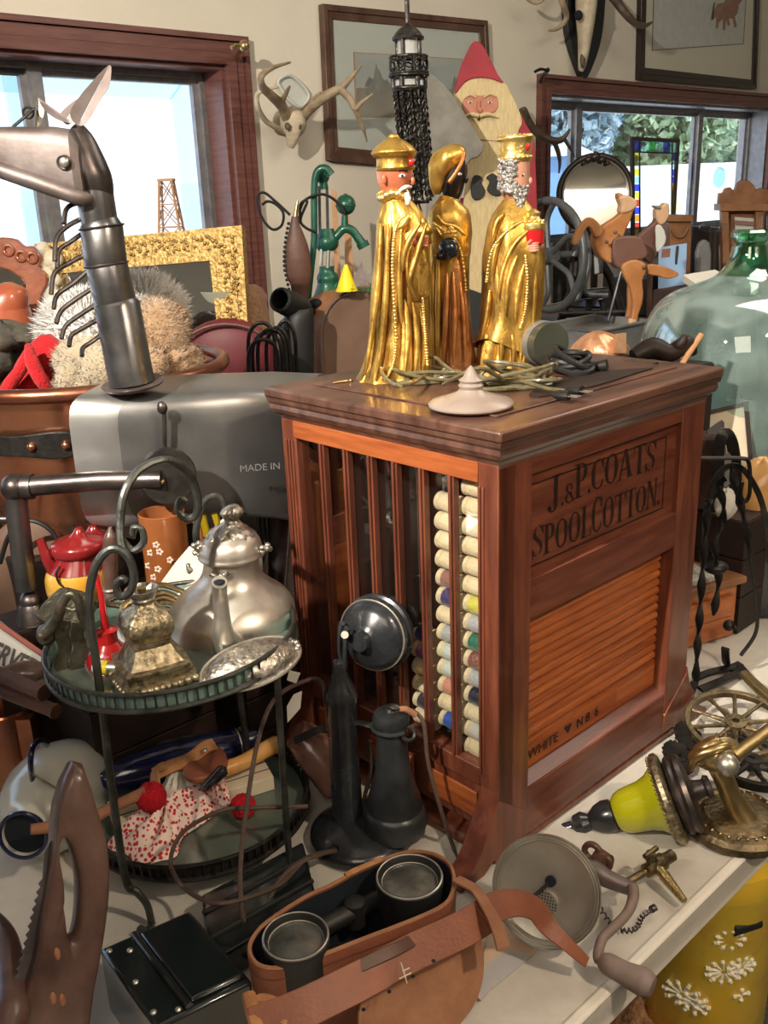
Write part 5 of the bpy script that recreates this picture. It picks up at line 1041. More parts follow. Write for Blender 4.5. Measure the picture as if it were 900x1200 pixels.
# things on the lower tray
Yl = CL[1]
def onL(x, y, h=0): return T(x, y, ZL+h)
t = thing('rolling_pin', 'navy blue glazed pin with gold tip lying across the lower tray', 'rolling pin', onL(210, 905)*[1, 1, 0]+[0, 0, ZL])
a_, b_ = onL(102, 920, .030), onL(300, 865, .028); D = b_-a_; L_ = np.linalg.norm(D); A = axisM(a_, D)
m = MB(); m.lathe([(.011, .02), (.020, .035), (.026, .07), (.028, L_*.5), (.026, L_*.8), (.022, L_*.86), (.012, L_*.87)], A, 36); m.build('barrel', 'navy', t)
m = MB(); m.lathe([(.002, -.006), (.009, .004), (.012, .012), (.012, .02)], A, 24); m.build('tip', 'brass', t)
m = MB(); m.lathe([(.0135, .014), (.0155, .017), (.0135, .022)], A, 24); m.build('tip_ring', 'navy', t)
m = MB(); m.lathe([(.022, L_*.86), (.023, L_*.88), (.018, L_*.9), (.017, L_)], A, 24); m.build('collar', 'navy', t)
for q in (.885, .915): m = MB(); m.torus(np.array(A @ Vector((0, 0, L_*q))), .021, .0018, D); m.build('silver_ring', 'nickel', t)
t = thing('wood_rule_box', 'flat cream box with thin red lines lying on the lower tray', 'box', onL(210, 930)*[1, 1, 0]+[0, 0, ZL])
B4 = [onL(138, 985), onL(322, 925), onL(308, 900), onL(128, 955)]; m = MB(); m.prism(B4, (0, 0, .022)); m.build('box_body', 'cream', t, bevel=.001)
m = MB()
for q in (.35, .68): m.tube([B4[0]*(1-q)+B4[3]*q+[0, 0, .0222], B4[1]*(1-q)+B4[2]*q+[0, 0, .0222]], .0008, 5)
m.build('red_line', 'leather_dark', t)
m = MB(); m.tube(smooth([onL(252, 905, .045), onL(285, 893, .045), onL(312, 878, .045), onL(324, 872, .045)], 4), [.012, .011, .0125, .013], 16); m.sph(onL(322, 873, .045), .0132, 14, 10); tag(m.build('wooden_rod', 'wood_light'), 'glossy golden wooden rod end lying on the lower tray', 'rod')
t = thing('leather_sheath', 'tan leather sheath with snap strap lying over the navy pin', 'sheath', onL(240, 898, .05))
m = MB(); strap(m, smooth([onL(180, 908, .062), onL(200, 898, .068), onL(222, 890, .066), onL(240, 876, .072), onL(252, 872, .07)], 4), .020, .004, lambda t: (-.1, -.5, .85)); m.build('strap', 'leather_edge', t, bevel=.0008)
m = MB(); strap(m, smooth([onL(183, 925, .055), onL(182, 905, .066), onL(195, 897, .068)], 4), .018, .003, lambda t: (-.6, -.5, .5)); m.build('loop', 'leather_edge', t)
m = MB(); m.prism(smooth([onL(x, y, .056) for x, y in ((215, 905), (250, 880), (266, 890), (262, 908), (228, 920))], 3, True), (0, 0, .010)); m.build('pouch', 'leather', t, bevel=.003)
m = MB(); m.sph(onL(240, 879, .077), (.004, .004, .002), 12, 6); m.build('snap', 'nickel', t)
# doll dress, pompoms, lace
mdr = mat('dress', (.80, .62, .56), .9, bump=.5, bs=120); nt = mdr.node_tree; b = nt.nodes['Principled BSDF']; tcn = nt.nodes.new('ShaderNodeTexCoord'); vo = nt.nodes.new('ShaderNodeTexVoronoi'); vo.inputs['Scale'].default_value = 165; cr_ = nt.nodes.new('ShaderNodeValToRGB')
cr_.color_ramp.elements[0].position = .36; cr_.color_ramp.elements[0].color = (.50, .02, .03, 1); cr_.color_ramp.elements[1].position = .46; cr_.color_ramp.elements[1].color = (.82, .66, .60, 1)
nt.links.new(tcn.outputs['Object'], vo.inputs['Vector']); nt.links.new(vo.outputs['Distance'], cr_.inputs[0]); nt.links.new(cr_.outputs[0], b.inputs['Base Color']); M['dress'] = mdr
out = [(129, 985), (133, 998), (150, 1006), (168, 1015), (188, 1012), (207, 1003), (214, 985), (232, 970), (250, 958), (262, 950), (268, 940), (262, 922), (248, 918), (240, 928), (215, 932), (198, 938), (185, 950), (165, 955), (150, 962), (137, 972)]
def blanket(mb, out, cx, cy, h, key=None, wav=9, zb=0., amp=.3):
    O = smooth([onL(x, y, zb) for x, y in out], 3, True); c = onL(cx, cy, zb); n = len(O); rings = []
    for i, s in enumerate((1, .985, .93, .82, .66, .48, .3, .14, .03)):
        z = h*(1-s**2.2); rings.append([c+(p-c)*s*(1+.05*math.sin(wav*2*PI*j/n)*s)+np.array([0, 0, (z+.002)*(1+amp*math.sin(wav*2*PI*j/n+s*4)*min(1, (1-s)*5+.1))]) for j, p in enumerate(O)])
    mb.loft(rings)
t = thing('doll_dress', 'white doll dress with small red flowers lying on the lower tray', 'dress', onL(200, 975)*[1, 1, 0]+[0, 0, ZL])
m = MB(); blanket(m, out, 198, 975, .036); m.build('skirt', 'dress', t, angle=60)
m = MB(); blanket(m, [(240, 925), (236, 912), (250, 905), (262, 915), (270, 930), (268, 945), (255, 942)], 254, 926, .026, zb=.022); m.build('sleeve', 'dress', t, angle=60)
m = MB(); blanket(m, [(188, 935), (192, 918), (206, 908), (224, 906), (240, 912), (245, 925), (230, 932), (205, 937)], 216, 922, .022, zb=.026, wav=13, amp=.5); m.build('lace_collar', 'lace', t, angle=60)
m = MB(); m.tube([onL(238, 925, .058), onL(258, 906, .062)], [.006, .009], 10); m.sph(onL(259, 905, .062), .0095, 12, 8); tag(m.build('black_peg', 'enamel_black'), 'small black peg lying on the doll dress collar', 'peg')
for x, y, r, h, lab in ((177, 934, .020, .058, 'round red pompom at the left of the doll dress'), (285, 945, .0175, .015, 'round red pompom at the right of the doll dress, in shade')):
    m = MB(); rnd2 = random.Random(x); m.sph(onL(x, y, h), r, 40, 26, fn=lambda a, t: 1+rnd2.uniform(-.05, .06)); tag(m.build('pompom', 'pompom'), lab, 'pompom', 'red pompoms')
# leather pouch leaning on the cabinet foot
t = thing('leather_pouch', 'shiny dark brown leather pouch with a strap beside the cabinet foot behind the telephone', 'pouch', W(370, 890, 1.22))
m = MB(); Q = smooth([W(346, 858, 1.20), W(362, 872, 1.20), W(382, 895, 1.19), W(400, 925, 1.18)], 4); m.tube(Q, [.024, .034, .037, .032], 24, flat=.85); m.build('pouch_body', 'pouch', t, sub=1)
m = MB(); strap(m, smooth([W(345, 868, 1.17), W(358, 862, 1.165), W(375, 855, 1.165), W(392, 855, 1.17)], 4), .010, .003, lambda t: (0, -.7, .7)); m.build('strap', 'rubber', t)
# ================================================ MUG, TEAPOT AND OTHER THINGS BEHIND THE STAND
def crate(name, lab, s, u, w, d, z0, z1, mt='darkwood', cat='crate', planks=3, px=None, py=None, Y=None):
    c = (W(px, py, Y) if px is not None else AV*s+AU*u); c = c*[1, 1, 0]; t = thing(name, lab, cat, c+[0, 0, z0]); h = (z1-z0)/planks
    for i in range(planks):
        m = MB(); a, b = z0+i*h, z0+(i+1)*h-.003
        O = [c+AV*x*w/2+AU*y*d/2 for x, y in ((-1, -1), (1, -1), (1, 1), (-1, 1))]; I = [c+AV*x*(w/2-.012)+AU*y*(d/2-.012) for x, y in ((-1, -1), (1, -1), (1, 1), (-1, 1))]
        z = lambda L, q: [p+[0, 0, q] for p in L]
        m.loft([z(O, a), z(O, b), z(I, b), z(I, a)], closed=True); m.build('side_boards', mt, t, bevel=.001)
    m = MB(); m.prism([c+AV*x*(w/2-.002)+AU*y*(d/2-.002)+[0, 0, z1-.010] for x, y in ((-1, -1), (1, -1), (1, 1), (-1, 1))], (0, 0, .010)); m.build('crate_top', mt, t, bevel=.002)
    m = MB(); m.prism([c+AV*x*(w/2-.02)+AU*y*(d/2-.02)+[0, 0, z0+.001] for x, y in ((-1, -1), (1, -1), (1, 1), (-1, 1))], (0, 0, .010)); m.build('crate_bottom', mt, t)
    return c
ZM = 1.0
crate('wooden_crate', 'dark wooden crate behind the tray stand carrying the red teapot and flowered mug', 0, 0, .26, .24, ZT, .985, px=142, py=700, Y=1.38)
ZM = .986; Pm = W(196, 660, 1.33); ym = zat(Pm, 660); 
P = np.array([Pm[0], 1.33, ZM]); k_ = 1/ppm(P); zt_ = zat(P, 600)
t = thing('flowered_mug', 'brown glazed mug with pale flowers behind the silver teapot', 'mug', P); A = axisM([P[0], P[1], 0], (0, 0, 1))
m = MB(); m.lathe([(24*k_, ZM), (26*k_, ZM+.003), (26*k_, zt_), (25*k_, zt_+.001), (24*k_, zt_-.002), (23.5*k_, ZM+.01)], A, 40); m.build('body', 'mugbrown', t)
m = MB(); m.tube(smooth([P+[.03, .01, zt_-ZM-.02], P+[.05, .012, zt_-ZM-.03], P+[.05, .012, .03], P+[.03, .01, .02]], 4), .005, 8); m.build('handle', 'mugbrown', t)
m = MB()
for x, y in ((188, 622), (181, 632), (192, 630), (178, 648), (190, 650), (203, 640), (185, 660)):
    q = W(x, y, P[1]); an = math.atan2(-math.sqrt(max((26*k_)**2-(q[0]-P[0])**2, 0)), q[0]-P[0]); c = np.array([P[0]+26.2*k_*math.cos(an), P[1]+26.2*k_*math.sin(an), q[2]-.01])
    for j in range(5): b = 2*PI*j/5; m.sph(c+np.array([.0035*math.cos(b), 0, .0035*math.sin(b)]), (.0024, .001, .0024), 8, 6)
m.build('flower_decoration', 'flower', t)
P = W(94, 675, 1.34); P[2] = ZM; t = thing('red_teapot', 'red and yellow glazed teapot with straight spout behind the tray stand', 'teapot', P)
m = MB(); sil(m, [(700, 62, 122), (690, 56, 126), (672, 54, 127), (660, 60, 122), (650, 66, 118), (646, 68, 116)], P, 1., 4, 40, cap=True); m.build('body', 'tpyellow', t)
m = MB(); sil(m, [(648, 64, 120), (644, 60, 124), (636, 60, 124), (632, 66, 118), (628, 80, 104), (622, 86, 98), (618, 88, 96)], P, 1., 3, 36); m.build('lid', 'tpred', t)
m = MB(); sil(m, [(664, 57, 125), (655, 63, 121), (647, 67, 117)], P, 1.03, 3, 36, cap=False); m.build('shoulder_glaze', 'tpred', t)
m = MB(); m.tube(smooth([W(66, 672, P[1]-.01), W(57, 658, P[1]-.02), W(51, 643, P[1]-.02), W(47, 632, P[1]-.02)], 4), [.012, .009, .007, .006], 14); m.build('spout', 'tpred', t)
m = MB(); m.tube(smooth([W(70, 664, P[1]-.045), W(66, 673, P[1]-.047), W(70, 684, P[1]-.047), W(78, 689, P[1]-.045)], 4), .002, 6); m.build('brush_stroke', 'ink', t)
P = W(112, 665, 1.40); P[2] = ZM; t = thing('red_canister', 'dark red lidded canister with small yellow flowers behind the red teapot', 'canister', P)
m = MB(); sil(m, [(690, 88, 128), (660, 87, 129), (640, 87, 129)], P, 1., 1, 40); m.build('body', 'tpred', t)
m = MB(); sil(m, [(642, 84, 132), (636, 84, 132), (628, 88, 128), (622, 100, 118), (616, 104, 114)], P, 1., 2, 36); m.build('lid', 'tpred', t)
m = MB()
for x, y in ((96, 658), (101, 656), (106, 660), (98, 664)): m.sph(W(x, y, P[1]-.030), .002, 8, 6)
m.build('flower_decoration', 'yellow', t)
P = W(129, 690, 1.27); P[2] = ZM; t = thing('pepper_mill', 'dark turned wooden pepper mill standing behind the handle scroll', 'pepper mill', P)
m = MB(); sil(m, [(712, 117, 141), (700, 118, 140), (690, 122, 136), (680, 121, 138), (650, 120, 138), (630, 121, 137), (624, 124, 134), (618, 127, 131)], P, 1., 3, 28); m.build('body', 'sawwood', t)
m = MB(); m.torus((P[0], P[1], zat(P, 690)), .010, .0025); m.build('silver_ring', 'nickel', t)
m = MB(); plate(m, [(176, 700), (205, 660), (222, 640), (240, 652), (236, 690), (228, 700)], W(210, 680, 1.24), (-.3, -.75, .6), .003); tag(m.build('folded_paper', 'cream'), 'cream folded card standing behind the silver teapot', 'card')
m = MB(); m.sph(W(290, 655, 1.45), .03); m = MB()
P = W(240, 612, 1.42); m = MB(); m.use('yellow'); plate(m, [(232, 592), (248, 590), (256, 612), (244, 630), (230, 622)], P, (0, -1, .3), .02, 2); m.use('ink'); plate(m, [(238, 590), (243, 590), (252, 618), (246, 622)], P-[0, .004, 0], (0, -1, .3), .004)
tag(m.build('yellow_bowl', None), 'little yellow and black striped bowl behind the handle scroll of the stand', 'bowl')
crate('wooden_crate', 'low dark wooden crate standing between the stand and the cabinet behind the silver teapot', 0, 0, .18, .22, ZT, .94, px=290, py=700, Y=1.42)
# ================================================ COPPER CAULDRON AND SOFT TOYS
RC = .262; PCa = W(96, 432, 1.74); zR = PCa[2]; zB_ = zR-.27
t = thing('cauldron', 'big polished copper cauldron with rolled rim and black iron handles at the left', 'cauldron', PCa*[1, 1, 0]+[0, 0, zB_]); A = axisM([PCa[0], PCa[1], 0], (0, 0, 1))
m = MB(); m.lathe([(.02, zB_), (RC*.70, zB_+.002), (RC*.84, zB_+.02), (RC*.90, zB_+.06), (RC*.93, zR-.02), (RC*.97, zR-.004), (RC*.95, zR-.004), (RC*.91, zR-.03), (RC*.87, zB_+.07), (RC*.6, zB_+.015), (.01, zB_+.012)], A, 72); m.build('bowl', 'copper', t)
m = MB(); m.torus([PCa[0], PCa[1], zR], RC*.985, .0125, n=72, k=12); m.build('rolled_rim', 'copper_dark', t)
def arcplate(m, a0, a1, zc, hw, R, th, n=20):
    rings = []
    for i in range(n+1):
        a = a0+(a1-a0)*i/n; s = 1-abs(2*i/n-1)**6*.8; h = hw(i/n)*1.0
        rings.append([[PCa[0]+(R+q)*math.cos(a), PCa[1]+(R+q)*math.sin(a), zc+z] for q, z in ((0, -h), (0, h), (th, h), (th, -h))])
    m.loft(rings)
hc = W(48, 522, PCa[1]-RC*.93); a_c = math.atan2(hc[1]-PCa[1], hc[0]-PCa[0])
m = MB(); arcplate(m, a_c-.36, a_c+.28, hc[2], lambda s: .020*(1-.15*math.sin(2*PI*s))*(1-abs(2*s-1)**8*.6), RC*.925, .008); hp = m.build('handle_plate', 'iron', t, bevel=.002)
for da in (-.05, .17): m = MB(); a = a_c+da; m.sph([PCa[0]+RC*.96*math.cos(a), PCa[1]+RC*.96*math.sin(a), hc[2]], .008, 12, 8); m.build('rivet', 'copper', hp)
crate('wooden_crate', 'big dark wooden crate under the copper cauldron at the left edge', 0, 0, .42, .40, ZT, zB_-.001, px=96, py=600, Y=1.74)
def fur(mb, P, r, n, L, seed, up=.0):                         # a ball with short tufts
    rnd = random.Random(seed); mb.sph(P, np.array(r), 20, 14, fn=lambda a, t: 1+.05*math.sin(3*a+seed)*math.sin(2*t))
    for i in range(n):
        d = np.array([rnd.gauss(0, 1), rnd.gauss(0, 1), rnd.gauss(0, 1)+up]); d /= np.linalg.norm(d); p = np.array(P)+d*np.array(r)*.97; s = np.cross(d, [rnd.random(), rnd.random(), .3]); s /= np.linalg.norm(s); e = p+d*L*rnd.uniform(.6, 1.2)+np.array([rnd.uniform(-1, 1), rnd.uniform(-1, 1), rnd.uniform(-.6, 1)])*L*.4
        mb.add([p-s*L*.15, p+s*L*.15, e], [[0, 1, 2]])
t = thing('red_plush', 'bright red fuzzy hat lying in the copper cauldron', 'hat', W(40, 445, 1.62))
m = MB(); P = W(48, 440, 1.66); sil(m, [(478, -15, 60), (465, 5, 76), (445, 10, 78), (425, 18, 80), (408, 30, 78), (398, 40, 68), (392, 48, 60)], P, .8, 4, 40, lambda an, t: 1+.05*math.sin(3*an+4*t)); m.build('hat_body', 'redplush', t)
m = MB(); m.tube(smooth([W(33, 405, 1.60), W(38, 425, 1.575), W(48, 445, 1.57), W(60, 462, 1.58)], 5), [.006, .012, .012, .008], 14); m.tube(smooth([W(0, 470, 1.60), W(12, 450, 1.59), W(26, 430, 1.59), W(33, 410, 1.6)], 5), [.010, .012, .010, .006], 14); m.build('hat_fold', 'redplush', t)
t = thing('plush_toy', 'beige plush toy with stubby paws lying in the cauldron behind the horse neck', 'plush toy', W(95, 430, 1.60))
m = MB(); fur(m, W(100, 425, 1.63), (.055, .05, .045), 900, .009, 2); m.build('body', 'plush', t)
for x, y, r in ((84, 444, .026), (100, 450, .025), (117, 432, .030), (74, 455, .015)): m = MB(); fur(m, W(x, y, 1.575), (r, r, r*1.25), 500, .008, x); m.build('paw', 'plush', t)
m = MB(); fur(m, W(122, 428, 1.66), (.05, .045, .05), 500, .009, 8); m.build('head', 'plush', t)
m = MB(); fur(m, W(105, 388, 1.74), (.088, .06, .062), 4200, .020, 4, .6); fur(m, W(165, 372, 1.80), (.078, .06, .07), 4200, .022, 5, .6); tag(m.build('fluffy_hat', 'fluff'), 'fluffy white fur piece in the cauldron behind the metal horse neck', 'fur', None, 'stuff')
t = thing('teddy_bear', 'light brown teddy bear seen from behind in the cauldron right of the horse neck', 'teddy bear', W(190, 420, 1.70))
m = MB(); fur(m, W(188, 388, 1.70), (.052, .05, .058), 1600, .010, 9); m.build('head', 'plush_brown', t)
m = MB(); fur(m, W(200, 425, 1.70), (.06, .05, .04), 900, .010, 10); m.build('body', 'plush_brown', t)
m = MB(); fur(m, W(178, 428, 1.64), (.03, .03, .03), 500, .009, 12); m.build('paw', 'plush_brown', t)
# dark cloth pieces at the far left behind the hat
m = MB(); 
for x, y, rx, rz_ in ((5, 395, .05, .03), (40, 392, .05, .02), (-5, 420, .045, .04)): m.sph(W(x, y, 1.8), (rx, .05, rz_), 20, 12, fn=lambda a, t: 1+.12*math.sin(5*a+3*t))
mm('darkcloth', (.03, .03, .028), .9, c2=(.10, .085, .06), ns=26, bump=.7, bs=80)
tag(m.build('dark_scarf', 'darkcloth'), 'bunched dark patterned cloth behind the red hat at the left edge', 'cloth')
# ================================================ SHEET METAL HORSE
HY = 1.42
t = thing('metal_horse', 'horse sculpture welded from grey sheet metal and pipe, standing behind the tray stand', 'sculpture', W(230, 600, 1.55)*[1, 1, 0]+[0, 0, ZT])
def seg(m, a, b, ra, rb_, Y=HY, n=32, lip=.0): m.tube([W(*a, Y), W(*b, Y)], [ra, rb_], n)
kk = 1/ppm(W(130, 350, HY))
m = MB(); m.tube(smooth([W(110, 222, HY), W(113, 240, HY), W(117, 262, HY)], 4), [21*kk, 21*kk, 20.5*kk], 32); m.build('neck_pipe', 'steel', t)
m = MB(); m.tube([W(117, 258, HY), W(119, 265, HY), W(124, 310, HY), W(124.5, 314, HY)], [20*kk, 24*kk, 24.5*kk, 23*kk], 36); m.build('neck_pipe', 'steel', t)
m = MB(); m.tube([W(124, 308, HY), W(125, 311, HY), W(136, 358, HY), W(136.5, 362, HY)], [23*kk, 24*kk, 24.5*kk, 22*kk], 36); m.build('neck_pipe', 'steel', t)
m = MB(); m.tube([W(136, 352, HY), W(137, 356, HY), W(153, 440, HY), W(155, 449, HY)], [23*kk, 26.5*kk, 27*kk, 27.5*kk], 36); m.build('neck_pipe', 'steel', t)
for q in ((119, 266), (124.5, 310), (137, 358)): m = MB(); m.torus(W(*q, HY), 25*kk, 1.3*kk, W(153, 440, HY)-W(125, 311, HY), n=40, k=6); m.build('weld_seam', 'steel_dark', t)
m = MB(); m.lathe([(5*kk, -.004), (36*kk, -.004), (38*kk, 0), (5*kk, 0)], axisM(W(156, 448, HY), (-.06, -.12, 1)), 40); m.build('neck_flange', 'steel_rust', t)
# head
def hring(px, yt, yb, d, n=32, pw=.45):
    A_, B_ = W(px, yt, HY), W(px, yb, HY); c = (A_+B_)/2; h = (A_[2]-B_[2])/2; R_ = []
    for j in range(n):
        a = 2*PI*j/n; ca, sa = math.cos(a), math.sin(a); R_.append(c+np.array([0, d*math.copysign(abs(ca)**pw, ca), h*math.copysign(abs(sa)**pw, sa)]))
    return R_
m = MB(); m.loft([hring(-60, 158, 180, .02), hring(-20, 151, 194, .03), hring(0, 149, 202, .034), hring(40, 149, 217, .040), hring(75, 149, 231, .046), hring(95, 152, 237, .046), hring(104, 168, 236, .040)]); m.build('snout', 'steel_rust', t, angle=30)
m = MB(); m.tube(smooth([W(-60, 178, HY-.03), W(0, 199, HY-.034), W(50, 216, HY-.038), W(92, 231, HY-.036), W(106, 234, HY-.02)], 4), [8*kk, 9*kk, 9.5*kk, 9*kk, 6*kk], 16); m.build('jaw_roll', 'steel_rust', t)
m = MB(); sil(m, [(234, 93, 133), (228, 90, 133), (218, 84, 132.5), (205, 77, 130), (190, 74, 124), (175, 75, 117), (160, 78, 109), (150, 83, 101), (145, 88, 96)], W(105, 234, HY), .95, 4, 40); m.build('poll', 'steel_dark', t)
m = MB(); m.sph(W(75, 190, HY-.052), (.007, .004, .007), 16, 10); m.build('eye', 'nickel', t)
m = MB(); m.torus(W(75, 190, HY-.048), .009, .0015, (0, 1, 0)); m.build('eye_ring', 'steel_dark', t)
def leaf(m, L, spine, bulge, P, n_, th=.0015):
    Q = smooth([onp(x, y, P, n_) for x, y in L], 3, True); a, b = [onp(*q, P, n_) for q in spine]; n = len(Q); n_ = np.array(n_, float)/np.linalg.norm(n_)
    def f(p):
        d = (b-a)/np.linalg.norm(b-a); s = (p-a)-d*((p-a)@d); return p+n_*min(np.linalg.norm(s)*bulge, .03)
    c = [a+(b-a)*np.clip(((p-a)@(b-a))/((b-a)@(b-a)), .02, .98) for p in Q]
    rings = []
    for s in (1, .66, .33, .02): rings.append([f(c[i]+(Q[i]-c[i])*s) for i in range(n)])
    for s in (.02, .33, .66, 1): rings.append([f(c[i]+(Q[i]-c[i])*s)+n_*th*-1 for i in range(n)])
    m.loft(rings, closed=True)
m = MB(); leaf(m, [(88, 145), (82, 133), (90, 118), (106, 98), (128, 76), (130, 90), (127, 104), (117, 119), (106, 138), (98, 147)], ((94, 142), (125, 82)), .2, W(105, 110, HY-.01), (.3, -1, .1)); m.build('ear', 'steel_rust', t)
m = MB(); leaf(m, [(84, 144), (72, 142), (60, 136), (50, 126), (44, 114), (58, 124), (72, 134)], ((80, 142), (48, 119)), .35, W(65, 130, HY-.02), (.1, -1, .2)); m.build('ear', 'steel_rust', t)
m = MB(); leaf(m, [(70, 136), (80, 124), (92, 116), (90, 128), (86, 142), (78, 146)], ((76, 140), (90, 122)), .2, W(82, 130, HY+.02), (.1, -1, .2)); m.build('forelock_plate', 'steel_rust', t)
m = MB(); m.tube(smooth([W(15, 149, HY), W(28, 138, HY), (W(40, 128, HY)), W(44, 134, HY), W(42, 147, HY)], 5), .0022, 7); m.torus(W(33, 132, HY+.01), .007, .0018, (0, 1, 0)); m.build('bridle_wire', 'iron', t)
m = MB(); leaf(m, [(40, 148), (41, 132), (45, 116), (50, 130), (47, 146)], ((44, 146), (45, 122)), .4, W(45, 133, HY+.0), (.8, -.6, .1)); m.build('blinker', 'nickel', t)
for i, L in enumerate(([(97, 237), (84, 240), (77, 247), (75, 262)], [(94, 257), (78, 266), (66, 280), (64, 306)], [(96, 274), (82, 284), (69, 294), (67, 314)], [(99, 299), (82, 308), (64, 320), (60, 345)], [(104, 316), (86, 332), (67, 346), (63, 362)], [(110, 337), (90, 350), (72, 364), (66, 379)], [(113, 357), (94, 369), (77, 382), (72, 397)], [(116, 374), (98, 384), (84, 393), (81, 406)], [(119, 392), (107, 401), (97, 408), (96, 417)])):
    m = MB(); m.tube(smooth([W(*L[0], HY-.0)]+[W(*q, HY-.012*(j+1)) for j, q in enumerate(L[1:])], 4), .0035, 8); m.build('mane_rod', 'steel_dark', t)
# body: barrel of sheet metal
def bring(px, yt, yb, Y, d, n=40, pw=.32):
    A_, B_ = W(px, yt, Y), W(px, yb, Y); c = (A_+B_)/2; h = (A_[2]-B_[2])/2; R_ = []
    for j in range(n):
        a = 2*PI*j/n; ca, sa = math.cos(a), math.sin(a); R_.append(c+np.array([.35*d*ca, d*math.copysign(abs(ca)**pw, ca), h*math.copysign(abs(sa)**pw, sa)]))
    return R_
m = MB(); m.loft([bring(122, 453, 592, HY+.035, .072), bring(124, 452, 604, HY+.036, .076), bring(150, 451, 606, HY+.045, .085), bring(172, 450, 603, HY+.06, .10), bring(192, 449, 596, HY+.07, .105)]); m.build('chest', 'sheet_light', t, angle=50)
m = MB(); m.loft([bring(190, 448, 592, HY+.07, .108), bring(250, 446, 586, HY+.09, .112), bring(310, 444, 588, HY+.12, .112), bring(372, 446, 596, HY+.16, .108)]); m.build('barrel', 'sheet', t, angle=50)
m = MB(); m.tube([W(192, 476, HY-.04), W(193, 530, HY-.04)], .0035, 8); m.sph(W(190, 478, HY-.042), (.008, .006, .010), 10, 8); m.build('weld_seam', 'steel_dark', t)
q = W(281, 553, HY-.0265); m = MB(); textmesh(m, 'MADE IN', q, (1, .14, .0), (0, 0, 1), .0155, bold=.0); m.build('stamped_lettering', 'greymetal', t)
m = MB(); m.prism([W(120, 560, HY+.02), W(170, 590, HY+.02), W(158, 632, HY+.02), W(128, 625, HY+.02)], (0, .004, 0)); m.build('belly_plate', 'sheet_light', t)
# shoulder disc and raised forelegs
dc = W(196, 558, HY-.085); m = MB(); m.lathe([(.002, -.012), (.040, -.010), (.0425, -.004), (.0425, .004), (.002, .006)], axisM(dc, (-.35, .9, -.1)), 40); m.build('shoulder_disc', 'iron', t)
m = MB(); m.sph(W(190, 565, HY-.10), .005, 10, 8); m.build('bolt', 'brass', t)
kn = W(18, 571, HY-.09)
m = MB(); m.tube([W(190, 562, HY-.10), W(120, 563, HY-.095), kn], [11*kk, 11.5*kk, 12*kk], 24); m.build('upper_leg', 'steel_dark', t)
m = MB(); m.sph(kn, 16.5*kk, 24, 16); m.tube([kn+[.012, 0, 0], kn+[.026, 0, 0]], 15*kk, 20); m.build('knee_ball', 'steel_dark', t)
m = MB(); m.tube([kn-[0, 0, .01], W(20, 600, HY-.08), W(31, 690, HY-.08)], [12*kk, 13*kk, 13*kk], 24); m.build('lower_leg', 'steel', t)
hf = W(36, 705, HY-.08); m = MB(); m.sph(hf, 14*kk, 18, 12); m.lathe([(13*kk, .0), (17*kk, -6*kk), (20*kk, -24*kk), (21*kk, -26*kk)], axisM(hf, (0, 0, 1)), 20); m.build('hoof', 'steel_dark', t)
crate('wooden_crate', 'small black wooden crate under the metal horse front hoof at the left edge', 0, 0, .10, .09, ZT, hf[2]-26*kk-.0005, px=34, py=720, Y=HY-.06, planks=2)
m = MB(); m.tube([W(150, 600, HY+.1), W(88, 610, HY+.10), W(-30, 608, HY+.10)], .008, 14); m.build('upper_leg', 'steel_dark', t)
m = MB(); q = W(86, 610, HY+.10); m.tube([q+[0, 0, .006], q*[1, 1, 0]+[.003, 0, ZT+.001]], .0085, 14); m.build('lower_leg', 'steel_dark', t)
for px, dy in ((330, .02), (350, .22)):
    m = MB(); q = W(px, 590, HY+.1+dy); m.tube([q+[0, 0, .03], q*[1, 1, 0]+[-.02, 0, .95], q*[1, 1, 0]+[0, 0, ZT+.001]], [.022, .015, .014], 16); m.build('hind_leg', 'steel_dark', t)
m = MB(); m.tube(smooth(pth([(3, 600), (20, 590), (60, 580), (105, 600)], 1.55), 5), .004, 8); m.tube(smooth([W(8, 640, 1.5), W(2, 665, 1.5), W(14, 700, 1.5)], 5), .003, 8); tag(m.build('black_cable', 'rubber'), 'thin black cable hanging below the copper cauldron', 'cable')
# ================================================ RIGHT HAND SIDE OF THE FRONT TABLE
# hand crank grinder with nickel dish
t = thing('hand_grinder', 'old hand crank grinder with round nickel dish and wooden knob lying beside the cabinet foot', 'grinder', T(690, 1060))
dc = W(641, 1043, .905); dn = np.array([-.38, -.80, .42]); dn /= np.linalg.norm(dn); k_ = 1/ppm(dc); A = axisM(dc, dn); Rd = 64*k_
m = MB(); m.lathe([(.001, -.004), (Rd*.6, -.003), (Rd*.86, .002), (Rd*.9, .007), (Rd*.94, .009), (Rd*.96, .007), (Rd, .009), (Rd*1.01, .005), (Rd*.98, -.001), (Rd*.9, -.006), (Rd*.5, -.010), (.001, -.011)], A, 64); dish = m.build('dish', 'nickel', t, angle=25)
for q in (.955, .905): m = MB(); m.torus(np.array(A @ Vector((0, 0, .0085))), Rd*q, .0009, dn, n=56, k=6); m.build('dish_ring', 'nickel', dish)
m = MB(); m.lathe([(.001, .001), (.0065, .001), (.0065, -.004), (.001, -.004)], axisM(onp(645, 1033, dc-dn*.0015, dn), dn), 24); m.build('hole', 'lining', dish)
m = MB(); sc_ = onp(638, 1060, dc-dn*.0025, dn); As = axisM(sc_, dn); m.lathe([(.0165, 0), (.0165, .0015), (.001, .0018)], As, 32); m.build('strainer', 'nickel', dish)
m = MB()
for i in range(-4, 5):
    for j in range(-4, 5):
        if i*i+j*j < 18: m.sph(np.array(As @ Vector((i*.0034, j*.0034, .002))), (.0011, .0011, .0008), 6, 4)
m.build('strainer_holes', 'lining', dish)['kind'] = 'stuff'
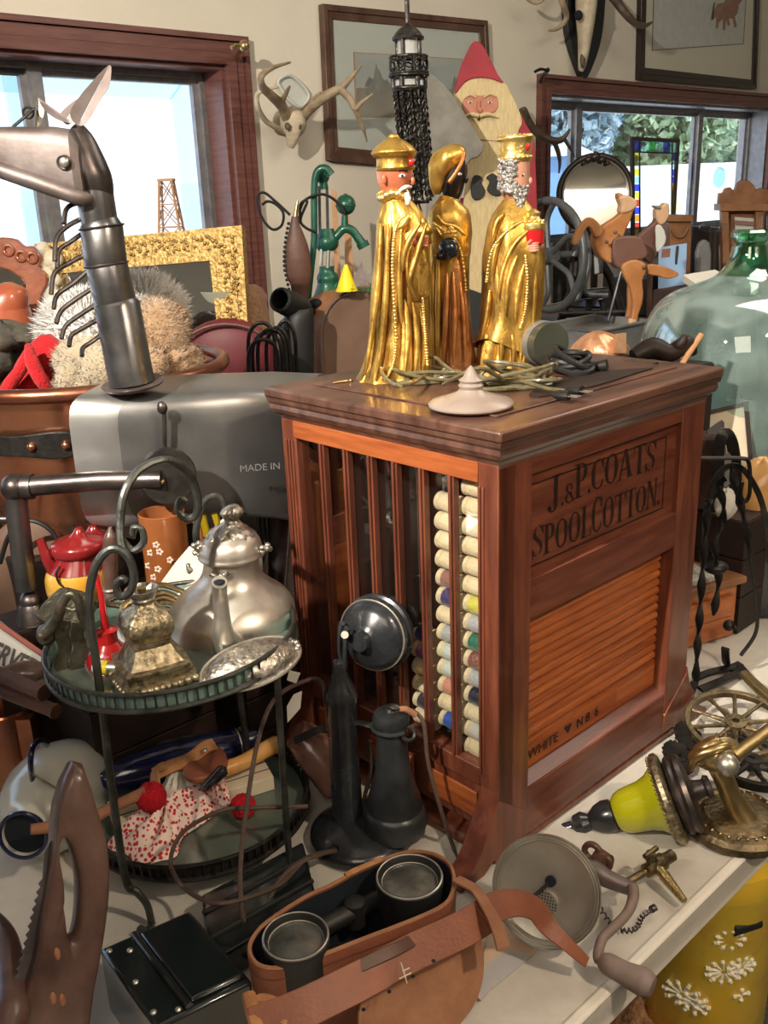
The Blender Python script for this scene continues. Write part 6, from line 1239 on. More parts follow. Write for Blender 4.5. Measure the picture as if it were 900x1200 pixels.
m = MB(); m.tube([onp(618, 1057, dc, dn)+dn*.004, onp(643, 1035, dc, dn)+dn*.002], .0022, 8); m.build('pin', 'steel_dark', dish)
m = MB(); m.tube([dc-dn*.008, dc-dn*.04], [.020, .014], 20); m.tube(smooth([dc-dn*.035, W(690, 1020, .96), W(712, 1030, .955), W(742, 1042, .95)], 4), [.016, .014, .011, .009], 16); m.build('body', 'steel_rust', t)
for x, y, Y in ((694, 998, 1.0), (706, 1010, .99)): m = MB(); m.torus(W(x, y, Y), .010, .0042, (-.5, -.8, .1), n=24); m.build('lug', 'leather_dark', t)
m = MB(); m.tube([W(700, 1004, 1.0), W(712, 1012, .985)], .012, 16); m.build('shaft', 'leather_dark', t)
cr = smooth([T(741, 1040, .80), T(742, 1052, .797), T(735, 1070, .79), T(718, 1088, .785), T(706, 1100, .782), T(701, 1118, .780), T(703, 1126, .778)], 4)
m = MB(); m.tube(cr, [.0075, .0062, .006, .006, .0065], 12); m.build('crank', 'handlegrey', t)
kb = [T(703, 1124, .778), T(715, 1131, .777), T(735, 1142, .774), T(752, 1150, .772), T(765, 1157, .771)]; m = MB(); m.tube(smooth(kb, 4), [.007, .0125, .0125, .0145, .016, .011], 20); m.build('crank_knob', 'handlegrey', t)
# brass gas valve
t = thing('gas_valve', 'small brass gas valve with ribbed hose nozzle lying on the white table', 'valve', T(775, 1020))
a_, b_ = T(722, 1042, .772), T(788, 1002, .778); m = MB(); D = b_-a_; L_ = np.linalg.norm(D); A = axisM(a_, D)
m.lathe([(.004, 0), (.005, .002), (.005, L_*.5), (.009, L_*.52), (.009, L_*.62), (.007, L_*.66), (.011, L_*.7), (.011, L_*.82), (.008, L_*.86), (.008, L_), (.003, L_)], A, 20); m.build('body', 'brass_dark', t)
a_, b_ = T(772, 1018, .774), T(803, 1057, .762); D = b_-a_; L_ = np.linalg.norm(D); A = axisM(a_, D); pr_ = [(.008, 0)]
for i in range(6): z = .2+i*.13; r = .0078-i*.0005; pr_ += [(r*.8, L_*z), (r, L_*(z+.02)), (r*.86, L_*(z+.11))]
m = MB(); m.lathe(pr_+[(.002, L_)], A, 20); m.build('nozzle', 'brass', t, angle=20)
m = MB(); q = T(762, 1008, .790); m.tube([q, q+[0, 0, .012]], .006, 12); m.tube([q+[-.010, -.008, .012], q+[.010, .008, .012]], .0035, 8); m.build('tap_key', 'brass_dark', t)
t = thing('spring_hook', 'little dark coil spring bent like a hook on the white table by the crank', 'spring', T(742, 1085))
Q = smooth([T(700, 1058, .758), T(712, 1078, .756), T(728, 1090, .756), T(745, 1088, .756), T(752, 1075, .757), T(763, 1066, .760)], 14); H = []
for i, p in enumerate(Q): a = i*1.5; d = Q[min(i+1, len(Q)-1)]-Q[max(i-1, 0)]; d /= np.linalg.norm(d); s_ = np.cross(d, [0, 0, 1]); H.append(p+.0028*(s_*math.cos(a)+np.array([0, 0, 1])*math.sin(a)))
m = MB(); m.tube(H, .0012, 6); m.build('coil', 'steel_dark', t); m = MB(); m.tube([Q[-1], Q[-1]+[.006, .003, .001]], .0045, 10); m.build('end_cap', 'steel_dark', t)
# yellow oil lamp lying on its side
t = thing('oil_lamp', 'oil lamp with glossy yellow glass font and ornate metal rings lying beside the cabinet', 'lamp', T(770, 965))
a_, b_ = W(712, 957, 1.115), W(815, 926, 1.10); D = b_-a_; D /= np.linalg.norm(D); A = axisM(a_, D); k_ = 1/ppm(b_)
m = MB(); m.lathe([(12*k_, 10*k_), (18*k_, 10*k_), (23*k_, 15*k_), (26*k_, 23*k_), (27.5*k_, 34*k_), (29*k_, 46*k_), (33*k_, 57*k_), (40*k_, 66*k_), (42*k_, 70*k_), (39*k_, 71*k_), (26*k_, 50*k_), (12*k_, 14*k_)], A, 48); m.build('glass_font', 'shade_yellow', t)
m = MB(); m.lathe([(30*k_, 66*k_), (50*k_, 68*k_), (54*k_, 72*k_), (54*k_, 77*k_), (50*k_, 80*k_), (38*k_, 82*k_), (30*k_, 80*k_)], A, 56); rg = m.build('ornate_ring', 'brass_orn', t)
m = MB()
for i in range(56): a = 2*PI*i/56; m.sph(np.array(A @ Vector((50*k_*math.cos(a), 50*k_*math.sin(a), 67.5*k_))), .0019, 6, 5)
m.build('bead_border', 'brass_orn', rg)
m = MB(); m.lathe([(30*k_, 78*k_), (44*k_, 84*k_), (47*k_, 88*k_), (44*k_, 92*k_), (47*k_, 96*k_), (45*k_, 101*k_), (38*k_, 103*k_), (12*k_, 106*k_), (10*k_, 118*k_), (14*k_, 121*k_), (12*k_, 126*k_), (2*k_, 127*k_)], A, 56); m.build('burner_base', 'steel_dark', t)
m = MB(); m.lathe([(6*k_, -62*k_), (8*k_, -60*k_), (8*k_, -44*k_), (13*k_, -40*k_), (15*k_, -30*k_), (10*k_, -22*k_), (17*k_, -12*k_), (20*k_, -2*k_), (19*k_, 8*k_), (12*k_, 12*k_)], A, 36); m.build('stem', 'enamel_black', t)
# brass figure with ball joint on a rosette base
P = T(862, 968); k_ = 1/ppm(P); t = thing('brass_horse_lamp', 'cast brass horse head lamp bracket on an ornate round base at the right table edge', 'lamp bracket', P); A = axisM(P, (0, 0, 1))
m = MB(); m.lathe([(58*k_, 0), (60*k_, 3*k_), (59*k_, 10*k_), (54*k_, 15*k_), (46*k_, 17*k_), (42*k_, 15*k_), (36*k_, 19*k_), (20*k_, 20*k_)], A, 64, fn=lambda a, z: 1+.012*math.sin(40*a)); bs_ = m.build('base', 'brass_dark', t, angle=30)
m = MB()
for i in range(30): a = 2*PI*i/30; m.sph(np.array(A @ Vector((47*k_*math.cos(a), 47*k_*math.sin(a), 17*k_))), .003, 8, 5)
m.build('bead_border', 'brass', bs_)
m = MB(); m.tube(smooth([P+[.010, -.006, .015], W(858, 935, P[1]), W(848, 912, P[1]), W(838, 895, P[1]-.005)], 5), [.024, .019, .018, .016], 24, flat=.75); m.build('neck', 'brass', t)
hd = W(834, 888, P[1]-.008); m = MB(); m.sph(hd+[.008, 0, .006], (.034, .020, .024), 24, 16, fn=lambda a, t_: 1+.06*math.sin(4*a)*math.sin(3*t_)); m.sph(hd+[-.018, -.004, .004], (.016, .012, .012), 16, 10); m.build('head', 'brass', t)
m = MB(); m.tube(smooth([hd+[-.03, -.008, -.012], hd+[-.026, -.014, .012], hd+[-.004, -.018, .024], hd+[.016, -.012, .026], hd+[.026, -.006, .014]], 4), [.004, .007, .006, .004], 10); m.build('mane', 'brass', t)
for dx in (0, .012): m = MB(); m.tube([hd+[.004+dx, .004, .022], hd+[.006+dx, .004, .036]], [.005, .001], 8); m.build('ear', 'brass', t)
m = MB(); m.sph(W(852, 896, P[1]-.038), .0155, 24, 16); m.build('ball_joint', 'nickel', t)
m = MB(); m.tube([W(862, 885, P[1]-.02), W(898, 858, P[1]-.01), W(925, 838, P[1])], .0085, 16); m.build('arm', 'brass', t)
# spoked wheels
def wheel(name, lab, c, R, ax, r, ns, key, grp=None, hub=.22):
    t = thing(name, lab, 'wheel', c, grp); ax = np.array(ax, float); ax /= np.linalg.norm(ax); A = axisM(c, ax)
    m = MB(); m.lathe([(R-r*1.6, -r), (R, -r*1.1), (R, r*1.1), (R-r*1.6, r), (R-r*1.6, -r)], A, 56, cap=False); m.build('rim', key, t, bevel=.0006)
    for i in range(ns):
        a = 2*PI*i/ns; m = MB(); m.tube([np.array(A @ Vector((R*.2*math.cos(a), R*.2*math.sin(a), 0))), np.array(A @ Vector((R*.6*math.cos(a), R*.6*math.sin(a), 0))), np.array(A @ Vector(((R-r)*math.cos(a), (R-r)*math.sin(a), 0)))], [r*.95, r*.55, r*.85], 8); m.build('spoke', key, t)
    m = MB(); m.lathe([(R*.07, -r*1.4), (R*hub, -r*1.3), (R*hub, r*1.3), (R*.07, r*1.4), (R*.07, -r*1.4)], A, 28, cap=False); m.build('hub', key, t); return t
P = T(862, 848, .785); wheel('cast_wheel', 'brass coloured cast wheel with ten spokes lying behind the brass horse head', P, 57/ppm(P), (-.05, -.18, 1), .005, 10, 'brass_dark', 'spoked cast wheels')
P = T(880, 893, .772); wheel('cast_wheel', 'dark cast wheel partly under the brass horse head at the right edge', P, 54/ppm(P), (.1, 0, 1), .006, 8, 'iron', 'spoked cast wheels')
for i, (x, y, z, lab) in enumerate(((795, 888, .775, 'black iron gear leaning on the cabinet side, nearer of two'), (808, 865, .772, 'black iron gear leaning on the cabinet side, farther of two'))):
    P = T(x, y, z); t = thing('iron_gear', lab, 'gear', P, 'black gears beside the cabinet'); A = axisM(P, (.5, -.4, .8)); R = .026
    m = MB(); m.lathe([(R*.25, -.004), (R, -.004), (R, .004), (R*.25, .004), (R*.25, -.004)], A, 72, cap=False, fn=lambda a, z: 1+.10*(1 if math.sin(18*a) > 0 else 0)); m.build('toothed_disc', 'iron', t)
    m = MB(); m.lathe([(R*.15, -.006), (R*.35, -.006), (R*.35, .006), (R*.15, .006), (R*.15, -.006)], A, 20, cap=False); m.build('hub', 'iron', t)
m = MB(); m.tube(smooth([T(872, 790, .80), T(890, 808, .80), T(925, 838, .80)], 3), [.008, .010, .010], 14); tag(m.build('wooden_rod', 'brass'), 'pale brass rod lying diagonally at the right edge above the wheels', 'rod')
# black twisted iron rack
YB = 1.50
t = thing('iron_rack', 'black wrought iron rack with twisted uprights and hoop tops at the right edge', 'rack', T(840, 830))
def twisted(L, Y, r=.0075, tw=14.): m = MB(); m.tube(smooth(pth(L, Y), 10), r, 8, flat=.45, twist=tw); m.build('twisted_bar', 'iron', t)
twisted([(815, 800), (817, 760), (820, 720), (823, 670), (827, 620), (831, 585)], YB, tw=20); twisted([(878, 640), (870, 600), (862, 570), (856, 545)], YB, tw=10); twisted([(842, 570), (848, 600), (838, 640), (842, 680), (836, 720)], YB+.04, tw=16)
m = MB(); Q = smooth(pth([(831, 590), (838, 562), (852, 547), (868, 548), (882, 565), (893, 590), (900, 625), (902, 660)], YB), 6); strap(m, Q, .009, .006, lambda q: (0, -1, .1)); m.build('hoop', 'iron', t, bevel=.001)
m = MB(); Q = smooth(pth([(826, 640), (828, 600), (837, 572), (850, 560)], YB+.03), 6); strap(m, Q, .010, .005, lambda q: (0, -1, .1)); m.build('hoop', 'iron', t)
m = MB(); m.tube(smooth(pth([(812, 537), (840, 537), (868, 537), (877, 541), (879, 560), (878, 580), (873, 588), (868, 580), (870, 565)], YB-.02), 5), .0035, 8); m.build('hook_rod', 'iron', t)
m = MB(); m.tube(smooth(pth([(878, 640), (886, 700), (886, 740), (868, 768)], YB), 6), .0035, 8); m.build('thin_bar', 'iron', t)
for L in ([(814, 795), (832, 788), (858, 782), (868, 778)], [(820, 808), (840, 800), (862, 790), (870, 784)], [(814, 800), (808, 815), (802, 830)], [(866, 780), (880, 796), (905, 822)], [(850, 760), (852, 780), (862, 786)]):
    m = MB(); Q = smooth([T(x, y, .762) if y > 776 else W(x, y, YB) for x, y in L], 4); strap(m, Q, .014, .006, lambda q: (0, -.2, 1)); m.build('foot_bar', 'iron', t, bevel=.001)
m = MB(); m.sph(W(839, 665, YB+.05), (.022, .02, .012), 18, 10); m.build('boss', 'iron', t)
# drawer box with carved front and newspaper
P = T(842, 768); t = thing('drawer_box', 'orange brown carved wooden drawer box with dark knob behind the iron rack', 'box', P+[.02, .1, 0])
Pd = W(836, 720, 1.66); z1 = Pd[2]+.055; Cc = np.array([Pd[0]+.0, 1.66, 0]); e1 = np.array([.90, .43, 0]); e2 = np.array([-.43, .90, 0]); bx_ = lambda a, b, z: Cc+e1*a+e2*b+[0, 0, z]
m = MB(); m.prism([bx_(-.12, 0, ZT+.001), bx_(.06, 0, ZT+.001), bx_(.06, .2, ZT+.001), bx_(-.12, .2, ZT+.001)], (0, 0, z1-ZT)); m.build('box_body', 'drawerwood', t, bevel=.006)
m = MB(); m.prism([bx_(-.13, -.012, z1), bx_(.07, -.012, z1), bx_(.07, .21, z1), bx_(-.13, .21, z1)], (0, 0, .014)); m.build('box_top', 'wood_mid', t, bevel=.003)
m = MB(); m.prism([bx_(-.10, -.008, ZT+.05), bx_(.045, -.008, ZT+.05), bx_(.045, -.008, z1-.02), bx_(-.10, -.008, z1-.02)], e2*.009); dr = m.build('drawer', 'drawerwood', t, bevel=.004)
m = MB(); q = W(854, 733, 1.62); m.sph(q, .011, 16, 10); m.sph(q+[.008, -.01, 0], .0045, 10, 8); m.build('knob', 'iron', dr)
m = MB(); m.prism([bx_(-.12, .0, z1+.0145), bx_(.0, .0, z1+.0145), bx_(.0, .17, z1+.03), bx_(-.12, .17, z1+.04)], (0, 0, .012)); tag(m.build('newspaper', 'newsprint', bevel=.002), 'folded printed newspaper on the orange wooden drawer box', 'newspaper')
# white paper bag, striped cloth beside the cabinet
m = MB(); m.sph(W(850, 590, 1.72), (.022, .02, .03), 14, 10, fn=lambda a, t_: 1+.15*math.sin(5*a)*math.sin(4*t_)); tag(m.build('crumpled_paper', 'paper'), 'small crumpled cream paper seen through the hoop of the iron rack', 'paper')
# cast iron pot with bail
zc_ = lambda x, y, Y: W(x, y, Y)[2]
P = W(826, 560, 1.80); t = thing('coal_scuttle', 'dark rust brown metal scuttle with heart cut in its upright handle behind the cabinet corner', 'scuttle', [P[0], 1.80, 1.0])
m = MB(); sil(m, [(590, 800, 842), (570, 798, 848), (530, 797, 850), (510, 800, 846)], P, 1., 3, 36); m.build('body', 'leather_dark', t)
m = MB(); Q = smooth(pth([(838, 600), (842, 555), (842, 525), (850, 508), (858, 520), (862, 550), (862, 580)], 1.72), 6); strap(m, Q, .022, .004, lambda q: (-.5, -.85, .1)); m.build('handle', 'iron', t)
m = MB(); plate(m, [(845, 560), (845, 535), (848, 530), (851, 533), (854, 530), (857, 535), (857, 565), (850, 572)], W(850, 550, 1.715), (-.3, -.95, 0), .003); m.build('heart_plate', 'greymetal', t)
m = MB(); plate(m, [(830, 503), (846, 492), (849, 500), (844, 508), (830, 509)], W(840, 500, 1.78), (-.2, -.9, .3), .01, 2); m.build('lip', 'iron', t)
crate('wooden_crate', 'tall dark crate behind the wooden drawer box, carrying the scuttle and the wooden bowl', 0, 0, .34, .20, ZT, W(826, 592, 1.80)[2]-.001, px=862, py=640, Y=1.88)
# wooden horn / bowl at right edge
P = W(890, 582, 1.80); t = thing('carved_bowl', 'shiny honey coloured carved wooden bowl at the right edge below the glass demijohn', 'bowl', P-[0, 0, .07])
m = MB(); m.sph(P, (.048, .05, .080), 32, 20, fn=lambda a, t_: 1+.05*math.sin(3*a+2*t_)); m.build('bowl_body', 'hornwood', t)
m = MB(); m.sph(P+[.012, -.036, .025], (.014, .02, .022), 20, 12); m.build('hollow', 'lining', t)
for i, (x, y, Y, r) in enumerate(((868, 640, 1.62, .022), (885, 660, 1.62, .026), (900, 700, 1.62, .03))): pass
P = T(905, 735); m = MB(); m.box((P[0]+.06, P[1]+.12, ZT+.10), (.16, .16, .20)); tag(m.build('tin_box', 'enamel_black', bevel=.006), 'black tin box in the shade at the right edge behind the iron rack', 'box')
# framed picture
FP_ = W(855, 520, 1.96); nP = np.array([-.25, -.93, .25]); t = thing('picture_frame', 'thin dark framed picture with cream mat leaning below the green demijohn', 'picture', FP_-[0, 0, .12])
c4 = [onp(x, y, FP_, nP) for x, y in ((800, 488), (877, 470), (886, 590), (800, 615))]; nP = nP/np.linalg.norm(nP)
m = MB(); frame(m, *c4, .009, .014, -nP); m.build('frame', 'frame_dark', t)
m = MB(); m.prism([c-nP*.004 for c in c4], -nP*.003); m.build('mat_board', 'cream', t)
ci = [c4[0]*(1-a)*(1-b)+c4[1]*a*(1-b)+c4[2]*a*b+c4[3]*(1-a)*b-nP*.0035 for a, b in ((.2, .25), (.75, .25), (.75, .8), (.2, .8))]
m = MB(); frame(m, *ci, .002, .0006, -nP); m.build('mat_line', 'wood_tan', t)
# ================================================ GREEN GLASS DEMIJOHN
P = W(868, 420, 2.2); P[2] = ZT; t = thing('demijohn', 'huge green blue glass demijohn bottle with a short green neck at the right', 'bottle', P)
A = axisM([P[0], P[1], 0], (0, 0, 1)); k_ = 1/ppm([P[0], P[1], 1.2]); z_ = lambda y: zat(P, y)
body = [(8*k_, ZT+.02), (70*k_, ZT+.0), (95*k_, ZT+.02), (112*k_, z_(570)), (118*k_, z_(520)), (120*k_, z_(470)), (119*k_, z_(430)), (113*k_, z_(390)), (102*k_, z_(362)), (84*k_, z_(344)), (60*k_, z_(334)), (42*k_, z_(327)), (33*k_, z_(321))]
pr_ = [tuple(p) for p in smooth([np.array(p) for p in body], 4)]
inn = [(max(r-.006, .002), z+(.005 if i < 8 else -.002)) for i, (r, z) in enumerate(pr_)]
m = MB(); m.lathe(pr_+inn[::-1], A, 72, cap=False); m.build('glass_body', 'demij', t, angle=80)
nk = [tuple(q) for q in smooth([np.array(q) for q in [(34*k_, z_(322)), (27*k_, z_(314)), (22*k_, z_(303)), (19*k_, z_(288))]], 4)]
m = MB(); m.lathe(nk+[(r-.004, z) for r, z in nk[::-1]]+[nk[0]], A, 48, cap=False); m.build('neck', 'demij_neck', t)
m = MB(); m.lathe([(18*k_, z_(289)), (17.5*k_, z_(284)), (19*k_, z_(281)), (22*k_, z_(277)), (22*k_, z_(272)), (19*k_, z_(269)), (14*k_, z_(269)), (14*k_, z_(289)), (18*k_, z_(289))], A, 40, cap=False, fn=lambda a, z: 1+.02*math.sin(6*a)); m.build('neck_collar', 'demij_neck', t)
# driftwood and stick on something behind the cabinet
P = W(780, 412, 1.85); m = MB(); Q = smooth([W(742, 418, 1.85), W(765, 408, 1.86), W(785, 414, 1.85), W(806, 402, 1.86), W(812, 416, 1.86)], 5)
m.tube(Q, [.014, .022, .018, .016, .008], 14); m.tube(smooth([W(790, 410, 1.85), W(800, 400, 1.84), W(802, 392, 1.84)], 4), [.014, .01, .004], 10); tag(m.build('driftwood', 'darkwood'), 'knotty dark driftwood piece behind the back corner of the cabinet', 'driftwood')
m = MB(); m.tube([W(798, 428, 1.83), W(822, 392, 1.86)], .006, 8); tag(m.build('bamboo_stick', 'wood_tan'), 'short tan stick leaning against the driftwood behind the cabinet', 'stick')
crate('wooden_crate', 'dark crate under the driftwood behind the far side of the cabinet', 0, 0, .16, .14, ZT, W(780, 424, 1.87)[2]-.004, px=775, py=440, Y=1.87)
# ================================================ UNDER THE TABLE EDGE
P = T(856, 1100, .42); P = np.array([P[0]+.02, P[1]+.0, 0]); t = thing('daisy_bucket', 'yellow painted lidded metal bucket with white daisies standing on the floor beyond the table edge', 'bucket', P)
PB2 = T(822, 1120, .36); zc2 = 0
P = np.array([PB2[0], PB2[1], 0]); t.location = tuple(P); ROOTLOC[t.name] = tuple(P); kB = 1/ppm([P[0], P[1], .36]); A = axisM(P, (0, 0, 1)); rB = 78*kB
m = MB(); m.lathe([(rB*.86, 0), (rB*.90, .01), (rB*1.0, .56), (rB*1.02, .565), (rB*.98, .60), (rB*.5, .62), (rB*.1, .625)], A, 56); m.build('bucket_body', 'bucket', t)
def petals(x, y, n, r, name='daisy'):
    q0 = ray(x, y); o3 = CAMP; a2 = q0[0]**2+q0[1]**2; b2 = 2*(q0[0]*(o3[0]-P[0])+q0[1]*(o3[1]-P[1])); c2 = (o3[0]-P[0])**2+(o3[1]-P[1])**2-(rB*.955)**2; dd = b2*b2-4*a2*c2
    if dd < 0: return
    tt = (-b2-math.sqrt(dd))/(2*a2); c = o3+q0*tt; nn = np.array([c[0]-P[0], c[1]-P[1], 0]); nn /= np.linalg.norm(nn); u = np.cross([0, 0, 1], nn); m = MB()
    for i in range(n):
        a = 2*PI*i/n; d = u*math.cos(a)+np.array([0, 0, 1.])*math.sin(a)*.8; m.sph(c+d*r+nn*.002, (.004, .004, .004), 8, 6)
        m.tube([c+d*r*.2+nn*.001, c+d*r*1.25+nn*.001], [.002, .0042, .0035], 6)
    m.build(name, 'petal', t)
for x, y, n, r in ((855, 1100, 9, .020), (848, 1138, 11, .024), (868, 1132, 10, .020), (800, 1165, 10, .026), (812, 1175, 9, .022), (868, 1165, 4, .012)): petals(x, y, n, r)
m = MB(); q = W(858, 1088, P[1]-rB*.95); m.tube([q, q+[.045, .015, .0]], .012, 14); m.build('black_grip', 'rubber', t)
m = MB(); m.tube(smooth([q+[.045, .015, 0], q+[.06, .02, .008], q+[.08, .03, .014], q+[.12, .05, .02]], 4), .0025, 6); m.build('handle_wire', 'steel_dark', t)
P = T(790, 1188, .33); P = np.array([P[0], P[1], 0]); A = axisM(P, (0, 0, 1)); t = thing('wicker_basket', 'brown woven wicker basket on the floor under the near table edge', 'basket', P)
m = MB(); m.lathe([(.09, 0), (.115, .05), (.12, .22), (.105, .29), (.07, .31), (.06, .30), (.05, .28)], A, 48, fn=lambda a, z: 1+.015*math.sin(30*a)*math.sin(z*260)); m.build('woven_body', 'basket', t)
m = MB(); m.torus(P+[0, 0, .305], .066, .008); m.build('rim', 'basket', t)
# ================================================ THINGS ON THE SIDEBOARD
def SB(px, f, y=300): d = ray(px, y)*[1, 1, 0]; u = UB+f*(2.7-UB); P = d*(u/(d@AU)); P[2] = ZS; return P
def rowof(P): q = np.array(P)-CAMP; return 600-FP*(q@UU)/(q@FF)
# gilt framed mirror
P = SB(180, .18); nG = np.array([-.16, -.97, .14]); nG /= np.linalg.norm(nG); Yb = rowof(P)
t = thing('gilt_mirror', 'mirror in a wide ornate gold frame leaning on the sideboard under the left window', 'mirror', P)
P0 = W(283, 264, P[1]+.02); c4 = [onp(x, y, P0, nG) for x, y in ((40, 286), (283, 264), (293, 440), (40, 470))]
for q in c4[2:]: q[2] = ZS
m = MB(); I = frame(m, *c4, .020, .03, -nG); I2 = frame(m, *[q-nG*-.004 for q in I], .045, .018, -nG); I3 = frame(m, *[q+nG*.002 for q in I2], .012, .022, -nG)
rnd = random.Random(11)
for a, b in ((0, 1), (1, 2)):
    for i in range(110): s_ = i/110; m.sph(c4[a]*(1-s_)+c4[b]*s_+(np.mean(c4, axis=0)-(c4[a]*(1-s_)+c4[b]*s_))*.0+(I2[a]*(1-s_)+I2[b]*s_-c4[a]*(1-s_)-c4[b]*s_)*(.25+.5*rnd.random())+nG*.003, .0045, 7, 5)
m.build('gilt_frame', 'gilt', t)
m = MB(); m.prism([q-nG*.012 for q in I3], -nG*.003); m.build('mirror_glass', 'mirror', t)
# carved mirror and red pot at the far left
P = SB(15, .12); t = thing('carved_mirror', 'mirror with scrolled carved red brown wooden crest at the left edge', 'mirror', P); nn = np.array([.1, -1, .05]); Pp = P+[0, 0, .1]
m = MB(); plate(m, [(-70, 292), (-40, 300), (-15, 284), (2, 278), (20, 281), (28, 289), (38, 288), (46, 296), (49, 305), (46, 313), (54, 322), (55, 335), (49, 346), (46, 384), (36, 385), (32, 352), (30, 333), (18, 322), (-5, 313), (-70, 312)], Pp, nn, .025, 2); m.build('carved_frame', 'redwood', t, bevel=.004)
m = MB(); plate(m, [(30, 325), (36, 345), (40, 385), (46, 440), (34, 440), (30, 360)], Pp, nn, .02); m.build('side_post', 'redwood', t, bevel=.003)
m = MB()
for x, y in ((10, 293), (25, 300), (38, 302)): m.torus(onp(x, y, Pp, nn)-[0, .002, 0], .010, .004, nn, n=20)
m.build('scroll_carving', 'redwood', t)
m = MB(); plate(m, [(-70, 310), (0, 312), (20, 320), (32, 335), (34, 440), (-70, 440)], Pp+[0, .012, 0], nn, .003); m.build('mirror_glass', 'mirror', t)
P = SB(8, .02); P = P+[-.0, -.02, 0]; t = thing('red_pot', 'glossy terracotta red lidded pot in front of the carved mirror at the left edge', 'pot', P)
m = MB(); sil(m, [(rowof(P)+0, -20, 34), (400, -26, 38), (380, -30, 38), (362, -30, 34)], P, .9, 3, 36); m.build('body', 'terracotta', t)
m = MB(); sil(m, [(364, -28, 32), (352, -22, 33), (340, -14, 30), (334, -4, 20), (331, 4, 14)], P, .9, 3, 36); m.build('lid', 'terracotta', t)
P = SB(58, .5); m = MB(); rnd = random.Random(6)
for i in range(14): x = 44+rnd.random()*26; y = 292+rnd.random()*44; m.sph(W(x, y, P[1]), (rnd.uniform(.012, .022),)*3, 10, 7)
m.tube([W(58, 330, P[1]), P+[0, 0, .002]], .02, 10); tag(m.build('bone_carving', 'bone'), 'pale knobbly bone carving standing between the carved mirror and the horse neck', 'carving')
# lattice tower on the window sill
P = WL(216, 268, .0); P = P+AU*.08; P[2] = SL[2]+.004; t = thing('lattice_tower', 'small wooden oil derrick model standing on the left window sill', 'tower', P); zt_ = zat(P, 212); k_ = 1/ppm([P[0], P[1], 1.5]); yb_ = P[2]
for a in range(4):
    dx, dy = ((1, 1), (-1, 1), (-1, -1), (1, -1))[a]; m = MB(); m.tube([P+[dx*24*k_, dy*24*k_, 0], np.array([P[0]+dx*7*k_, P[1]+dy*7*k_, zt_])], .004, 6); m.build('post', 'wood_tan', t)
m = MB(); H = zt_-yb_
for i in range(7):
    f0, f1 = i/7, (i+1)/7; r0, r1 = (24-17*f0)*k_, (24-17*f1)*k_
    for a in range(4):
        d = [(1, 1), (-1, 1), (-1, -1), (1, -1)]; p = d[a]; q = d[(a+1) % 4]; A_ = P+[p[0]*r0, p[1]*r0, H*f0]; B_ = P+[q[0]*r0, q[1]*r0, H*f0]; C_ = P+[q[0]*r1, q[1]*r1, H*f1]; D_ = P+[p[0]*r1, p[1]*r1, H*f1]
        m.tube([A_, C_], .002, 5); m.tube([B_, D_], .002, 5); m.tube([A_, B_], .0022, 5)
m.build('lattice', 'wood_tan', t); m = MB(); m.box((P[0], P[1], zt_+.003), (18*k_, 18*k_, .008)); m.build('crown_block', 'wood_tan', t)
# wicker basket, bowl, burgundy bag
P = SB(258, .22); rb_ = rowof(P); t = thing('wicker_hamper', 'brown wicker hamper with folded cloth on its lid on the sideboard', 'hamper', P)
m = MB(); sil(m, [(rb_, 208, 318), (420, 206, 318), (380, 210, 314), (345, 212, 308), (340, 214, 306)], P, .6, 2, 48, pw=.55); m.build('woven_body', 'wicker', t)
m = MB(); sil(m, [(392, 234, 317), (372, 240, 315), (352, 240, 313), (340, 255, 308), (334, 270, 300)], P-[0, .012, 0], .6, 3, 44, lambda an, t_: 1+.03*math.sin(9*an+11*t_)+.03*math.sin(26*t_)); m.build('folded_cloth', 'clothbrown', t)
P2_ = P-[0, .10, 0]; m = MB(); t = thing('glass_bowl', 'grey green bowl full of small trinkets resting on the hamper cloth', 'bowl', W(264, 362, P2_[1]))
k_ = 1/ppm(W(264, 350, P2_[1])); A = axisM(W(264, 364, P2_[1]), (0, 0, 1)); m.lathe([(8*k_, 0), (18*k_, 4*k_), (26*k_, 14*k_), (30*k_, 24*k_), (28.5*k_, 24*k_), (24*k_, 14*k_), (4*k_, 4*k_)], A, 40); m.build('bowl_body', 'bowlgreen', t)
for i in range(16): a = rnd.uniform(0, 6.28); r = rnd.uniform(0, 22)*k_; m = MB(); q = np.array(A @ Vector((r*math.cos(a), r*math.sin(a), 23*k_+rnd.uniform(0, .008)))); m.torus(q, rnd.uniform(.006, .012), .0028, (rnd.uniform(-1, 1), rnd.uniform(-1, 1), .6), n=16, k=6); tag(m.build('trinket', rnd.choice(['silver_orn', 'brass_dark', 'bone'])), 'small metal trinket ring heaped in the grey green bowl', 'trinket', 'trinkets in the grey green bowl')
P = SB(266, .03, 390); P[1] -= 0; t = thing('burgundy_bag', 'dark burgundy rounded bag behind the rim of the copper cauldron', 'bag', P)
m = MB(); sil(m, [(rowof(P), 212, 318), (430, 208, 322), (405, 212, 318), (388, 222, 308), (378, 238, 292), (373, 255, 275)], P, .35, 4, 44); m.build('bag_body', 'burgundy', t)
m = MB(); m.tube(smooth(pth([(214, 398), (240, 384), (268, 380), (296, 386), (314, 400)], P[1]-.045), 5), .004, 8); m.build('piping', 'leather_dark', t)
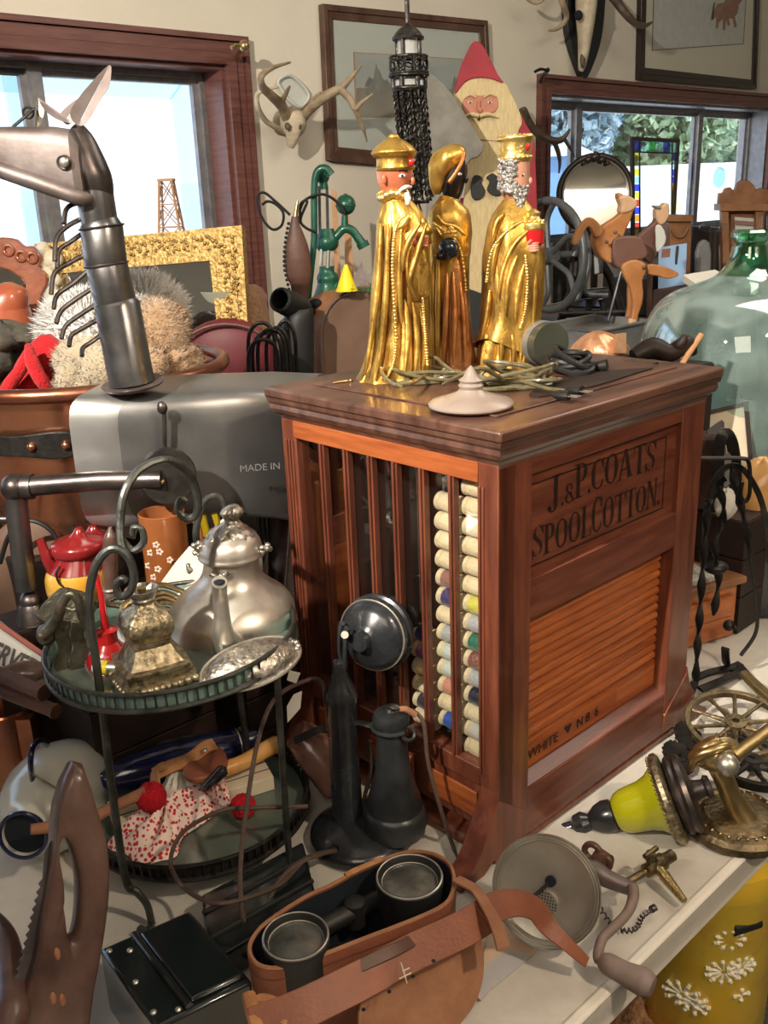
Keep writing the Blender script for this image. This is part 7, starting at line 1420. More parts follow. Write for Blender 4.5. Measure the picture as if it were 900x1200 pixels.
# wire rack with hoops
Pk = W(320, 440, 2.08)*[1, 1, 0]; t = thing('record_rack', 'black wire rack of upright hoops between the cauldron and the wooden radio', 'rack', Pk+[0, 0, ZT])
for i, (xl, xr, yt, dy) in enumerate(((291, 326, 398, -.04), (291, 322, 378, .04), (302, 334, 386, -.02), (312, 338, 384, .02), (322, 346, 376, .05), (296, 330, 390, .08))):
    Yk = 2.08+dy; L = [(xl+2, 455), (xl, yt+22), (xl+6, yt+5), ((xl+xr)/2, yt), (xr-5, yt+6), (xr, yt+24), (xr+2, 455)]
    m = MB(); Q = smooth(pth(L, Yk), 5); m.tube([Q[0]*[1, 1, 0]+[0, 0, ZT+.003]]+Q+[Q[-1]*[1, 1, 0]+[0, 0, ZT+.003]], .0045, 8); m.build('hoop', 'iron', t)
m = MB(); frame(m, Pk+[-.06, -.07, ZT+.008], Pk+[.07, -.07, ZT+.008], Pk+[.07, .12, ZT+.008], Pk+[-.06, .12, ZT+.008], .012, .006, (0, 0, -1)); m.build('base_frame', 'iron', t)
# arched wooden radio
P = SB(432, .18); nR = np.array([.30, -.95, 0]); nR /= np.linalg.norm(nR); eR = np.array([nR[1], -nR[0], 0])*-1; c0 = W(430, 400, P[1]); rR = 60/ppm(c0)
zt_ = W(432, 339, P[1])[2]; H = zt_-ZS; prf = [(-1, 0), (1, 0), (1, .45), (.96, .62), (.84, .78), (.64, .90), (.36, .975), (0, 1), (-.36, .975), (-.64, .90), (-.84, .78), (-.96, .62), (-1, .45)]
t = thing('arched_radio', 'arched brown wooden table radio seen from its plain back, left of the first king', 'radio', P)
pt = lambda u, v, d, s=1.: np.array([P[0], P[1], 0])+eR*u*rR*s*1.0+nR*d+np.array([0, 0, ZS+H*(v if s == 1 else (v*s+(1-s)*.0))])
m = MB(); m.prism([pt(u, v, 0) for u, v in prf], -nR*.05); m.build('cabinet_body', 'case_brown', t, bevel=.004)
dF = -.05
m = MB(); O = smooth([pt(u, v, .004, 1.03) for u, v in prf[1:]+prf[:1]][0:13], 3); m.tube(O[:], .005, 8); m.build('edge_bead', 'case_brown', t)
eL = np.array([-.80, .60, 0]); m = MB(); m.prism([pt(u, v, -.01) for u, v in prf], eL*.11); m.build('fretwork_side', 'wood_mid', t, bevel=.003)
m = MB()
for u, v, s_ in ((-1.0, .50, .03), (-.98, .62, .024), (-.90, .74, .022), (-.78, .84, .02)): q = pt(u, v, -.01)+eL*.055+np.array([-.003, 0, .004]); m.sph(q, (.020, .018, s_*.7), 14, 10)
m.build('fret_opening', 'lining', t)['kind'] = 'stuff'
m = MB(); q = pt(-1, .2, -.01)+eL*.05+[-.008, -.006, 0]
for k in range(8): a = k*PI/4; m.sph(q+np.array([.008*math.cos(a), .0, .012*math.sin(a)]), .0065, 8, 6)
m.sph(q, .007, 8, 6); m.build('rosette', 'wood_tan', t)
# green pump
P = SB(386, .42); Yp = P[1]; t = thing('green_pump', 'dark green cast iron hand pump with ball top and curved handle left of the kings', 'pump', P); kp = 1/ppm(W(386, 280, Yp)); rw = rowof(P)
m = MB(); m.tube(smooth(pth([(388, 205), (382, 198), (374, 199), (369, 210), (368, 240), (368, 280), (364, 320), (361, 352), (360, 372)], Yp-.05), 5), [.013, .012, .010, .010, .010, .009], 12); m.build('handle', 'green_iron', t)
m = MB(); m.sph(W(378, 207, Yp), 8*kp, 14, 10); m.tube(pth([(378, 207), (380, 222)], Yp), 5*kp, 10); m.build('handle_pivot', 'green_iron', t)
for x in (374, 383): m = MB(); m.tube(pth([(x, 218), (x+1, 276)], Yp), .0045, 8); m.build('rod', 'steel', t)
m = MB(); sil(m, [(294, 374, 392), (290, 371, 396), (282, 370, 397), (276, 372, 394), (268, 375, 391)], P, 1., 2, 28); sil(m, [(rw, 362, 408), (400, 366, 404), (352, 366, 402), (345, 368, 400), (332, 372, 396), (325, 371, 397), (318, 374, 392), (312, 374, 392)], P, 1., 3, 32); m.build('base', 'green_iron', t)
m = MB(); m.tube(pth([(376, 312), (377, 292)], Yp-.02), .006, 10); m.tube(pth([(384, 314), (385, 290)], Yp-.02), .006, 10); m.build('cylinder', 'nickel', t)
m = MB(); m.tube(smooth(pth([(388, 284), (395, 276), (403, 268), (412, 270), (419, 278), (425, 287)], Yp), 5), [.014, .013, .014, .013, .015], 14); m.tube(pth([(424, 284), (427, 290)], Yp), .019, 14); m.build('spout', 'green_iron', t)
m = MB(); m.tube(pth([(404, 270), (404, 252)], Yp), [.012, .009], 12); m.sph(W(405, 240, Yp), 11.5*kp, 22, 16); m.torus(W(405, 241, Yp), 11.5*kp, .002); m.sph(W(405, 229, Yp), .006, 10, 8); m.build('ball_top', 'green_iron', t)
# bagpipe like bellows with wire loops
P = SB(350, .4); t = thing('leather_bellows', 'dark brown studded leather bellows with brass nozzle left of the green pump', 'bellows', P)
m = MB(); sil(m, [(rowof(P), 344, 362), (345, 342, 362), (325, 336, 365), (305, 333, 364), (288, 334, 361), (272, 338, 355), (262, 340, 351), (253, 342, 350)], P, .45, 4, 32); m.build('bag', 'leather_dark', t)
m = MB(); m.tube(pth([(346, 254), (349, 234)], P[1]), [.008, .003], 10); m.build('nozzle', 'brass', t)
m = MB()
for i in range(15): y = 262+i*5.5; x = 339-6*math.sin(min((y-258)/45, 1.2)*PI/2)+max(0, (y-315))*.22; m.sph(W(x, y, P[1]-.01), .005, 8, 6)
m.build('stud_row', 'rubber', t)['kind'] = 'stuff'
for i, (L, lab) in enumerate((([(340, 252), (325, 238), (310, 226), (302, 230), (303, 245), (310, 260), (320, 269), (330, 264), (332, 250), (324, 240), (314, 236), (307, 240)], 'thin black wire loop hanging on the left of the leather bellows'), ([(352, 245), (356, 236), (366, 230), (380, 228), (394, 236), (404, 250)], 'thin black wire arching behind the green pump'), ([(352, 262), (352, 240), (360, 236), (352, 258), (360, 268), (372, 272)], 'thin black wire curl between the bellows and the green pump'))):
    m = MB(); Q = smooth(pth(L, P[1]+.03), 6); m.tube(Q, .0042, 7); tag(m.build('wire_loop', 'iron'), lab, 'wire')
P = SB(333, .2); t = thing('black_boot', 'black leather tube shaped boot lying with its open top to the left', 'boot', P)
a_, b_ = W(330, 352, P[1]-.04), W(365, 368, P[1]+.10); m = MB(); A = axisM(a_, b_-a_); m.lathe([(.026, -.01), (.030, -.012), (.034, -.008), (.036, .03), (.036, .10), (.02, .14), (.001, .14), (.02, .03), (.026, -.01)], A, 28, cap=False); m.build('shaft', 'rubber', t)
m = MB(); sil(m, [(rowof(P), 330, 368), (400, 328, 368), (372, 332, 368), (362, 340, 366)], P, .8, 3, 28); m.build('foot', 'rubber', t)
for i, (L, lab) in enumerate((([(388, 222), (394, 224), (401, 350), (393, 350)], 'left of two rough wood slats leaning on the wall behind the pump'), ([(402, 226), (408, 228), (418, 345), (404, 345)], 'right of two rough wood slats leaning on the wall behind the pump'))):
    P = SB(400, .7); m = MB(); Q = [onp(x, y, P, (.1, -1, .06)) for x, y in L]
    for q in Q[2:]: q[2] = ZS+.001
    m.prism(Q, (0, .012, 0)); tag(m.build('rough_lath', 'wood_tan'), lab, 'wood slat', 'wood slats behind the pump')
P = SB(404, .12); P[2] = W(404, 345, P[1])[2]; t = thing('garden_cone', 'bright yellow plastic cone on the wooden radio beside green leaves', 'cone', P)
P = SB(406, .18); P[2] = zt_-.02; m = MB(); sil(m, [(341, 393, 420), (336, 395, 417), (314, 402, 409), (310, 403, 408)], P, .9, 2, 28); m.build('cone_body', 'yellow', t)
m = MB(); rnd = random.Random(9)
for i in range(34):
    c = W(rnd.uniform(388, 442), rnd.uniform(337, 346), P[1]+rnd.uniform(-.03, .03)); d = np.array([rnd.gauss(0, 1), rnd.gauss(0, .6), rnd.uniform(0, 1)]); d *= .022/np.linalg.norm(d); s_ = np.cross(d, [0, 0, 1.])*.3; m.add([c, c+d*.5+s_, c+d, c+d*.5-s_], [[0, 1, 2, 3]])
tag(m.build('leaf_garland', 'plastic_green'), 'green artificial leaves lying on top of the wooden radio', 'garland', None, 'stuff')
P = SB(425, .5); m = MB(); plate(m, [(412, 333), (418, 318), (424, 306), (427, 322), (445, 320), (462, 322), (450, 334), (425, 340)], W(425, 320, P[1]), (0, -1, .1), .01); m.tube([W(425, 335, P[1]), P+[0, 0, .001]], .01, 8)
tag(m.build('rusty_trowel', 'steel_rust'), 'rusty flat metal blade standing behind the yellow cone', 'blade')
# big wooden figure and grey board
P = SB(580, .30); nS_ = np.array([.0, -1, .06]); nS_ /= np.linalg.norm(nS_); Pw = P+[0, 0, .3]; rw = rowof(P)
t = thing('wooden_figure', 'tall flat painted wooden bearded man in a pointed red hat behind the kings', 'figure', P)
fl_ = lambda L, key, nm, dd, th, k=3: (lambda m: (plate(m, L, Pw+nS_*dd, nS_, th, k), m.build(nm, key, t, bevel=.002)))(MB())
fl_([(541, 140), (545, 175), (546, 230), (540, 232), (538, 270), (544, 300), (545, 345), (546, rw), (622, rw), (627, 340), (630, 270), (628, 200), (626, 165), (618, 148), (600, 120), (560, 110)], 'santared', 'coat', 0, .022, 2)
fl_([(549, 335), (548, rw-1), (590, rw-1), (600, 335)], 'black_paint', 'boots', .003, .008, 0)
fl_([(546, 150), (548, 200), (543, 240), (549, 300), (548, 338), (600, 338), (602, 260), (600, 160)], 'beard', 'beard', .005, .010)
fl_([(531, 112), (533, 124), (541, 138), (548, 152), (552, 162), (600, 165), (608, 152), (612, 142), (606, 124), (597, 106), (590, 96), (560, 90), (540, 98)], 'beard', 'hair', .009, .012)
fl_([(542, 123), (545, 115), (552, 110), (563, 112), (576, 109), (582, 113), (584, 122), (580, 131), (566, 133), (548, 134)], 'santaface', 'face', .014, .008)
fl_([(533, 110), (537, 88), (544, 68), (552, 52), (558, 48), (565, 52), (574, 68), (584, 88), (590, 97), (575, 92), (558, 91), (545, 96)], 'santared', 'hat', .016, .016)
for x in (551, 574): m = MB(); q = onp(x, 120, Pw+nS_*.0155, nS_); m.sph(q, (.008, .003, .004), 12, 8); e = m.build('eye', 'white_paint', t); m = MB(); m.sph(q-[0, .0025, 0], (.0032, .002, .0034), 10, 6); m.build('pupil', 'ink', e)
m = MB(); m.tube(smooth([onp(x, y, Pw+nS_*.018, nS_) for x, y in ((562, 118), (561, 127), (564, 130))], 3), [.004, .006, .008], 10); m.build('nose', 'santaface', t)
m = MB()
for L in ([(561, 136), (552, 134), (543, 137)], [(562, 136), (572, 134), (584, 138)]): m.tube(smooth([onp(x, y, Pw+nS_*.018, nS_) for x, y in L], 4), [.011, .010, .003], 10, flat=.7)
m.build('moustache', 'beard', t)
m = MB(); m.sph(onp(561, 140, Pw+nS_*.016, nS_), (.005, .003, .0035), 10, 6); m.build('mouth', 'ink', t)
for L in ([(544, 115), (551, 111), (558, 114)], [(567, 114), (575, 110), (581, 113)]): m = MB(); m.tube(smooth([onp(x, y, Pw+nS_*.017, nS_) for x, y in L], 4), .0035, 8); m.build('eyebrow', 'beard', t)
for L in ([(554, 208), (560, 205), (566, 209), (564, 214), (568, 222), (566, 231), (556, 234), (552, 225)], [(570, 208), (577, 203), (584, 208), (587, 218), (588, 228), (578, 229), (571, 222), (574, 213)]): fl_(L, 'black_paint', 'mitten', .018, .018)
P = SB(515, .34); nb = np.array([-.1, -1, .10]); t = thing('grey_board', 'large grey weathered board with a pointed right end behind the kings', 'board', P)
m = MB(); plate(m, [(499, 86), (506, 86), (518, 96), (532, 113), (544, 132), (556, 152), (567, 170), (566, 177), (560, 184), (552, 186), (546, 194), (532, 206), (522, 222), (520, rowof(P)), (500, rowof(P))], W(520, 180, P[1]), nb, .02); m.build('board_body', 'stone_grey', t, bevel=.003)
# ================================================ HANGING LANTERN TOWER
YL = 1.95; P = W(478, 40, YL); kL = 1/ppm(P); z_ = lambda y: W(478, y, YL)[2]
t = thing('hanging_lantern', 'black iron hanging lantern like a little tower with strings of twisted wire below', 'lantern', [P[0], P[1], z_(60)])
def lring(y, r, rad, n=30, dx=0): m.torus((P[0]+dx*kL, YL, z_(y)), r*kL, rad, n=n, k=7)
m = MB(); m.tube([(P[0]+.0, YL, 3.0), (P[0], YL, z_(30))], .0045, 8); m.build('hanging_rod', 'lantern', t)
A = axisM([P[0], YL, 0], (0, 0, 1)); m = MB(); m.lathe([(18.5*kL, z_(47)), (19*kL, z_(44)), (17*kL, z_(42)), (14*kL, z_(37)), (9*kL, z_(32.5)), (5*kL, z_(30.5)), (2.5*kL, z_(27)), (1.5*kL, z_(20))], A, 36); m.build('dome', 'lantern', t)
m = MB(); m.lathe([(13*kL, z_(66)), (13*kL, z_(46))], A, 32); m.build('frosted_glass', 'crystal', t)
m = MB()
for i in range(4): a = PI/4+i*PI/2+.3; m.tube([np.array([P[0]+14.5*kL*math.cos(a), YL+14.5*kL*math.sin(a), z_(y)]) for y in (90, 46)], .004, 8)
m.build('frame_bars', 'lantern', t)
m = MB()
for y, r in ((67, 22), (86, 22.5), (89, 23), (104, 20), (92, 18)): lring(y, r, .0025)
for i in range(12):
    a = 2*PI*i/12; c = np.array([P[0]+22*kL*math.cos(a), YL+22*kL*math.sin(a), z_(76)]); m.torus(c, 5.2*kL, .0016, (math.cos(a), math.sin(a), 0), n=16, k=5)
    a += PI/12; m.tube([np.array([P[0]+22*kL*math.cos(a), YL+22*kL*math.sin(a), z_(y)]) for y in (67, 87)], .0017, 6)
m.build('filigree_gallery', 'lantern', t)
m = MB(); m.lathe([(17*kL, z_(101)), (17*kL, z_(91))], A, 32); m.build('lower_glass', 'crystal', t)
m = MB()
for i in range(6): a = 2*PI*i/6; m.tube([np.array([P[0]+18.5*kL*math.cos(a), YL+18.5*kL*math.sin(a), z_(y)]) for y in (104, 89)], .005, 8)
m.lathe([(20*kL, z_(107)), (20.5*kL, z_(104)), (16*kL, z_(103))], A, 32); m.build('lower_ring', 'lantern', t)
for i in range(36):
    a = 2*PI*i/36*1.0; r = (19, 14, 17)[i % 3]; m = MB(); L = [np.array([P[0]+(r*math.cos(a)+(y-105)*.07)*kL+.0015*math.sin(y*.9+i*2), YL+r*kL*math.sin(a)+.0015*math.cos(y*.9+i), z_(y)]) for y in np.arange(104, 232+8*math.sin(i*2.1), 4)]
    m.tube(L, .0032, 5, flat=.5, twist=40); m.build('wire_string', 'lantern', t)
m = MB(); m.tube([W(466, 238, YL), W(503, 236, YL)], .0035, 8); m.tube([W(486, 228, YL-.02), W(488, 246, YL+.02)], .003, 8); m.tube(smooth(pth([(490, 236), (494, 248), (498, 258)], YL), 3), .002, 6); m.build('cross_bar', 'lantern', t)
# ================================================ WALL THINGS
def wallframe(name, lab, px, w, key, mw, mkey, content, off=.03):
    c4 = [WL(x, y, off) for x, y in px]; t = thing(name, lab, 'picture', (c4[2]+c4[3])/2); m = MB(); I = frame(m, *c4, w*.45, off-.002, AU); J = frame(m, *[q+AU*.006 for q in I], w*.55, off-.010, AU); m.build('frame', key, t, bevel=.002)
    m = MB(); m.prism([q+AU*.006 for q in J], AU*.003); m.build('mat_board', mkey, t)
    X = (J[1]-J[0]); Y = J[3]-J[0]; lx, ly = np.linalg.norm(X), np.linalg.norm(Y); f = lambda u, v, d=0: J[0]+X*(mw/lx+u*(1-2*mw/lx))+Y*(mw/ly+v*(1-2*mw/ly))+AU*(.0055-d)
    m = MB(); e = [f(-.012, -.014, .0), f(1.012, -.014, .0), f(1.012, 1.014, .0), f(-.012, 1.014, .0)]; frame(m, *e, .008, .002, AU); m.build('mat_line', 'wood_tan' if mkey == 'mat_grey' else 'frame_brown', t)
    m = MB(); content(m, f); m.build('picture_sheet', None, t); m = MB(); m.prism([q+AU*.002 for q in J], AU*.0015); m.build('glass', 'pane', t); return t
def pic1(m, f):
    P_ = lambda L, k, d: (m.use(k), m.prism([f(u, v, d) for u, v in L], AU*.0003))
    P_([(0, 0), (1, 0), (1, 1), (0, 1)], 'pic_sky', .0006); P_([(0, .55), (.3, .5), (.6, .56), (1, .5), (1, 1), (0, 1)], 'pic_field', .0012)
    rn = random.Random(4)
    for k in range(16):
        x = rn.choice([rn.uniform(.05, .35), rn.uniform(.05, .4), rn.uniform(.6, .95)]); h = rn.uniform(.15, .42); b = rn.uniform(.52, .66); w_ = rn.uniform(.03, .06)
        P_([(x-w_, b), (x-w_*.7, b-h*.5), (x, b-h), (x+w_*.7, b-h*.55), (x+w_, b)], 'pic_tree', .0016+k*.00005)
    P_([(.55, .45), (.60, .36), (.75, .36), (.8, .45)], 'pic_roof', .0026); P_([(.57, .45), (.78, .45), (.78, .54), (.57, .54)], 'pic_sky', .0026)
wallframe('landscape_picture', 'brown framed landscape print with grey mat hanging on the wall behind the hanging lantern', ((379, 4), (572, 24), (581, 203), (387, 188)), .045, 'frame_brown', .10, 'mat_grey', pic1)
def pic2(m, f):
    m.use('pic_snow'); m.prism([f(u, v, .0006) for u, v in ((0, 0), (1, 0), (1, 1), (0, 1))], AU*.0003); m.use('pic_horse')
    for dx, dy in ((0, 0), (.08, .03)):
        m.prism([f(u+dx, v+dy, .0014+dx*.01) for u, v in ((.62, .55), (.66, .42), (.74, .40), (.80, .30), (.86, .27), (.88, .34), (.84, .40), (.83, .52), (.80, .58), (.83, .72), (.80, .74), (.77, .60), (.70, .60), (.69, .76), (.66, .76), (.66, .6), (.60, .66))], AU*.0003)
    m.use('ink'); m.prism([f(u, v, .0028) for u, v in ((.60, .62), (.62, .40), (.635, .40), (.63, .64))], AU*.0003)
wallframe('horse_picture', 'dark framed print of red brown running horses on white hanging above the right window', ((754, -70), (893, -62), (887, 104), (750, 93)), .05, 'frame_dark', .075, 'mat_cream', pic2)
def antler(m, L, off, r): m.tube(smooth([WL(x, y, o_) for (x, y), o_ in zip(L, off)], 5), r, 10)
t = thing('deer_skull', 'small deer skull with wide curled antlers mounted on the wall right of the left window', 'antlers', WL(343, 165, .02))
m = MB(); c = WL(344, 143, .07); k_ = 1/ppm(c); m.sph(c, (.045, .05, .05), 18, 12); m.tube(smooth([WL(344, 145, .09), WL(343, 158, .09), WL(341, 172, .07)], 4), [.036, .024, .012], 14); m.build('skull', 'bone', t)
for x in (337, 350): m = MB(); m.sph(WL(x, 148, .115), (.010, .008, .012), 12, 8); m.build('eye_socket', 'antler_dark', t)
m = MB(); antler(m, [(336, 138), (330, 124), (318, 112), (308, 102), (306, 90), (318, 80), (340, 73)], [.08, .12, .18, .22, .25, .24, .2], [.018, .017, .014, .011, .008, .003]); antler(m, [(333, 133), (331, 120), (336, 108), (340, 100)], [.1, .14, .2, .24], [.012, .008, .003]); m.build('antler', 'antler', t)
m = MB(); antler(m, [(338, 158), (325, 150), (312, 142), (303, 128), (301, 112), (308, 106), (326, 102)], [.02, .04, .07, .1, .12, .14, .16], [.006, .009, .009, .008, .007, .003]); m.build('antler', 'bone', t)
m = MB(); antler(m, [(354, 138), (362, 128), (374, 118), (388, 109), (400, 103), (410, 92), (424, 76)], [.08, .12, .18, .22, .24, .26, .28], [.019, .018, .016, .014, .010, .003]); antler(m, [(398, 104), (410, 116), (416, 127), (424, 120), (437, 110)], [.24, .26, .28, .3, .32], [.013, .012, .010, .007, .003]); antler(m, [(416, 126), (421, 140), (426, 152), (430, 166)], [.28, .27, .26, .24], [.010, .008, .006, .002]); antler(m, [(362, 128), (368, 116), (376, 108)], [.12, .17, .2], [.010, .007, .003]); m.build('antler', 'antler', t)
m = MB(); m.tube(smooth([WL(x, y, .012) for x, y in ((326, 95), (338, 88), (350, 95), (362, 112), (352, 125), (338, 116), (330, 105))], 4, True), .006, 6, closed=True); m.prism(smooth([WL(x, y, .006) for x, y in ((326, 95), (338, 86), (350, 94), (363, 112), (352, 126), (336, 118))], 2, True), AU*.004); m.build('mount_plaque', 'mat_grey', t)
t = thing('longhorn_skull', 'long pale animal skull with dark horns on a pointed black plaque above the right window', 'skull', WL(680, 92, .01))
m = MB(); m.prism(smooth([WL(x, y, .002) for x, y in ((660, -40), (658, 5), (660, 40), (668, 70), (679, 94), (690, 75), (699, 45), (703, 5), (704, -40))], 3, True), -AU*.03); m.build('plaque', 'plaque', t, bevel=.004)
m = MB(); m.tube(smooth([WL(686, -20, .09), WL(687, 5, .10), WL(686, 25, .10), WL(685, 48, .09), WL(683, 68, .075), WL(681, 82, .06)], 5), [.085, .080, .070, .050, .038, .022], 20, flat=.55); m.build('skull', 'bone', t)
for x, y in ((678, 18), (698, 12)): m = MB(); m.sph(WL(x, y, .135), (.018, .014, .020), 12, 8); m.build('eye_socket', 'lining', t)
m = MB(); m.sph(WL(683, 70, .095), (.012, .010, .035), 12, 8); m.build('nose_opening', 'antler_dark', t)
m = MB(); antler(m, [(702, -20), (718, -4), (730, 12), (744, 27), (756, 30), (764, 26)], [.1, .15, .2, .22, .24, .25], [.022, .020, .017, .012, .004]); m.build('horn', 'antler_dark', t)
m = MB(); antler(m, [(670, -25), (658, -4), (664, 20), (654, 33), (643, 36)], [.1, .14, .12, .1, .1], [.018, .013, .010, .004]); m.build('horn', 'antler', t)
m = MB(); antler(m, [(616, -3), (625, 3), (635, 1), (640, -8)], [.1, .12, .14, .14], [.006, .008, .006]); tag(m.build('small_antler', 'antler'), 'antler tip poking down at the top edge left of the black plaque', 'antler')
m = MB(); antler(m, [(612, 130), (622, 148), (636, 160), (650, 165), (660, 162), (668, 151)], [.04, .1, .16, .2, .22, .24], [.022, .018, .016, .013, .004]); antler(m, [(649, 165), (654, 178), (656, 190), (655, 203)], [.2, .2, .2, .19], [.011, .009, .003]); antler(m, [(661, 162), (667, 172), (673, 183)], [.22, .22, .21], [.009, .007, .003]); antler(m, [(618, 143), (614, 128), (620, 138)], [.08, .1, .1], [.015, .006, .003])
tag(m.build('dark_antler', 'antler_dark'), 'dark branching antler mounted beside the right window behind the wooden figure', 'antler')
for (x, y, key, lab) in ((277, 68, 'brass', 'shiny brass curtain rod hook on the corner of the left window casing'), (633, 96, 'iron', 'dark scrolled curtain hook on the corner of the right window casing')):
    m = MB(); m.tube(smooth([WL(x, y, .03), WL(x+3, y-7, .07), WL(x+8, y-12, .12)], 4), .008, 8); m.sph(WL(x+9, y-14, .12), .018 if key == 'brass' else .009, 12, 8); m.tube(smooth([WL(x+9, y-13, .12), WL(x+1, y-15, .12), WL(x-6, y-12, .12)], 4), .006, 8); tag(m.build('curtain_hook', key), lab, 'hook')
# ================================================ RIGHT BACKGROUND: PRESS, MIRROR, GLASS PANEL, TOY HORSE
P = SB(690, .14); YP = P[1]; rw = rowof(P)
t = thing('printing_press', 'black cast iron tabletop printing press with a big spoked flywheel on its left', 'press', P); kq = 1/ppm(W(690, 300, YP))
cW = W(642, 300, YP-.10); RW = 60*kq; axw = np.array([-.86, -.50, 0]); A = axisM(cW, axw)
m = MB(); m.tube([np.array(A @ Vector((RW*math.cos(a), RW*math.sin(a), 0))) for a in np.linspace(0, 2*PI, 64)[:-1]], 4.5*kq, 10, closed=True); m.build('flywheel_rim', 'pressgrey', t)
for i in range(6): a = 2*PI*i/6+.3; m = MB(); m.tube(smooth([np.array(A @ Vector((RW*f*math.cos(a+.3*math.sin(f*3)), RW*f*math.sin(a+.3*math.sin(f*3)), 0))) for f in (.1, .4, .7, 1)], 4), .010, 8); m.build('flywheel_spoke', 'pressgrey', t)
m = MB(); m.lathe([(.03, -.03), (.03, .03)], A, 20); m.tube([cW, cW-axw*.16], .012, 10); m.build('axle', 'pressgrey', t)
def bar(L, r, nm, key='iron', dy=0, **k): m = MB(); m.tube(smooth(pth(L, YP+dy), 4), r, 10, **k); m.build(nm, key, t)
bar([(655, rw-3), (662, 360), (672, 335), (676, 300), (672, 270)], .016, 'side_frame', dy=.02); bar([(735, rw-3), (728, 365), (720, 340), (712, 320), (700, 300), (690, 270), (684, 262)], .016, 'side_frame', dy=.05)
bar([(678, 262), (688, 280), (690, 310), (684, 335), (690, 345), (712, 346)], .011, 'arm', 'pressgrey', -.03); bar([(672, 300), (680, 285), (682, 330), (676, 350)], .012, 'lever', 'pressgrey', -.05)
bar([(676, 345), (712, 342)], .018, 'cross_bar'); bar([(655, 368), (735, 366)], .014, 'cross_bar'); bar([(690, 350), (688, rw-3)], .012, 'leg'); bar([(705, 350), (712, rw-3)], .012, 'leg')
m = MB(); plate(m, [(694, 268), (708, 272), (706, 320), (696, 322)], W(700, 300, YP-.02), (-.3, -1, .1), .02); m.build('platen', 'pressgrey', t, bevel=.003)
m = MB(); plate(m, [(648, 285), (668, 282), (668, 350), (648, 356)], W(660, 320, YP+.1), (0, -1, .1), .05); m.build('ink_unit', 'iron', t, bevel=.004)
m = MB(); m.box(tuple(P+[0, .06, .018]), (.36, .20, .036)); m.build('bed', 'iron', t, bevel=.004)
P = SB(697, .75); t = thing('round_mirror', 'round table mirror with dark carved crest standing in front of the right window', 'mirror', P); YM = P[1]; cM = W(698, 228, YM); kM = 1/ppm(cM); nM = np.array([.05, -1, .12]); A = axisM(cM, nM)
m = MB(); m.torus(cM, 43*kM, .014, nM, n=56, k=10, sy=1.0); m.build('frame', 'frame_dark', t)
m = MB(); m.lathe([(.001, -.004), (41*kM, -.004), (41*kM, .002), (.001, .002)], A, 56); m.build('mirror_glass', 'mirror', t)
m = MB(); m.torus(cM+nM*.008, 39*kM, .004, nM, n=56, k=6); m.build('bevel_ring', 'nickel', t)
m = MB()
for x, y, r in ((698, 184, .022), (690, 187, .018), (706, 187, .018), (684, 191, .012), (712, 191, .012), (698, 180, .012)): m.sph(W(x, y, YM), (r, .012, r*.8), 12, 8)
m.build('crest', 'frame_dark', t)
m = MB(); m.tube([W(698, 272, YM), P+[0, 0, .03]], .016, 12); m.lathe([(.12, 0), (.12, .01), (.04, .03), (.015, .05)], axisM(P, (0, 0, 1)), 28); m.build('stand', 'frame_dark', t)
# stained glass panel on the sill
o4 = [WL(x, y, .05) for x, y in ((741, 160), (797, 163), (795, 268), (743, 268))]; bot = SR[2]+.006
for q in o4[2:]: q[2] = bot-.08
o4 = [WL(741, 160, .16), WL(797, 163, .16), WL(796, 263, .16), WL(742, 304, .16)]; o4[2] = o4[1]*[1, 1, 0]+[0, 0, o4[3][2]]
t = thing('stained_glass_panel', 'clear glass panel bordered with coloured glass squares leaning at the right window', 'glass panel', (o4[2]+o4[3])/2)
m = MB(); I = frame(m, *o4, .018, .014, AU); m.build('frame', 'frame_dark', t)
colr = ['g_white', 'g_cyan', 'g_blue', 'g_cyan', 'g_green', 'g_yellow', 'g_blue', 'g_orange', 'g_yellow', 'g_cyan', 'g_white', 'g_yellow', 'g_blue', 'g_red', 'g_yellow', 'g_cyan', 'g_blue', 'g_red', 'g_yellow', 'g_orange']
wB = .050; rnd = random.Random(12); X = I[1]-I[0]; lx = np.linalg.norm(X); X /= lx; Yv = I[3]-I[0]; ly = np.linalg.norm(Yv); Yv /= ly; ci = 0
def gtile(x0, x1, y0, y1, key):
    m = MB(); m.prism([I[0]+X*a+Yv*b+AU*.004 for a, b in ((x0, y0), (x1, y0), (x1, y1), (x0, y1))], AU*.003); m.build('glass_square', key, t)
nx, ny = 6, 12
for i in range(nx): gtile(i*lx/nx+.002, (i+1)*lx/nx-.002, 0, wB-.004, colr[(i*3) % 6] if i % 2 else colr[i+2]); gtile(i*lx/nx+.002, (i+1)*lx/nx-.002, ly-wB+.004, ly, ['g_yellow', 'g_cyan', 'g_red', 'g_blue', 'g_yellow', 'g_cyan'][i])
seqL = ['g_yellow', 'g_white', 'g_yellow', 'g_cyan', 'g_blue', 'g_yellow', 'g_red', 'g_blue', 'g_orange', 'g_red', 'g_yellow', 'g_blue']; seqR = ['g_blue', 'g_cyan', 'g_blue', 'g_blue', 'g_orange', 'g_orange', 'g_yellow', 'g_yellow', 'g_cyan', 'g_cyan', 'g_green', 'g_yellow']; hh = (ly-2*wB)/12
for j in range(12): gtile(0, wB-.004, wB+j*hh+.002, wB+(j+1)*hh-.002, seqL[j]); gtile(lx-wB+.004, lx, wB+j*hh+.002, wB+(j+1)*hh-.002, seqR[j])
m = MB(); m.prism([I[0]+X*a+Yv*b+AU*.004 for a, b in ((wB, wB), (lx-wB, wB), (lx-wB, ly-wB), (wB, ly-wB))], AU*.003); m.build('clear_glass', 'pane', t)
m = MB()
for a in (wB-.002, lx-wB+.002): m.tube([I[0]+X*a+AU*.004, I[3]+X*a+AU*.004], .004, 6)
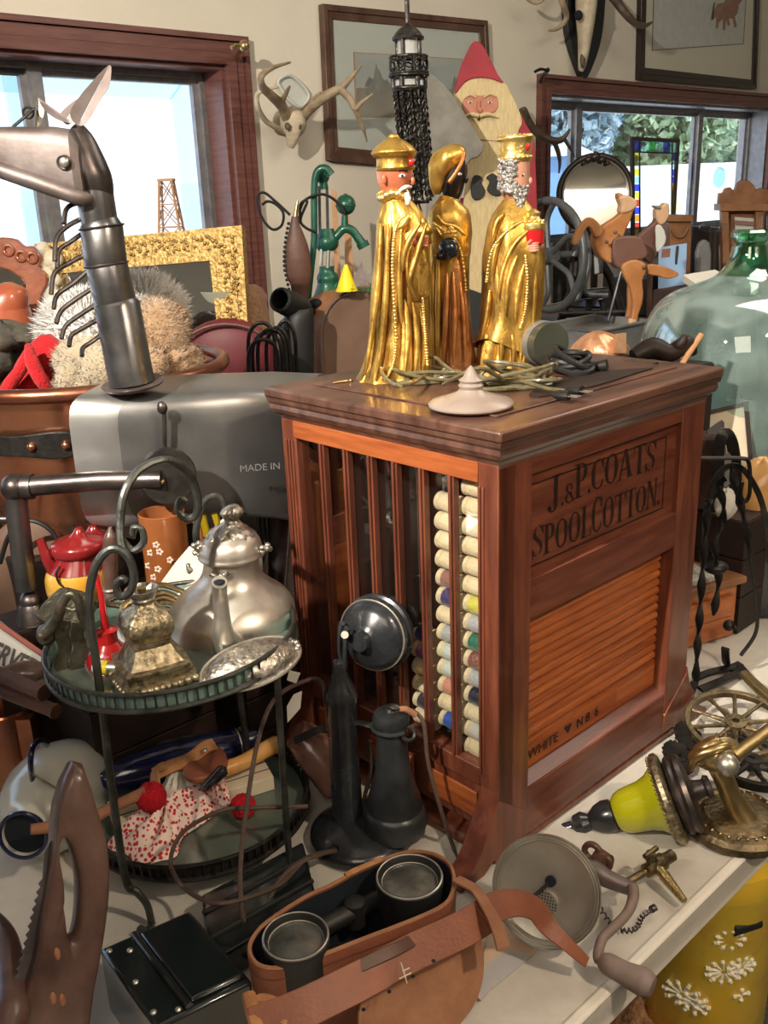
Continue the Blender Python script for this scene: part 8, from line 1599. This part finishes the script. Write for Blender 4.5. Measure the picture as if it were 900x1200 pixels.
for b in (wB-.002, ly-wB+.002): m.tube([I[0]+Yv*b+AU*.004, I[1]+Yv*b+AU*.004], .004, 6)
m.build('lead_lines', 'frame_dark', t)
m = MB(); q = (I[2]+I[3])/2; q2 = q*[1, 1, 0]+np.array([0, 0, ZS]); m.tube([o4[3], o4[3]*[1, 1, 0]+[0, 0, ZS]], .008, 8); m.build('prop_leg', 'frame_dark', t); m = MB(); m.tube([o4[2], o4[2]*[1, 1, 0]+[0, 0, ZS]], .008, 8); m.build('prop_leg', 'frame_dark', t)
# galvanised bin, then the jointed toy horse standing on it
Pz = W(705, 380, 2.85); zb_ = Pz[2]; e1 = AV; e2 = AU; c = Pz*[1, 1, 0]
t = thing('metal_bin', 'rectangular grey metal bin behind the cabinet under the wooden toy horse', 'bin', c+[0, 0, ZT]); O = [c+e1*a+e2*b for a, b in ((-.17, -.08), (.17, -.08), (.17, .14), (-.17, .14))]; z_2 = lambda L, q: [p+[0, 0, q] for p in L]; I_ = [c+e1*a+e2*b for a, b in ((-.166, -.076), (.166, -.076), (.166, .136), (-.166, .136))]
m = MB(); m.loft([z_2(O, ZT), z_2(O, zb_), z_2(I_, zb_), z_2(I_, ZT+.01)], closed=True); m.build('bin_body', 'greymetal', t)
m = MB(); Q = [p+[0, 0, zb_] for p in O]; m.tube(Q, .006, 8, closed=True); m.build('rolled_edge', 'greymetal', t)
m = MB(); m.prism([c+e1*a+e2*b+[0, 0, zb_-.02] for a, b in ((-.165, -.075), (.165, -.075), (.165, .135), (-.165, .135))], (0, 0, -.004)); m.build('tray_floor', 'greymetal', t)
YT = 2.95; t = thing('toy_horse', 'jointed wooden rearing toy horse with brown saddle and flat tail, right of the kings', 'toy horse', W(745, 385, YT)); nT = (.12, -1, .0)
cx4 = lambda L: [(640+x/4.5, 200+y/4.5) for x, y in L]
def tp(L, key, nm, dd, th, k=2): m = MB(); plate(m, cx4(L), W(730, 300, YT-dd), nT, th, k); return m.build(nm, key, t, bevel=.006, seg=3)
tp([(290, 300), (350, 260), (395, 225), (400, 180), (378, 135), (392, 112), (412, 128), (440, 132), (475, 155), (485, 180), (462, 215), (448, 262), (420, 320), (390, 400), (350, 440), (350, 490), (290, 460), (255, 400), (250, 340)], 'toywood', 'torso', .0, .035)
tp([(140, 385), (150, 340), (178, 290), (215, 250), (250, 250), (290, 290), (300, 330), (262, 355), (240, 310), (222, 295), (196, 335), (165, 392)], 'toywood', 'foreleg', .02, .018)
tp([(395, 225), (402, 180), (385, 145), (412, 130), (445, 134), (478, 158), (484, 182), (450, 215)], 'toywood_pale', 'head', .006, .042)
tp([(350, 390), (370, 355), (430, 345), (500, 350), (522, 390), (540, 440), (510, 470), (460, 475), (420, 490), (400, 520), (360, 490)], 'toysaddle', 'saddle', .012, .05)
tp([(400, 510), (430, 480), (480, 470), (525, 490), (530, 530), (510, 580), (515, 640), (510, 700), (490, 760), (476, 830), (440, 830), (450, 780), (460, 720), (455, 660), (440, 610), (415, 560)], 'toywood', 'hind_leg', .03, .018)
tp([(436, 600), (470, 650), (455, 720), (445, 790), (420, 795), (435, 720)], 'toywood', 'hind_leg', -.04, .018)
tp([(440, 780), (482, 780), (478, 845), (436, 848)], 'toywood_pale', 'hoof', .031, .02, 0)
tp([(535, 500), (580, 495), (640, 510), (700, 540), (690, 560), (640, 570), (590, 555), (540, 545)], 'toywood', 'tail', .01, .02)
for x, y in ((517, 511), (320, 375), (365, 325)): m = MB(); q = onp(640+x/4.5, 200+y/4.5, W(730, 300, YT-.034), nT); m.sph(q, .006, 10, 6); m.build('joint_pin', 'sawwood', t)
m = MB(); m.tube([W(728, 318, YT+.02), W(713, 375, YT+.02)], .005, 8); m.build('support_rod', 'steel', t)
YT2 = 3.05; t2 = thing('toy_donkey', 'wooden toy animal with small head and green ear flap behind the toy horse saddle', 'toy animal', W(765, 340, YT2)); t_s = t; t = t2
def tp2(L, key, nm, dd, th, k=2): m = MB(); plate(m, cx4(L), W(760, 280, YT2-dd), nT, th, k); return m.build(nm, key, t2, bevel=.005, seg=3)
tp2([(480, 360), (530, 310), (575, 270), (588, 240), (620, 280), (600, 330), (590, 440), (560, 480), (530, 480), (500, 420)], 'toysaddle', 'body', 0, .03)
tp2([(585, 260), (582, 215), (590, 198), (612, 190), (630, 170), (650, 178), (650, 240), (625, 280), (600, 285)], 'toywood_pale', 'head', .004, .035)
tp2([(566, 186), (590, 184), (612, 192), (598, 204), (580, 198)], 'greymetal', 'ear', .01, .02)
tp2([(580, 290), (610, 290), (635, 350), (620, 400), (585, 430), (580, 350)], 'mat_grey', 'ear_flap', .02, .008)
m = MB(); m.tube([W(762, 300, YT2+.01), W(764, 400, YT2+.01)*[1, 1, 0]+[0, 0, ZT+.002]], .009, 8); m.build('post', 'toysaddle', t2)
# copper mould on a crate
P = W(702, 412, 2.45); t = thing('copper_mould', 'crumpled copper coloured dome mould behind the back edge of the cabinet', 'mould', P)
m = MB(); sil(m, [(416, 668, 738), (408, 670, 736), (398, 678, 727), (391, 688, 715), (388, 696, 706)], P, .7, 3, 40, lambda an, t_: 1+.08*math.sin(8*an+4*t_)); m.build('dome', 'peach', t)
m = MB(); plate(m, [(722, 392), (734, 390), (734, 414), (720, 414)], W(728, 402, 2.40), (.2, -1, .1), .015); m.build('flange', 'peach', t)
crate('wooden_crate', 'dark crate behind the back edge of the cabinet under the copper coloured mould', 0, 0, .20, .16, ZT, P[2]-.004, px=702, py=420, Y=2.45)
# carved shelf, glass heron, chest, brochure, lamp chimney at the right edge
P = SB(872, .30); YS = P[1]; rw = rowof(P); nC = (-.1, -1, .0); t = thing('carved_shelf', 'brown wooden wall clock shelf with scalloped carved crest at the right edge', 'shelf', P)
def cp(L, key, nm, dd, th, k=0, **kw): m = MB(); plate(m, L, W(870, 270, YS-dd), nC, th, k); return m.build(nm, key, t, **kw)
cp([(842, 240), (843, 226), (848, 226), (850, 221), (856, 219), (861, 224), (864, 215), (870, 211), (877, 211), (884, 217), (887, 223), (892, 220), (900, 222), (905, 225), (905, 240)], 'wood_mid', 'crest', .0, .04, bevel=.005)
cp([(844, 239), (905, 239), (905, 247), (844, 247)], 'wood_mid', 'shelf_board', .06, .12)
cp([(846, 247), (854, 247), (856, rw), (848, rw)], 'wood_mid', 'post', .04, .05, bevel=.003); cp([(886, 247), (895, 247), (896, rw), (887, rw)], 'wood_mid', 'post', .04, .05, bevel=.003)
cp([(850, 247), (892, 247), (892, rw), (850, rw)], 'wood_mid', 'back_board', -.02, .015); cp([(861, 254), (886, 256), (885, 275), (862, 273)], 'paper', 'picture_panel', .0, .01); cp([(861, 258), (886, 260), (886, 265), (861, 263)], 'pic_roof', 'red_band', .012, .003)
P = SB(835, .4); t = thing('glass_heron', 'blue clear glass heron figure standing by the right window mullion', 'figurine', P); Yh = P[1]
m = MB(); m.tube(smooth(pth([(836, 186), (833, 196), (834, 215), (836, 235), (834, 258)], Yh), 5), [.006, .008, .009, .012, .02], 12); m.tube(smooth(pth([(836, 190), (842, 192), (848, 196), (856, 202)], Yh), 4), [.012, .018, .012, .003], 10); m.build('neck', 'g_white', t)
m = MB(); m.sph(W(843, 208, Yh), (.028, .02, .045), 14, 10); m.build('body', 'g_cyan', t)
m = MB(); m.sph(W(836, 266, Yh), (.07, .04, .022), 16, 10); m.tube([W(836, 268, Yh), P+[0, 0, .002]], .02, 12); m.build('foot', 'g_white', t)
P = SB(797, .35); Yc = P[1]; t = thing('wooden_chest', 'small brown wooden chest with an arched relief below the stained glass panel', 'chest', P); kc_ = 1/ppm(P)
m = MB(); plate(m, [(785, 258), (811, 258), (808, rowof(P)), (786, rowof(P))], W(798, 270, Yc), (0, -1, 0), .12); m.build('chest_body', 'wood_mid', t, bevel=.004)
m = MB(); plate(m, [(782, 252), (813, 252), (812, 260), (783, 260)], W(798, 256, Yc-.02), (0, -1, 0), .16); m.build('lid', 'wood_mid', t, bevel=.004)
m = MB(); m.tube(smooth(pth([(787, 268), (792, 276), (800, 277), (806, 268)], Yc-.01), 4), .006, 8); m.build('arch_relief', 'wood_mid', t)
P = SB(788, .06); Yd = P[1]; t = thing('brochure', 'open blue and white brochure standing up below the wooden chest', 'brochure', P); m = MB(); plate(m, [(772, 290), (805, 285), (802, rowof(P)), (771, rowof(P))], W(788, 300, Yd), (0, -1, .25), .004); m.build('page', 'paper_blue', t)
m = MB(); plate(m, [(776, 292), (786, 291), (785, 301), (775, 302)], W(788, 300, Yd-.002), (0, -1, .25), .001); m.build('printed_photo', 'pic_horse', t); m = MB(); m.tube([W(794, 288, Yd-.003), W(792, 310, Yd-.006)], .005, 6); m.build('binding', 'ink', t)
P = SB(824, .12); m = MB(); plate(m, [(816, rowof(P)), (816, 296), (820, 284), (826, 280), (832, 284), (834, 296), (833, rowof(P))], W(825, 300, P[1]), (0, -1, .05), .03); tag(m.build('grey_case', 'greymetal', bevel=.006), 'small grey arch topped case between the brochure and the green bottle neck', 'case')
P = SB(822, .5); m = MB(); plate(m, [(812, rowof(P)), (812, 266), (842, 264), (844, rowof(P))], W(825, 290, P[1]), (0, -1, 0), .12); tag(m.build('storage_box', 'darkwood', bevel=.006), 'dark brown box behind the grey case under the glass heron', 'box')
P = SB(760, .22); m = MB(); m.box(tuple(P+[0, .05, .08]), (.30, .18, .16)); tag(m.build('black_case', 'rubber', bevel=.01), 'black case on the sideboard behind the legs of the toy horse', 'case')
P = SB(885, .03); m = MB(); m.prism([W(868, 300, P[1]), W(896, 298, P[1]), W(898, 325, P[1]-.02), W(876, 330, P[1]-.02)], (0, .06, 0)); tag(m.build('blue_card_box', 'paper_blue', bevel=.002), 'pale blue flat carton behind the green bottle neck', 'carton')
P = W(896, 345, 2.75); P[2] = ZT; t = thing('glass_lamp', 'clear glass oil lamp chimney on a brass collar cut off by the right edge', 'lamp', P)
m = MB(); sil(m, [(312, 889, 909), (300, 884, 914), (285, 884, 914), (270, 888, 910), (252, 892, 906)], P, 1., 3, 28, cap=False); m.build('chimney', 'pane', t)
m = MB(); sil(m, [(325, 888, 912), (318, 886, 913), (314, 880, 918), (310, 886, 912)], P, 1., 2, 28); m.build('collar', 'brass', t); m = MB(); sil(m, [(rowof(P), 870, 930), (500, 885, 915), (400, 888, 912), (330, 886, 914), (322, 890, 910)], P, 1., 3, 28); m.build('stand', 'brass_dark', t)
m = MB(); m.prism([W(800, 322, 2.9), W(838, 316, 2.9), W(850, 322, 2.8), W(815, 332, 2.8)], (0, 0, -.02)); tag(m.build('white_papers', 'paper'), 'flat white papers below the toy horse tail', 'papers')
crate('dark_crate', 'tall dark crate behind the green demijohn under the white papers', 0, 0, .24, .18, ZT, W(825, 325, 2.86)[2]-.03, px=822, py=340, Y=2.88)
# ================================================ LAST SMALL THINGS
P = W(30, 645, 1.52); t = thing('leather_bag', 'slouching brown leather bag under the copper cauldron at the left edge', 'bag', P*[1, 1, 0]+[0, 0, ZT])
m = MB(); sil(m, [(rowof(P*[1, 1, 0]+[0, 0, ZT]), -40, 95), (700, -38, 96), (660, -30, 88), (630, -12, 72), (612, 8, 55), (606, 20, 40)], P, .4, 4, 40, lambda an, t_: 1+.03*math.sin(6*an+7*t_)); m.build('bag_body', 'wood_mid' if False else 'case_brown', t)
m = MB(); m.tube(smooth(pth([(0, 660), (12, 625), (34, 610), (60, 622), (78, 655)], 1.45), 5), .004, 8); m.build('strap', 'rubber', t)
P = W(326, 572, 1.58); t = thing('white_vase', 'small glossy white vase half hidden behind the left side of the cabinet', 'vase', P*[1, 1, 0]+[0, 0, ZT])
m = MB(); sil(m, [(rowof(P*[1, 1, 0]+[0, 0, ZT]), 312, 345), (700, 306, 350), (640, 312, 344), (600, 318, 338), (575, 320, 336), (556, 314, 342)], P, 1., 4, 32); m.build('vase_body', 'china', t)
